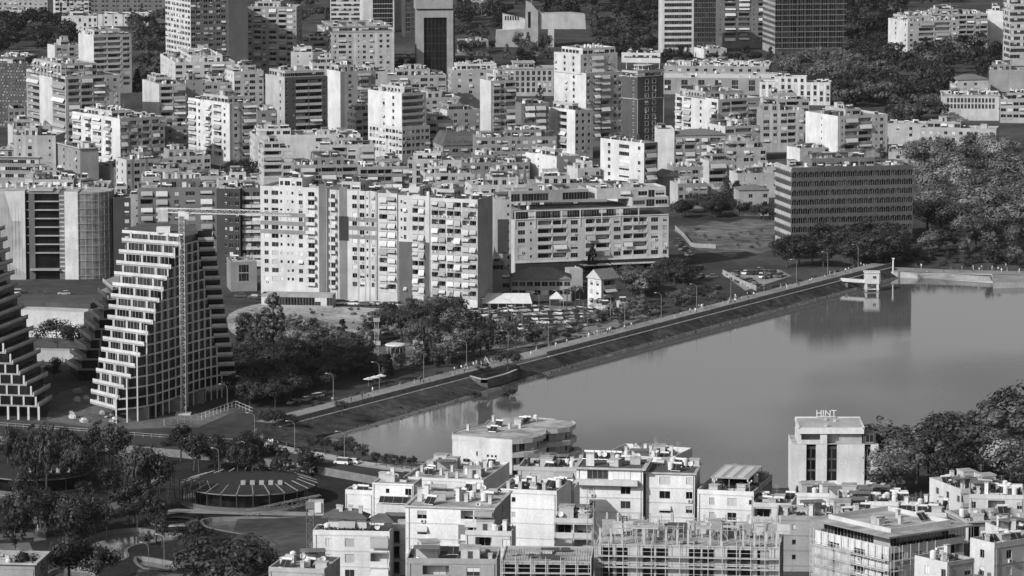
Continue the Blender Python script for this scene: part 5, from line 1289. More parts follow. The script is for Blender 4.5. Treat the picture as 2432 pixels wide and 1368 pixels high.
BB('low grey terrace block right of the roof bar house', 1868, 1206, 2, 70, 16, -14, '!GG', None, .5, zr=37, zb=26, clut=6, dep=8, name='house')
BB('white flat house beyond the corner block', 2248, 1218, 3, 120, 16, -8, '!_w_L', None, .7, zr=40, zb=24, clut=8, dep=12, name='house', roofm=ROOFD)
BB('pale low house behind the mono-pitch roof house', 2432, 1176, 3, 130, 8, -6, '!w_L_w', None, .66, zr=36, zb=18, clut=8, dep=14, name='house')
# ------------------------------------------------------------------ curved lakeside villa
zr = 11.5; ro = [W(x, y, zr) for x, y in ((1073, 1033), (1120, 1037), (1168, 1041), (1216, 1045), (1242, 1043), (1265, 1040.5), (1287, 1035), (1296, 1029.6), (1297, 1021), (1324, 1019), (1353, 1015), (1365, 1009), (1368, 1005), (1360, 1000), (1320, 996), (1281, 992.6), (1231, 990), (1190, 993), (1160, 998), (1151, 1008), (1109, 1016), (1083, 1023), (1074, 1028))]
c0 = ro[0].copy(); c0.z = 1.0; t = thing('villa', 'white lakeside villa with curved balconies and a flat lobed roof', 'house', c0)
lp = [Vector((p.x-c0.x, p.y-c0.y, 0)) for p in ro]
q = MB(); q.prism(lp, 9.3, 10.4, wall(.66), top=ROOF); obj('roof', q.mesh('roof'), t)
core = [lp[0]+Vector((.3, .05, 0))]+[p+Vector((0, .05, 0)) for p in lp[1:4]]+[p+Vector((-1.6, 1.6, 0)) for p in lp[4:13]]+[p+Vector((0, -.6, 0)) for p in lp[13:]]
q = MB(); q.prism(core, 0, 9.3, wall(.7)); obj('wall', q.mesh('wall'), t)
for z0, z1, ex in ((5.6, 6.9, .2), (2.2, 3.5, 1.6), (-.6, .4, 3.2)):
    ch = [lp[3]+Vector((ex*.3, -.1, 0))]+[p+Vector((ex, -ex*.5, 0)) for p in lp[4:14]]
    q = MB(); band(q, ch, z0, z1, 1.9, wall(.6)); obj('balcony_band', q.mesh('balcony_band'), t)
cc_ = core[3:13]
for lv in (6.95, 3.55, .45):
    for i in range(len(cc_)-1):
        a, c_ = cc_[i], cc_[i+1]; ln = (c_-a).length
        if ln < 1.6: continue
        n = max(1, int(ln/2.4))
        for k in range(n):
            p = a.lerp(c_, (k+.5)/n); e = (c_-a).normalized(); nn = Vector((e.y, -e.x, 0))
            obj('window', win_mesh(min(1.8, ln/n*.75), 2.1, ('lite', 'dark', 'shut', 'dark')[(i+k) % 4]), t, (p.x+nn.x*.04, p.y+nn.y*.04, lv), math.atan2(e.y, e.x))
e = (lp[3]-lp[0]).normalized(); rz_ = math.atan2(e.y, e.x)
for f, z, w_, h_ in ((.42, 5.4, .5, 1.2), (.60, 5.3, .7, .7), (.67, 5.3, .6, .7), (.73, 5.3, .6, .7)):
    p = lp[0].lerp(lp[3], f)+Vector((0, -.02, 0)); obj('window', win_mesh(w_, h_, 'dark'), t, (p.x, p.y, z), rz_)
q = MB(); band(q, [p*1.0 for p in lp[0:4]]+lp[4:14], 10.4, 10.62, .25, CONC); obj('roof_edge', q.mesh('roof_edge'), t)
q = MB(); band(q, lp[14:], 10.4, 10.62, .25, CONC); obj('roof_edge', q.mesh('roof_edge'), t)
for (x, y, k) in ((1165, 1022, 'steel_tank'), (1172, 1026, 'solar_heater'), (1210, 1018, 'chimney'), (1185, 1013, 'solar_heater'), (1240, 1005, 'solar_heater'), (1250, 1004, 'solar_heater'), (1258, 1002, 'satellite_dish'), (1272, 1001, 'water_tank'), (1232, 1008, 'roof_box'), (1235, 1017, 'chimney'), (1112, 1022, 'chimney'), (1172, 1001, 'chimney'), (1204, 1037, 'antenna')):
    p = W(x, y, zr-.1); obj(k, small(k), t, (p.x-c0.x, p.y-c0.y, 10.4), -.4)
part(t, 'annex', [(-3.2, -.1, 1, 6, -.4, 4.4)], wall(.68), ROOF)
# ------------------------------------------------------------------ hotel with the roof sign
hb = W(1881, 1180, 3.0); s_ = scale_at(hb)
t = thing('hotel', 'white hotel with tall dark window strips and letters on its roof', 'building', hb)
def hx(px): return (px-1881)/s_
def hz_(py): return (1180-py)/s_
HW = wall(.74)
zt = hz_(1054)
for x0, x1 in ((1881, 1914), (1937, 1963), (1987, 2052), (2067, 2085)): part(t, 'wall', [(hx(x0), hx(x1), 0, 16, 0, zt)], HW)
for x0, x1 in ((1914, 1937), (1963, 1987), (2052, 2067)):
    part(t, 'recess_wall', [(hx(x0), hx(x1), .5, 16, 0, hz_(1142))], HW); part(t, 'recess_core', [(hx(x0), hx(x1), .9, 15.9, hz_(1142), zt-.6)], METALD)
    w_ = hx(x1)-hx(x0)
    for k in range(3):
        part(t, 'window_pane', [(hx(x0)+.03, hx(x1)-.03, .8, .89, hz_(1142)+.1+2.95*k, hz_(1142)+2.4+2.95*k)], GLASSD); part(t, 'mullion', [((hx(x0)+hx(x1))/2-.05, (hx(x0)+hx(x1))/2+.05, .74, .8, hz_(1142)+.1+2.95*k, hz_(1142)+2.4+2.95*k)], wall(.2))
    for k in range(1, 3): part(t, 'spandrel', [(hx(x0)+.02, hx(x1)-.02, .6, .88, hz_(1142)+2.95*k-.5, hz_(1142)+2.95*k+.08)], wall(.1))
part(t, 'base_wing', [(hx(1895), hx(2090), -3.5, -.05, -1, hz_(1150))], wall(.66), ROOF)
part(t, 'terrace_floor', [(hx(1881)+.05, hx(2085)-.05, .05, 15.95, zt+.01, zt+.12)], ROOF)
part(t, 'penthouse', [(hx(1992), hx(2046), 1.0, 14, zt+.1, hz_(1028))], wall(.5)); part(t, 'pier', [(hx(1947), hx(1963), .1, 14, zt+.1, hz_(1028))], HW)
part(t, 'pier', [(hx(1894), hx(1902), .4, 12, zt+.1, hz_(1028))], HW); part(t, 'penthouse_wall', [(hx(1902), hx(1947), 3.5, 13, zt+.1, hz_(1028))], wall(.6)); part(t, 'penthouse_wall', [(hx(1963), hx(1992), 2.5, 13, zt+.1, hz_(1028))], wall(.66))
for k in range(4):
    q = MB(); x = hx(1908+11*k); q.bar((x, .6, zt+1.6), (x+(.7 if k % 2 else -.3), .6, hz_(1028)), .13, METALD); obj('strut', q.mesh('strut'), t)
part(t, 'railing_wall', [(hx(1902), hx(1947), .2, .4, zt+.12, zt+1.2)], wall(.62))
part(t, 'glazed_box', [(hx(2048), hx(2079), .6, 7, zt+.1, hz_(1029))], METALD); obj('window', win_mesh(2.0, 2.0, 'lite'), t, (hx(2064), .55, zt+.5))
# crown with a tilted roof tray
q = MB(); zl, zh = hz_(1014), hz_(1014)+.0; x0, x1 = hx(1896), hx(2050); q.box(x0, x1, -.3, 13.5, hz_(1028), hz_(1013), HW); obj('fascia', q.mesh('fascia'), t)
q = MB(); z = hz_(1013); q.face([(x0+.3, 0, z+.02), (x1-.3, 0, z+.02), (x1-.3, 13.2, z+.35), (x0+.3, 13.2, z+.35)], wall(.48)); q.box(x0-.1, x1+.1, 13.2, 13.6, z-.6, z+.62, HW); q.box(x0-.25, x0+.28, -.3, 13.2, z-.3, z+.3, HW); q.box(x1-.28, x1+.1, -.3, 13.2, z-.3, z+.3, HW); obj('roof', q.mesh('roof'), t)
text(t, 'HINT', (hx(1944), 12.6, z+.95), 2.3, WHITE, name='roof_letters'); part(t, 'sign_rail', [(hx(1945), hx(1992), 12.6, 12.7, z+.75, z+.92)], WHITE)
for k in range(5): part(t, 'sign_post', [(hx(1946)+1.2*k, hx(1946)+1.2*k+.08, 12.7, 12.78, z, z+2.4)], METAL)
for x, y in ((1965, 10), (1986, 8), (1960, 1)): obj('roof_vent', small('chimney'), t, (hx(x), y, z-.6))
# ------------------------------------------------------------------ foreground crane masts
p = W(738, 1368, 34); crane('dark tower crane with its lattice jib swung towards the pond', p, 13.8, 15, 2.2, R(196), flat('crane_dark', .16, .6, .4), 1.5, tilt=-.16)
p = W(1402, 1368, 38); crane('grey lattice hoist mast between the unfinished concrete blocks', p, 17.2, 5, 3, 0, flat('crane_grey', .34, .6, .4), 1.3, extra=False)
# ------------------------------------------------------------------ trees
LD, LM, LL = leafmat('leaf_dark', .04), leafmat('leaf_mid', .115), leafmat('leaf_pale', .19)
def leaf(q, c, n, size, m, r):
    n = Vector(n); n = n.normalized() if n.length > .01 else Vector((0, 0, 1)); a = n.orthogonal().normalized(); b = n.cross(a); t = r.uniform(0, 6.3)
    u = (a*math.cos(t)+b*math.sin(t))*size; v = (b*math.cos(t)-a*math.sin(t))*size*r.uniform(.55, .9)
    k = len(q.v); q.v += [tuple(c-u), tuple(c-v), tuple(c+u), tuple(c+v)]; q.f.append((k, k+1, k+2, k+3)); q.m.append(q.mi(m))
def crown(kind, seed, m, dens=1.0, lf=1.0):
    r = random.Random(seed); q = MB()
    def rv(): return Vector((r.gauss(0, 1), r.gauss(0, 1), r.gauss(0, 1))).normalized()
    cl = []
    if kind == 'broad':
        for i in range(17):
            d = rv(); d.z = d.z*.9+.15; c = Vector((0, 0, 5.7))+Vector((d.x*3.1, d.y*3.1, d.z*3.1))*r.uniform(.7, 1.0)
            cl.append((c, r.uniform(1.2, 1.9), 105))
    elif kind == 'wide':
        for i in range(20):
            d = rv(); d.z = abs(d.z)*.8; c = Vector((0, 0, 5.0))+Vector((d.x*4.3, d.y*4.3, d.z*3.6))*r.uniform(.65, 1.0)
            cl.append((c, r.uniform(1.3, 2.1), 105))
    elif kind == 'poplar':
        for i in range(70):
            z = r.uniform(1.0, 9.7); w_ = 1.9*(min(1, z/2.2)**.6)*(1 if z < 6.5 else max(.12, (10.3-z)/3.8)); a = r.uniform(0, 6.3)
            cl.append((Vector((math.cos(a)*w_*.7, math.sin(a)*w_*.7, z)), r.uniform(.4, .7), 30))
    elif kind == 'conifer':
        for i in range(40):
            z = r.uniform(1.0, 9.8); w_ = 2.7*(1-z/10.4); a = r.uniform(0, 6.3); cl.append((Vector((math.cos(a)*w_, math.sin(a)*w_, z-.2*w_)), .35+.5*(1-z/10), 34))
    elif kind == 'pine':
        for i in range(26):
            a = r.uniform(0, 6.3); w_ = 4.4*math.sqrt(r.random()); cl.append((Vector((math.cos(a)*w_, math.sin(a)*w_, 7.6+1.6*(1-(w_/4.8)**2)+r.uniform(-.3, .3))), r.uniform(.8, 1.2), 46))
    elif kind == 'sparse':
        for i in range(36):
            d = rv(); c = Vector((0, 0, 6.2))+Vector((d.x*3.2, d.y*3.2, d.z*3.6))*r.uniform(.3, 1.0); cl.append((c, r.uniform(.5, 1.0), 26))
    elif kind == 'ball':
        for i in range(24):
            d = rv(); cl.append((Vector((0, 0, 6.3))+d*r.uniform(1.6, 2.9), r.uniform(.8, 1.1), 44))
    elif kind == 'bush':
        for i in range(22):
            d = rv(); cl.append((Vector((d.x*3.6, d.y*3.6, 3.6+d.z*3.3))*r.uniform(.7, 1), r.uniform(1.4, 2.2), 40))
    ctr = Vector((0, 0, 5.5))
    for c, rad, n in cl:
        for j in range(int(n*dens)):
            d = rv(); p = c+d*rad*r.uniform(.6, 1.05); o = (d*1.3+(p-ctr).normalized()*.4+rv()*.22)
            leaf(q, p, o, lf*r.uniform(.17, .32)*(1.5 if kind == 'bush' else 1), m, r)
    return q.mesh('crown')
def trunk(kind, seed):
    r = random.Random(seed); q = MB()
    top = {'poplar': 8.5, 'conifer': 9, 'pine': 7.6, 'bush': 2, 'ball': 5.5}.get(kind, 6.0)
    q.bar((0, 0, -.3), (r.uniform(-.2, .2), r.uniform(-.2, .2), top*.5), .24, BARK, 7, .17); q.bar((0, 0, top*.49), (r.uniform(-.3, .3), 0, top), .17, BARK, 6, .05)
    if kind in ('broad', 'wide', 'pine', 'sparse', 'ball'):
        for i in range(6):
            a = r.uniform(0, 6.3); z = top*r.uniform(.4, .7); l = 2.8 if kind != 'wide' else 3.8; q.bar((0, 0, z), (math.cos(a)*l*.8, math.sin(a)*l*.8, z+r.uniform(1.2, 2.6)), .1, BARK, 5, .03)
    return q.mesh('trunk')
TM = {}
def tmesh(kind, tone, v):
    k = (kind, tone, v)
    if k not in TM: TM[k] = (crown(kind, hash((kind, v)) % 999 if False else v*31+len(kind)*7, {'d': LD, 'm': LM, 'l': LL}[tone]), trunk(kind, v))
    return TM[k]
TR = random.Random(99); NT = [0]
KN = {'broad': 'broadleaf_tree', 'wide': 'spreading_tree', 'poplar': 'poplar_tree', 'conifer': 'conifer_tree', 'pine': 'umbrella_pine', 'sparse': 'slender_tree', 'ball': 'clipped_tree', 'bush': 'shrub'}
def T(px, py, h, kind, tone, label, group=None, wr=1.0, z=GZ, world=None):
    p = world or W(px, py, z); NT[0] += 1; v = TR.randrange(4)
    c_, tk = tmesh(kind, tone, v); k = h/10; rz = TR.uniform(0, 6.28)
    t = thing(KN[kind], label, 'shrub' if kind == 'bush' else 'tree', p, rz, group)
    sc = (k*wr, k*wr, k)
    obj('crown', c_, t, sc=sc); obj('trunk', tk, t, sc=sc)
    return t
def inpoly(x, y, P):
    c = False; n = len(P)
    for i in range(n):
        (a, b), (d, e) = P[i], P[i-1]
        if (b > y) != (e > y) and x < (d-a)*(y-b)/(e-b)+a: c = not c
    return c
def fill(P, n, hs, kinds, tones, label, group, wr=(1.15, 1.6), z=GZ, mind=3.0, seed=1):
    r = random.Random(seed); xs = [p[0] for p in P]; ys = [p[1] for p in P]; got = []; tries = 0
    while len(got) < n and tries < n*40:
        tries += 1; x, y = r.uniform(min(xs), max(xs)), r.uniform(min(ys), max(ys))
        if not inpoly(x, y, P): continue
        w_ = W(x, y, z)
        if any((w_-g).length < mind for g in got): continue
        got.append(w_); T(x, y, r.uniform(*hs), r.choice(kinds), r.choice(tones), label, group, r.uniform(*wr), z)
# far woods that read as one mass
far_crowns = {}
def farwood(P, n, hs, tones, kinds=('broad', 'wide', 'conifer'), seed=5, q=None):
    r = random.Random(seed); xs = [p[0] for p in P]; ys = [p[1] for p in P]; k = 0; tries = 0
    while k < n and tries < n*30:
        tries += 1; x, y = r.uniform(min(xs), max(xs)), r.uniform(min(ys), max(ys))
        if not inpoly(x, y, P): continue
        k += 1; kd = r.choice(kinds); tn = r.choice(tones); v = r.randrange(3); key = (kd, tn, v)
        if key not in far_crowns: far_crowns[key] = crown(kd, v*13+5, {'d': LD, 'm': LM, 'l': LL}[tn], .3, 1.9)
        s = r.uniform(*hs)/10; p = W(x, y, GZ)
        q.add_mesh(far_crowns[key], Matrix.Translation(p) @ Matrix.Rotation(r.uniform(0, 6), 4, 'Z') @ Matrix.Diagonal((s*1.15, s*1.15, s, 1)))
fw = MB()
farwood([(1090, -60), (1580, -60), (1570, 120), (1440, 140), (1400, 60), (1210, 20), (1190, 60), (1090, 60)], 260, (10, 15), 'ddm', seed=5, q=fw)
farwood([(1960, -60), (2440, -60), (2440, -10), (2150, 20), (2095, 120), (2020, 150), (1990, 60)], 170, (11, 16), 'dddm', seed=6, q=fw)
farwood([(220, -60), (400, -60), (390, 80), (330, 130), (310, 60), (215, 30)], 80, (9, 14), 'mmd', seed=7, q=fw)
farwood([(700, -50), (790, -50), (785, 50), (705, 60)], 18, (10, 13), 'md', seed=8, q=fw)
farwood([(-20, -60), (220, -60), (220, -20), (-20, -20)], 20, (10, 13), 'md', seed=9, q=fw)
farwood([(1085, 60), (1190, 50), (1195, 130), (1085, 130)], 24, (8, 11), 'md', seed=10, q=fw)
farwood([(390, -60), (1100, -70), (1100, -45), (390, -45)], 40, (10, 14), 'md', seed=12, q=fw)
farwood([(-10, 60), (120, 55), (165, 80), (175, 120), (110, 135), (-10, 140)], 34, (12, 16), 'ddd', seed=22, q=fw, kinds=('broad', 'wide'))
farwood([(1400, 90), (1570, 90), (1600, 150), (1480, 150)], 22, (8, 12), 'dm', seed=25, q=fw)
farwood([(1570, 138), (1830, 130), (1840, 158), (1580, 160)], 26, (6, 9), 'ddm', seed=26, q=fw)
pk = MB()
farwood([(320, 100), (395, 90), (395, 230), (320, 225)], 40, (9, 13), 'mdml', seed=23, q=fw)
farwood([(1990, 225), (2225, 240), (2240, 300), (2110, 310), (2100, 262), (1930, 250)], 60, (9, 13), 'ddmm', seed=29, q=pk, kinds=('broad', 'wide', 'pine'))
farwood([(1835, 150), (2060, 140), (2080, 190), (1990, 200), (1850, 185)], 80, (8, 11), 'lmm', seed=27, q=pk, kinds=('broad', 'wide'))
farwood([(2030, 120), (2330, 115), (2400, 160), (2270, 200), (2230, 250), (1995, 250), (1990, 205)], 150, (10, 14), 'dddm', seed=28, q=pk, kinds=('broad', 'wide', 'pine', 'conifer'))
o = struct('park_wood', pk.mesh('park_wood'), 'stuff'); o['label'] = 'mass of park trees at the upper right'
o = struct('far_wood', fw.mesh('far_wood'), 'stuff'); o['label'] = 'dark far-off wood along the top of the view'
fill([(1205, 110), (1330, 112), (1320, 158), (1200, 160)], 12, (9, 13), ['broad', 'conifer', 'poplar'], 'mdl', 'tree in front of the church', 'trees by the church', seed=4)
fill([(2120, 325), (2230, 330), (2240, 352), (2120, 350)], 8, (6, 9), ['conifer', 'broad'], 'dd', 'dark conifer beside the sandy school', 'trees beside the school', seed=10, wr=(.7, 1))
fill([(2270, 270), (2432, 262), (2440, 300), (2290, 296)], 8, (7, 9), ['pine', 'broad'], 'dm', 'umbrella-shaped tree below the modern ribbon building', 'trees below the ribbon building', seed=11)
fill([(1900, 352), (2110, 352), (2110, 388), (1900, 386)], 12, (6, 9), ['broad', 'broad', 'wide'], 'mdl', 'tree at the foot of the white framed block', 'trees at the white framed block', seed=12)
fill([(2180, 405), (2440, 380), (2440, 560), (2300, 600), (2190, 560)], 50, (13, 18), ['broad', 'wide', 'broad'], 'mmll', 'tall tree in the wood on the right shore', 'wood on the right shore', seed=13, mind=5, wr=(1.2, 1.6))
fill([(2180, 590), (2440, 560), (2440, 632), (2180, 630)], 22, (7, 11), ['broad', 'sparse', 'poplar'], 'mld', 'small tree on the quay in front of the wood', 'quay trees', seed=14)
fill([(1900, 592), (2165, 598), (2165, 640), (2060, 640), (1860, 640), (1850, 600)], 30, (9, 14), ['broad', 'wide'], 'ddd', 'dark tree in front of the scalloped block', 'dark trees before the scalloped block', seed=15)
fill([(1620, 490), (1700, 498), (1840, 505), (1840, 525), (1700, 520), (1600, 530)], 18, (6, 9), ['broad', 'wide'], 'ddd', 'dark tree in the gardens above the vacant lot', 'garden trees', seed=16)
fill([(1705, 455), (1770, 455), (1790, 500), (1720, 500)], 8, (8, 11), ['broad', 'poplar'], 'dm', 'garden tree between the small white houses', 'trees between the white houses', seed=17)
fill([(1490, 690), (1570, 680), (1575, 720), (1500, 720)], 9, (8, 11), ['broad', 'sparse'], 'mml', 'tree beside the white corner house', 'trees beside the corner house', seed=18)
fill([(1570, 640), (1640, 640), (1650, 680), (1570, 690)], 12, (6, 8), ['broad', 'wide'], 'ddd', 'dark tree left of the sloping street', 'dark trees by the street', seed=19)
fill([(1590, 692), (1700, 690), (1720, 715), (1600, 735)], 20, (2, 4), ['bush'], 'mdm', 'shrub on the slope behind the dam', 'shrubs behind the dam', seed=20)
fill([(560, 870), (700, 850), (860, 865), (880, 905), (780, 930), (640, 975), (560, 970)], 46, (7, 10), ['broad', 'wide', 'broad'], 'ddd', 'dark tree in the grove below the terraced tower', 'dark grove', seed=21, mind=4)
fill([(560, 780), (700, 790), (860, 800), (900, 830), (860, 850), (700, 825), (560, 830)], 26, (5, 9), ['broad', 'sparse', 'poplar'], 'mmd', 'tree along the edge of the dry meadow', 'meadow edge trees', seed=22)
fill([(900, 760), (1080, 745), (1110, 800), (1020, 830), (900, 800)], 24, (7, 10), ['broad', 'broad', 'wide'], 'mddl', 'tree between the meadow and the parking lot', 'trees by the parking lot', seed=23)
fill([(1010, 835), (1230, 790), (1300, 800), (1240, 830), (1100, 862), (980, 880)], 26, (5, 9), ['broad', 'poplar', 'sparse'], 'mdml', 'young tree on the playground strip behind the dam', 'playground trees', seed=24)
fill([(880, 870), (1060, 855), (1080, 872), (900, 905)], 16, (3, 6), ['poplar', 'sparse', 'broad'], 'dm', 'thin young tree behind the near promenade', 'thin promenade trees', seed=25)
fill([(1000, 722), (1110, 720), (1140, 738), (1010, 740)], 10, (5, 7), ['broad'], 'mdl', 'tree at the foot of the white cube pavilion', 'trees by the pavilion', seed=26)
fill([(1400, 735), (1540, 725), (1560, 745), (1400, 765)], 14, (3, 5), ['broad', 'bush', 'sparse'], 'lml', 'pale shrubby tree beside the car park exit', 'pale shrubs by the car park', seed=27)
fill([(2090, 1130), (2250, 1090), (2440, 1040), (2440, 1190), (2110, 1200)], 34, (11, 17), ['broad', 'poplar', 'sparse', 'broad'], 'mdlm', 'tree in the lakeside wood right of the hotel', 'wood right of the hotel', seed=28, mind=4, z=6)
fill([(570, 800), (880, 815), (880, 850), (700, 845), (570, 850)], 22, (4, 8), ['broad', 'sparse', 'poplar'], 'mlm', 'pale leafy tree at the foot of the dry meadow', 'pale trees below the meadow', seed=44)
fill([(890, 810), (1000, 790), (1110, 775), (1120, 830), (1000, 865), (900, 875)], 26, (3, 6), ['sparse', 'poplar', 'broad', 'bush'], 'mlmd', 'small mixed tree in the gravel yard by the rides', 'small trees in the gravel yard', seed=45)
fill([(1240, 800), (1400, 760), (1540, 735), (1640, 705), (1660, 715), (1500, 765), (1330, 815), (1240, 835)], 40, (2, 5), ['sparse', 'bush', 'broad', 'poplar'], 'mlld', 'small tree or shrub between the car park and the dam', 'small growth behind the dam', seed=46)
fill([(2150, 600), (2440, 600), (2440, 636), (2150, 632)], 40, (1.5, 4), ['bush'], 'dd', 'dark shrub added for under-tree darkness behind the quay', 'added dark shrubs behind the quay', seed=47)  # dark shrubs added to give the darkness under the trees
fill([(985, 800), (1100, 785), (1250, 790), (1240, 822), (1090, 858), (1000, 870)], 18, (6, 10), ['sparse', 'sparse', 'conifer'], 'mdmd', 'slender tree between the rides and the dam', 'slender trees by the rides', seed=48, wr=(1.0, 1.4))
fill([(0, 1200), (330, 1210), (420, 1290), (300, 1345), (0, 1345)], 16, (9, 15), ['sparse', 'sparse', 'broad'], 'dd', 'tall dark overgrown tree around the pond', 'overgrown trees around the pond', seed=49, wr=(.7, 1.1))
T(2420, 1100, 24, 'wide', 'd', 'tall dark tree at the right edge above the near shore', wr=.8); T(2385, 1105, 20, 'broad', 'd', 'dark rounded tree second from the right edge on the near shore'); T(2310, 1120, 17, 'poplar', 'm', 'slim pale tree at the left of the tall near-shore trees', wr=1.3)
fill([(200, 200), (1300, 190), (1300, 430), (200, 440)], 14, (5, 8), ['broad', 'conifer'], 'dm', 'street tree showing between the town blocks', 'street trees in town', seed=30, mind=20)
fill([(1240, 205), (1320, 205), (1320, 250), (1240, 250)], 7, (8, 11), ['conifer', 'broad'], 'dd', 'dark tree below the colonnaded building', 'trees below the colonnade', seed=31)
fill([(600, 1085), (760, 1110), (740, 1140), (600, 1140)], 12, (5, 9), ['broad', 'sparse', 'conifer'], 'dd', 'dark tree behind the round restaurant', 'trees behind the restaurant', seed=32)
fill([(-10, 1090), (300, 1080), (300, 1200), (-10, 1200)], 22, (9, 15), ['sparse', 'sparse', 'broad'], 'dd', 'slender dark tree in the pond park', 'slender park trees', seed=33, wr=(.6, .9))
fill([(-10, 1060), (420, 1075), (420, 1100), (-10, 1090)], 7, (4, 7), ['broad', 'sparse'], 'dd', 'tree on the verge under the road wall', 'trees under the road wall', seed=34)
fill([(400, 1090), (590, 1100), (560, 1135), (420, 1130)], 9, (8, 13), ['sparse', 'broad'], 'dd', 'dark tree between the road and the curved pergola', 'trees above the pergola', seed=41, wr=(.8, 1.2))
fill([(60, 1215), (240, 1230), (250, 1262), (120, 1300), (60, 1290)], 10, (5, 11), ['broad', 'sparse'], 'dd', 'dark tree on the lawn left of the pond', 'trees left of the pond', seed=42)
fill([(330, 1296), (480, 1290), (600, 1310), (460, 1340)], 7, (3, 7), ['broad', 'wide'], 'dd', 'dark tree on the lawn between the ponds', 'trees between the ponds', seed=43)
T(572, 432, 12, 'wide', 'd', 'dark round tree standing alone between white blocks', wr=1.5); T(600, 436, 9, 'wide', 'd', 'lower dark tree right of the lone round tree')
T(136, 842, 13, 'wide', 'd', 'large dark round tree between the two terraced towers', wr=1.15); T(188, 838, 10, 'broad', 'd', 'dark tree right of the large round tree between the towers'); T(128, 905, 8, 'broad', 'd', 'small dark tree at the foot of the left terraced tower'); T(205, 800, 8, 'sparse', 'd', 'thin tree behind the terraced wing')
T(648, 822, 18, 'poplar', 'l', 'tall poplar at the left end of the dry meadow', wr=1.25); T(1407, 646, 10, 'poplar', 'd', 'dark poplar in front of the gridded slab', wr=1.0)
T(812, 986, 4.8, 'ball', 'd', 'round clipped tree on the dam promenade', wr=1.5, z=3.9); T(656, 1022, 7, 'wide', 'd', 'broad dark tree at the near end of the dam', wr=1.1); T(630, 1012, 6, 'broad', 'd', 'smaller dark tree left of the dam end'); T(690, 1020, 5, 'wide', 'd', 'low dark tree leaning over the dam end', wr=1.1)
T(606, 1100, 10, 'sparse', 'm', 'pale leafy tree beside the lakeside road'); T(600, 1140, 12, 'sparse', 'd', 'dark slender tree below the lakeside road', wr=.7)
T(112, 1195, 22, 'sparse', 'd', 'tall thin birch-like tree at the left of the pond park', wr=.55); T(52, 1185, 18, 'sparse', 'd', 'tall thin tree at the left edge of the pond park', wr=.5)
T(335, 1216, 19, 'broad', 'd', 'tall dark tree with bare trunks in the pond park', wr=.75); T(356, 1218, 20, 'wide', 'd', 'taller dark tree beside the bare-trunked one', wr=.65); T(510, 1120, 11, 'broad', 'd', 'dark tree left of the round restaurant', wr=.7)
T(530, 1432, 19, 'wide', 'd', 'big dark spreading tree at the bottom edge by the pond', wr=1.3); T(165, 1400, 20, 'broad', 'd', 'big dark tree at the bottom left by the pond', wr=.85); T(232, 1396, 12, 'wide', 'd', 'low dark tree right of the big bottom left tree'); T(620, 1400, 11, 'wide', 'd', 'dark tree at the bottom edge left of the crane'); T(60, 1420, 12, 'broad', 'd', 'dark tree in the bottom left corner')
for i, (x, y) in enumerate(((745, 1074), (772, 1080), (800, 1086), (818, 1088), (842, 1092), (862, 1096), (893, 1106), (918, 1109), (935, 1111), (955, 1114), (978, 1117))): T(x, y, 5.2 if i < 6 else 4.2, 'ball', 'd', 'clipped round tree in the row along the lake promenade', 'clipped trees along the promenade', wr=1.35, z=4.2)
T(820, 1049, 2.2, 'bush', 'd', 'low bush islet in the tip of the lake', wr=3.2, z=0)
rr = random.Random(8)
for i in range(110):
    t_ = .06+.93*i/110+rr.uniform(-.003, .003); p = dam(t_, rr.uniform(-9.6, -8.4), 3.5); T(0, 0, rr.uniform(1.0, 2.0), 'bush', rr.choice('mdm'), 'shrub in the hedge along the dam promenade', 'hedge along the dam', 1.0, world=p)
# palms
def palm(px, py, h, label):
    t = thing('palm_tree', label, 'tree', W(px, py, GZ), 0, 'palms by the dark-roofed hall'); q = MB(); q.bar((0, 0, 0), (.2, 0, h), .2, BARK, 7, .14); obj('trunk', q.mesh('trunk'), t)
    q = MB(); r = random.Random(px)
    for i in range(22):
        a = i*6.283/22+r.uniform(-.1, .1); e = r.uniform(-.1, 1.1); prev = Vector((.2, 0, h)); d = Vector((math.cos(a)*math.cos(e), math.sin(a)*math.cos(e), math.sin(e)))
        for k in range(4):
            nx = prev+d*.6; d.z -= .42; d.normalize(); s = d.cross(Vector((0, 0, 1))).normalized()*(.28-.04*k)
            q.face([prev-s, prev+s, nx+s*.8, nx-s*.8], LM); prev = nx
    obj('crown', q.mesh('crown'), t)
for i, x in enumerate((1346, 1357, 1366, 1376)): palm(x, 738+i % 2*3, 7.0+i*.4, 'palm in the row of four by the dark-roofed hall')
# ------------------------------------------------------------------ dam platform, intake tower, quay
pp = [W(x, y, 3.6) for x, y in ((1098, 885), (1116, 892), (1142, 899), (1158, 899), (1206, 886), (1230, 876), (1226, 862), (1104, 888))]
pb = pp[0].copy(); pb.z = 0; t = thing('lookout_platform', 'pale-walled lookout garden jutting from the dam into the lake', 'platform', pb)
lp = [Vector((p.x-pb.x, p.y-pb.y, 0)) for p in pp]
q = MB(); q.prism(lp, -.6, 3.3, wall(.14), top=MGRASS); obj('base', q.mesh('base'), t)
for a, c_ in zip(lp[:6], lp[1:6]):
    q = MB(); band(q, [a, c_], 2.2, 3.5, .8, wall(.56)); obj('parapet', q.mesh('parapet'), t)
T(1130, 945, 3.0, 'bush', 'd', 'dark bush in the water left of the lookout platform', wr=1.6, z=-.4); T(1206, 940, 3.4, 'bush', 'd', 'dark bush in the water right of the lookout platform', wr=1.8, z=0); T(1146, 893, 5.0, 'ball', 'd', 'round dark tree on the lookout platform', wr=1.5, z=3.4); T(1206, 880, 7.6, 'wide', 'd', 'broad dark tree on the right of the lookout platform', wr=1.2, z=3.4)
sp = W(1143, 880, 3.9); t = thing('sculpture', 'pair of pale curved horn sculptures above the lookout platform', 'sculpture', sp)
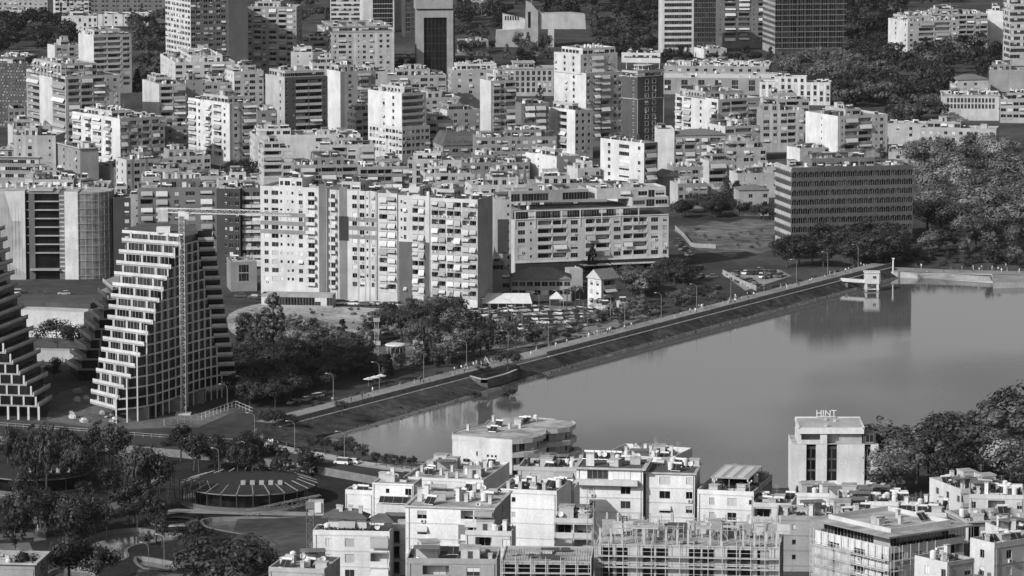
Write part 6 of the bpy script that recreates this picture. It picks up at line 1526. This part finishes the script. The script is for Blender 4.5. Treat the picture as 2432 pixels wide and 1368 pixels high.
for s_, x0, z0 in ((1, 0, 0), (1, 1.2, 1.2)):
    q = MB(); pts = [Vector((x0+(.0 if x0 == 0 else .35*k), 0, z0*(1 if x0 else 0)+(3.2-.55*k if x0 else .6*k))) for k in range(6)]
    for k in range(5): q.bar(pts[k], pts[k+1], .12+.06*min(k, 5-k), wall(.6), 7, .12+.06*min(k+1, 4-k))
    obj('horn', q.mesh('horn'), t)
ib = W(2070, 690, 0); t = thing('intake_tower', 'white water intake tower with a footbridge at the far end of the dam', 'tower', ib); IW = wall(.68)
part(t, 'house', [(-2.6, 2.6, -1.8, 2.4, 2.7, 6.6)], IW); part(t, 'roof_slab', [(-2.9, 2.9, -2.1, 2.7, 6.6, 7.0)], IW); part(t, 'side_balcony', [(2.6, 3.2, -1.2, 2, 3.4, 6.2)], IW)
for x in (-2.4, 1.7):
    for y in (-1.6, 1.6): part(t, 'leg', [(x, x+.7, y, y+.7, -.8, 2.7)], IW)
part(t, 'platform', [(-2.7, 2.7, -1.9, 2.5, .5, .75)], CONC)
obj('window', win_mesh(1.2, .9, 'dark'), t, (.9, -1.85, 4.6))
e = W(1982, 664, 3.2)-ib; q = MB(); a, c_ = Vector((e.x, e.y, 0)), Vector((-2.6, .4, 0)); band(q, [a, c_], 2.7, 3.9, .9, IW); obj('footbridge', q.mesh('footbridge'), t)
part(t, 'bridge_pier', [(-9.4, -8.6, .4, 1.4, -.8, 2.7)], CONCD)
qb = W(2122, 650, GZ)
for k in range(5):
    f0, f1 = k/5, (k+1)/5
    A0, A1 = W(2116, 645, 2.3), W(2357, 650, 2.3); B0, B1 = W(2126, 657, .1), W(2358, 670.5, .1)
    q = MB(); z1 = 2.3-.5*k; poly = [A0.lerp(B0, f0), A1.lerp(B1, f0), A1.lerp(B1, f1), A0.lerp(B0, f1)]
    q.prism([(p.x, p.y) for p in poly], -.5, z1, wall(.52)); struct('quay_step', q.mesh('quay_step'))
q = MB(); q.prism([(W(x, y, 2.4).x, W(x, y, 2.4).y) for x, y in ((2358, 650), (2520, 655), (2520, 666), (2359, 669))], -.5, 2.1, wall(.3), top=MPAVE); struct('quay', q.mesh('quay'))
sheet('quay_walk', [(2112, 634), (2250, 640), (2520, 646), (2520, 655), (2357, 651), (2116, 646)], MPAVE)
o = tag(obj('marker_post', None, None, W(2121, 648, 2.2)), 'tall white post at the end of the quay', 'post'); q = MB(); q.bar((0, 0, 0), (0, 0, 5.2), .28, WHITE, 8); obj('shaft', q.mesh('shaft'), o); q = MB(); q.box(-.5, .5, -.4, .4, 5.2, 5.5, WHITE); obj('cap', q.mesh('cap'), o)
# ------------------------------------------------------------------ street lamps
LAMPM = flat('lamp_steel', .3, .5)
def lamp_meshes():
    p = MB(); p.bar((0, 0, 0), (0, 0, 7.2), .07, LAMPM, 6, .05)
    a = MB(); pts = [(0, 0, 7.2), (-.2, 0, 7.9), (-.8, 0, 8.4), (-1.8, 0, 8.6)]
    for i in range(3): a.bar(pts[i], pts[i+1], .045, LAMPM, 6)
    h = MB(); h.box(-2.5, -1.8, -.14, .14, 8.52, 8.66, WHITE)
    return p.mesh('pole'), a.mesh('arm'), h.mesh('lamp_head')
LPM = lamp_meshes()
def lamp(p, label, group, rz=0, sc=1):
    t = thing('street_lamp', label, 'street lamp', p, rz, group)
    for n, m in zip(('pole', 'arm', 'lamp_head'), LPM): obj(n, m, t, sc=sc)
for i in range(15): lamp(dam(.1+.062*i, -8.2, 3.9), 'curved street lamp in the row along the dam', 'lamps along the dam', R(20))
for x, y in ((605, 1052), (700, 1072), (818, 1098), (540, 980), (580, 960)): lamp(W(x, y, 4.2 if y > 1000 else 2), 'curved street lamp beside the lakeside road', 'lamps on the lakeside road', R(10))
for x, y in ((1160, 768), (1215, 770), (1280, 752), (1330, 748), (1170, 790), (1385, 770), (1450, 760), (1240, 800)): lamp(W(x, y, GZ), 'lamp post standing among the parked cars', 'lamps in the car park', R(30))
for x, y in ((258, 1100), (520, 1132), (385, 1282), (390, 1345), (353, 1365)): lamp(W(x, y, GZ), 'thin lamp post in the pond park', 'lamps in the pond park', R(-20), .9)
# ------------------------------------------------------------------ cars
def car_meshes(m, van):
    h0, h1 = .28, (.95 if not van else 1.05); q = MB(); L = 4.3
    prof = [(-2.1, h0), (-2.15, .62), (-1.9, .82 if not van else 1.0), (-.95 if not van else -1.5, h1), (2.0, h1), (2.13, .7), (2.1, h0)]
    for y0, y1, k in ((-.86, .86, 0),):
        q.face([(x, y0, z) for x, z in prof], m); q.face([(x, y1, z) for x, z in reversed(prof)], m)
        for i in range(len(prof)-1):
            a, c_ = prof[i], prof[i+1]; q.face([(a[0], y0, a[1]), (a[0], y1, a[1]), (c_[0], y1, c_[1]), (c_[0], y0, c_[1])], m)
    top = 1.45 if not van else 1.9; cb_ = [(-.95 if not van else -1.5, h1), (-.3 if not van else -1.0, top), (1.45 if not van else 1.95, top), (2.0 if not van else 2.1, h1)]
    g = MB()
    a, b_, c_, d = cb_; yi, yo = .68, .84
    g.face([(a[0], -yo, a[1]), (a[0], yo, a[1]), (b_[0], yi, b_[1]), (b_[0], -yi, b_[1])], PANEL); g.face([(c_[0], -yi, c_[1]), (c_[0], yi, c_[1]), (d[0], yo, d[1]), (d[0], -yo, d[1])], PANEL)
    for s in (-1, 1): g.face([(a[0], s*yo, a[1]), (b_[0], s*yi, b_[1]), (c_[0], s*yi, c_[1]), (d[0], s*yo, d[1])], PANEL)
    r = MB(); r.box(b_[0]-.03, c_[0]+.03, -yi-.02, yi+.02, top-.02, top+.05, m)
    wl = MB()
    wl.bar((0, -.11, 0), (0, .11, 0), .33, METALD, 12)
    return q.mesh('body'), g.mesh('window_glass'), r.mesh('car_roof'), wl.mesh('wheel')
CARC = [('white', .7, 0), ('white', .7, 1), ('silver', .4, 0), ('grey', .15, 0), ('black', .025, 0), ('dark', .06, 0), ('silver', .35, 0), ('dark grey', .1, 0), ('black', .03, 0)]
CARM = [(n, car_meshes(flat('car_paint_'+str(i), v, .3, .6, amt=.02), k)) for i, (n, v, k) in enumerate(CARC)]
CRR = random.Random(21)
def car(p, rz, where, group, ci=None):
    i = CRR.randrange(len(CARM)) if ci is None else ci; n, (bo, gl, rf, wl) = CARM[i]
    t = thing('car', '%s %s %s' % (n, 'van' if CARC[i][2] else 'car', where), 'car', p, rz, group)
    obj('body', bo, t); obj('window_glass', gl, t); obj('car_roof', rf, t)
    for x in (-1.35, 1.35):
        for y in (-.8, .8): obj('wheel', wl, t, (x, y, .33))
def carrow(x0, y0, x1, y1, n, rz, where, group, z=GZ+.05, skip=.12):
    for i in range(n):
        if CRR.random() < skip: continue
        f = (i+.5)/n; car(W(x0+(x1-x0)*f+CRR.uniform(-2.5, 2.5), y0+(y1-y0)*f+CRR.uniform(-1.2, 1.2), z), rz+CRR.uniform(-.25, .25), where, group)
wl_ = 'parked in the lot below the low hall'
for (x0, y0, x1, y1, n, rz) in ((1100, 744, 1300, 738, 17, 1.9), (1105, 753, 1420, 744, 26, 1.9), (1120, 766, 1400, 754, 22, 1.8), (1150, 776, 1400, 764, 19, .3), (1200, 785, 1390, 775, 14, 1.9), (1240, 797, 1370, 786, 10, .3)): carrow(x0, y0, x1, y1, n, rz, wl_, 'cars in the lot below the low hall')
for (x0, y0, x1, y1, n, rz) in ((1110, 748, 1180, 746, 6, .2), (1390, 756, 1500, 742, 9, 1.9), (1380, 770, 1480, 754, 8, .3), (1300, 748, 1420, 738, 10, 1.9)): carrow(x0, y0, x1, y1, n, rz, wl_, 'cars in the lot below the low hall')
for (x0, y0, x1, y1, n, rz) in ((1728, 656, 1790, 682, 11, .4), (1745, 652, 1840, 650, 10, 1.5), (1800, 662, 1862, 656, 6, 1.5), (1770, 668, 1810, 690, 5, .4)): carrow(x0, y0, x1, y1, n, rz, 'parked in the small lot below the scalloped block', 'cars in the small lot')
carrow(650, 716, 1000, 730, 30, -.1, 'parked along the street before the long slab', 'cars along the slab street')
carrow(560, 706, 640, 712, 5, -.1, 'parked at the left end of the slab street', 'cars at the left of the slab street')
carrow(1604, 574, 1642, 610, 8, 1.0, 'parked beside the vacant lot wall', 'cars beside the vacant lot', skip=.2)
carrow(690, 962, 770, 940, 8, .9, 'parked under the dark grove near the dam', 'cars under the grove')
carrow(25, 700, 180, 700, 8, 0, 'parked behind the terraced towers', 'cars behind the towers', skip=.3)
for x, y, c_, r_, lb in ((1662, 640, 5, 1.2, 'on the sloping street by the car park, upper one'), (1664, 660, 5, 1.2, 'on the sloping street by the car park, lower one'), (1690, 660, 3, .3, 'turning at the top of the dam street'), (1702, 688, 4, .8, 'on the street just behind the dam hedge')): car(W(x, y, GZ+.06), r_, lb, None, c_)
car(W(812, 1103, 4.25), -.35, 'driving on the lakeside road', None, 1); car(W(835, 1101, 4.25), -.35, 'close behind the white van on the lakeside road', None, 0)
# ------------------------------------------------------------------ people (walking figures; one continuous skinned body)
def person_mesh(seed, top, leg):
    r = random.Random(seed); st = r.uniform(.12, .3); me = bpy.data.meshes.new('body')
    V = [(0, 0, .95), (0, 0, 1.2), (0, 0, 1.42), (0, 0, 1.53), (0, 0, 1.66), (-.18, 0, 1.4), (-.22, st*.5, 1.12), (-.2, st*.9-.05, .9), (.18, 0, 1.4), (.22, -st*.5, 1.12), (.2, -st*.6, .9), (-.1, 0, .9), (-.1, -st, .5), (-.1, -st*1.2+.05, .06), (-.1, -st*1.2-.12, .04), (.1, 0, .9), (.1, st*.8, .5), (.1, st*1.5, .08), (.1, st*1.5-.15, .04)]
    Eg = [(0, 1), (1, 2), (2, 3), (3, 4), (2, 5), (5, 6), (6, 7), (2, 8), (8, 9), (9, 10), (0, 11), (11, 12), (12, 13), (13, 14), (0, 15), (15, 16), (16, 17), (17, 18)]
    rad = [.15, .14, .15, .06, .105, .07, .05, .035, .07, .05, .035, .09, .065, .045, .04, .09, .065, .045, .04]
    me.from_pydata(V, Eg, []); o = bpy.data.objects.new('tmp', me); C.objects.link(o)
    md = o.modifiers.new('s', 'SKIN')
    for i, v in enumerate(me.skin_vertices[0].data): v.radius = (rad[i], rad[i]*.8 if i < 3 else rad[i]); v.use_root = (i == 0)
    o.modifiers.new('u', 'SUBSURF').levels = 1
    dg = bpy.context.evaluated_depsgraph_get(); out = bpy.data.meshes.new_from_object(o.evaluated_get(dg)); bpy.data.objects.remove(o)
    out.materials.clear()
    for n, v in (('skin', .32), ('shirt', top), ('trousers', leg), ('hair', .04)): out.materials.append(flat('%s_%d' % (n, int(v*100)), v, .9))
    for p in out.polygons:
        z = p.center.z; x = abs(p.center.x)
        p.material_index = 3 if z > 1.68 else 0 if z > 1.5 or (z < 1.0 and x > .19) else 1 if z > .98 else 2
        p.use_smooth = True
    return out
PM = [(n, person_mesh(i, a, b_)) for i, (n, a, b_) in enumerate((('white top and dark trousers', .7, .04), ('dark jacket and dark trousers', .05, .05), ('pale shirt and grey trousers', .5, .2), ('grey top and pale trousers', .2, .5), ('white top and pale trousers', .7, .5), ('dark top and grey trousers', .06, .15)))]
PR = random.Random(31)
def person(p, where, group):
    n, m = PR.choice(PM); t = thing('person', 'person in %s %s' % (n, where), 'person', p, PR.uniform(0, 6.3), group); obj('body', m, t, sc=PR.uniform(.95, 1.12))
for c_ in (.105, .12, .2, .25, .26, .31, .32, .47, .5, .53, .56, .6, .63, .66, .67, .7, .72, .745, .8, .82, .9):
    for j in range(PR.choice((1, 2, 2, 3))): person(dam(c_+PR.uniform(-.006, .006), PR.uniform(-7, -2), 3.9), 'strolling on the dam promenade', 'strollers on the dam')
for j in range(46): person(dam(PR.uniform(.08, .97), PR.uniform(-8, -1.6), 3.9), 'strolling on the dam promenade', 'strollers on the dam')
for j in range(14): person(dam(.27+PR.uniform(0, .05), PR.uniform(-7.5, -5), 3.9), 'in the group by the playground on the dam', 'group by the playground')
for x, y in ((638, 1056), (642, 1058), (647, 1056), (680, 1066), (700, 1069), (660, 1060)): person(W(x, y, 4.24), 'walking on the lake promenade by the road', 'walkers on the lake promenade')
for j in range(24): person(W(PR.uniform(2130, 2430), PR.uniform(636, 648), GZ+.2), 'standing on the quay before the wood', 'people on the quay')
for x, y in ((62, 1212), (75, 1222), (90, 1262), (105, 1270), (260, 1205), (280, 1200), (20, 1268), (35, 1274)): person(W(x, y, GZ+.1), 'walking in the pond park', 'walkers in the pond park')
# ------------------------------------------------------------------ park: round restaurant and pergolas
def ring_house(px, py, rad, label, h=4.6, a0=0, a1=360, nb=30, name='restaurant', solid=True):
    p = W(px, py, GZ); t = thing(name, label, 'restaurant' if solid else 'pergola', p)
    wood = flat('timber_beam', .24, .8, amt=.3)
    def pt(r, a, z): return Vector((r*math.cos(R(a)), r*math.sin(R(a)), z))
    n = 40
    if solid:
        q = MB(); q.prism([pt(rad*.82, 360*k/n, 0)[:2] for k in range(n)], .3, h-.3, GLASSD); obj('glass_wall', q.mesh('glass_wall'), t)
        q = MB(); q.prism([pt(rad, 360*k/n, 0)[:2] for k in range(n)], h-.3, h, CONCD, top=flat('green_roof', .025, .9, amt=.4)); obj('roof', q.mesh('roof'), t)
        q = MB(); q.prism([pt(rad*1.04, 360*k/n, 0)[:2] for k in range(n)], -.1, .32, CONCD, top=flat('deck', .12, .8)); obj('deck', q.mesh('deck'), t)
        for k in range(5): q = MB(); q.box(-2+2.4*k, -.8+2.4*k, -3, -1.5, h, h+1, METAL); obj('roof_unit', q.mesh('roof_unit'), t)
        q = MB(); ch = [pt(rad*1.03, 180+180*k/24, 0) for k in range(25)]; band(q, ch, .32, 1.3, .2, flat('terrace_wall', .1, .9)); obj('terrace_wall', q.mesh('terrace_wall'), t)
    for k in range(nb):
        a = a0+(a1-a0)*k/(nb-1 if a1-a0 < 360 else nb)
        q = MB(); q.bar(pt(rad*1.02, a, h+.05), pt(rad*.74, a, h+1.7), .13, wood); obj('beam', q.mesh('beam'), t)
        q = MB(); q.bar(pt(rad, a, 0), pt(rad, a, h), .11, METALD); obj('post', q.mesh('post'), t)
        if not solid: q = MB(); q.bar(pt(rad*.68, a, 0), pt(rad*.68, a, h+2.1), .11, METALD); obj('post', q.mesh('post'), t)
    if not solid:
        for r_, z in ((1.0, h), (.67, h+2.15)):
            q = MB()
            for k in range(24): q.bar(pt(rad*r_, a0+(a1-a0)*k/24, z), pt(rad*r_, a0+(a1-a0)*(k+1)/24, z), .1, METALD)
            obj('ring_beam', q.mesh('ring_beam'), t)
    return t
ring_house(592, 1188, 17.5, 'round dark restaurant with radiating roof beams by the pond', nb=26)
ring_house(470, 1185, 12, 'open curved pergola left of the round restaurant', a0=150, a1=290, nb=12, solid=False, name='pergola')
ring_house(190, 1125, 14, 'curved pergola with slanted beams in the left of the pond park', a0=-30, a1=120, nb=14, solid=False, name='pergola', h=4)
t = ring_house(90, 1158, 14, 'low curved dark hall behind the slender park trees', nb=2, a0=80, a1=100, name='hall')
sheet('terrace', [(378, 1214), (420, 1208), (560, 1212), (745, 1216), (745, 1226), (560, 1222), (430, 1218), (385, 1222)], ground('pale_terrace', .24, [(.2, .3, (1, 1, 1))]), z=GZ+.3)
t = thing('round_jetty', 'ring-shaped paved jetty at the pond edge', 'jetty', W(413, 1240, GZ)); q = MB()
for k in range(32):
    a, c_ = 6.283*k/32, 6.283*(k+1)/32
    for r0, r1, z in ((4.2, 6.2, .35),): q.face([(r0*math.cos(a), r0*math.sin(a), z), (r1*math.cos(a), r1*math.sin(a), z), (r1*math.cos(c_), r1*math.sin(c_), z), (r0*math.cos(c_), r0*math.sin(c_), z)], MPATH); q.face([(r1*math.cos(a), r1*math.sin(a), 0), (r1*math.cos(c_), r1*math.sin(c_), 0), (r1*math.cos(c_), r1*math.sin(c_), z), (r1*math.cos(a), r1*math.sin(a), z)], CONC)
obj('deck', q.mesh('deck'), t); q = MB()
for k in range(32):
    a, c_ = 6.283*k/32, 6.283*(k+1)/32; q.bar((6.1*math.cos(a), 6.1*math.sin(a), 1.3), (6.1*math.cos(c_), 6.1*math.sin(c_), 1.3), .04, METALD); q.bar((6.1*math.cos(a), 6.1*math.sin(a), .35), (6.1*math.cos(a), 6.1*math.sin(a), 1.3), .03, METALD)
obj('railing', q.mesh('railing'), t)
# fence along the construction yard, road railings
def fence(px, label, h=1.2, z=GZ, m=METAL, name='fence'):
    P = [W(x, y, z) for x, y in px]; o0 = P[0].copy(); t = thing(name, label, 'fence', o0); r_ = MB()
    for a, c_ in zip(P, P[1:]):
        n = max(1, int((c_-a).length/2.5)); a, c_ = a-o0, c_-o0
        for zz in (h, h*.5): r_.bar(a+Vector((0, 0, zz)), c_+Vector((0, 0, zz)), .05, m)
        for k in range(n): p = a.lerp(c_, k/n); r_.bar(p, p+Vector((0, 0, h)), .05, m)
    obj('rail', r_.mesh('rail'), t)
fence([(-20, 1012), (150, 1024), (300, 1036), (420, 1045), (555, 1053)], 'road railing along the lakeside viaduct at left', z=4.2)
fence([(560, 1048), (620, 1052), (690, 1062), (790, 1082)], 'dark railing beside the lake promenade', z=4.2, m=METALD)
fence([(900, 1098), (1060, 1110), (1216, 1124)], 'thin railing on the lake wall in front of the villa', z=3)
fence([(390, 1012), (470, 1000), (560, 968), (600, 985)], 'white mesh fence around the building yard', h=2.0, m=WHITE)
def wall_run(px, label, h, w_, m, z=GZ):
    P = [W(x, y, z) for x, y in px]; o0 = P[0].copy(); t = thing('garden_wall', label, 'wall', o0); q = MB(); band(q, [p-o0 for p in P], 0, h, w_, m); obj('body', q.mesh('body'), t)
wall_run([(1603, 545), (1622, 562), (1640, 585), (1652, 588), (1700, 590)], 'pale boundary wall along the vacant lot', 1.6, .3, wall(.34))
wall_run([(1716, 652), (1760, 676), (1795, 690)], 'pale wall below the small car park', 1.8, .3, wall(.42))
wall_run([(50, 800), (120, 802), (200, 806)], 'long white wall of a low shed behind the left terraced tower', 9, 8, wall(.62))
wall_run([(-20, 752), (110, 752), (215, 756)], 'dark low roof line behind the left terraced tower', 5, 20, wall(.1))
wall_run([(80, 858), (175, 860)], 'second pale wall beside the dark round tree', 3.5, 5, wall(.5))
# playground
p = W(936, 858, GZ); t = thing('carousel', 'white mushroom-shaped swing carousel on the playground', 'carousel', p)
q = MB(); q.bar((0, 0, 0), (.4, 0, 5.2), .45, WHITE, 8, .35); obj('mast', q.mesh('mast'), t); q = MB(); q.cyl(.4, 0, 5.2, 5.6, 3.3, WHITE, 16, r2=3.0); obj('canopy', q.mesh('canopy'), t)
for k in range(12): q = MB(); a = k*.5236; q.bar((.4+2.8*math.cos(a), 2.8*math.sin(a), 5.2), (.4+2.9*math.cos(a), 2.9*math.sin(a), 2.6), .05, WHITE); q.box(.25+2.9*math.cos(a), .6+2.9*math.cos(a), 2.9*math.sin(a)-.2, 2.9*math.sin(a)+.2, 2.4, 2.6, METALD); obj('seat', q.mesh('seat'), t)
p = W(895, 852, GZ); t = thing('ride_tower', 'slim lattice ride tower beside the swing carousel', 'tower'); t.location = p; q = MB(); lattice(q, (0, 0, 0), (0, 0, 12), 1.3, 9, METAL, .09); obj('mast', q.mesh('mast'), t); q = MB(); q.box(-1, 1, -1, 1, 12, 13, METAL); obj('head', q.mesh('head'), t); q = MB(); q.box(-1.2, 1.2, -1.2, 1.2, 4.5, 5.6, CONC); obj('gondola', q.mesh('gondola'), t)
def umbrella(px, py, label, z=GZ):
    t = thing('parasol', label, 'parasol', W(px, py, z), 0, 'parasols by the promenade'); q = MB(); q.bar((0, 0, 0), (0, 0, 2.6), .06, METAL, 6); obj('pole', q.mesh('pole'), t); q = MB(); q.cyl(0, 0, 2.3, 2.9, 1.7, WHITE, 8, r2=.1); obj('canopy', q.mesh('canopy'), t)
for x, y in ((875, 918), (890, 914), (905, 910)): umbrella(x, y, 'white parasol behind the near promenade')
rr = random.Random(77)
for i in range(26):
    p = W(rr.uniform(165, 300), rr.uniform(925, 1005), GZ); q = MB(); w_, d_, h_ = rr.uniform(.6, 3), rr.uniform(.6, 2), rr.uniform(.2, 1.1)
    q.box(-w_/2, w_/2, -d_/2, d_/2, 0, h_, rr.choice((CONC, WHITE, METALD, wall(.4)))); q.box(-w_*.3, w_*.3, -d_*.3, d_*.3, h_, h_*1.5, rr.choice((CONC, WHITE)))
    tag(obj('material_stack', q.mesh('material_stack'), None, p, rr.uniform(0, 3)), 'stack of building material in the yard beside the terraced tower', 'materials', 'building materials in the yard')
for i in range(30):
    p = W(rr.uniform(1650, 1820), rr.uniform(545, 590), GZ); T(0, 0, rr.uniform(.6, 1.4), 'bush', rr.choice('ml'), 'weedy clump on the vacant lot', 'weeds on the vacant lot', rr.uniform(1, 2), world=p)
for i in range(40):
    p = W(rr.uniform(570, 990), rr.uniform(735, 795), GZ); T(0, 0, rr.uniform(.8, 2.2), 'bush', rr.choice('mll'), 'grassy clump in the dry meadow', 'clumps in the dry meadow', rr.uniform(1, 2), world=p)

for i in range(40):
    t_ = rr.uniform(.02, .98); p = dam(t_, run(t_)*rr.uniform(.1, .7), 1.6); T(0, 0, rr.uniform(.4, 1.1), 'bush', rr.choice('dm'), 'low weed clump on the grassy lake slope of the dam', 'weeds on the dam slope', rr.uniform(1, 2), world=p)
# ------------------------------------------------------------------ the air: thin even haze round everything
hzb = MB(); hm = bpy.data.materials.new('haze'); hm.use_nodes = True; hn = hm.node_tree; hn.nodes.clear()
ho = hn.nodes.new('ShaderNodeOutputMaterial'); hv = hn.nodes.new('ShaderNodeVolumePrincipled'); hv.inputs['Color'].default_value = grey(.9); hv.inputs['Density'].default_value = .000009; hv.inputs['Anisotropy'].default_value = .2
hn.links.new(hv.outputs[0], ho.inputs['Volume']); hzb.box(-3700, 3700, -60, 12200, -2.5, 212, hm)
struct('haze', hzb.mesh('haze'), 'stuff')
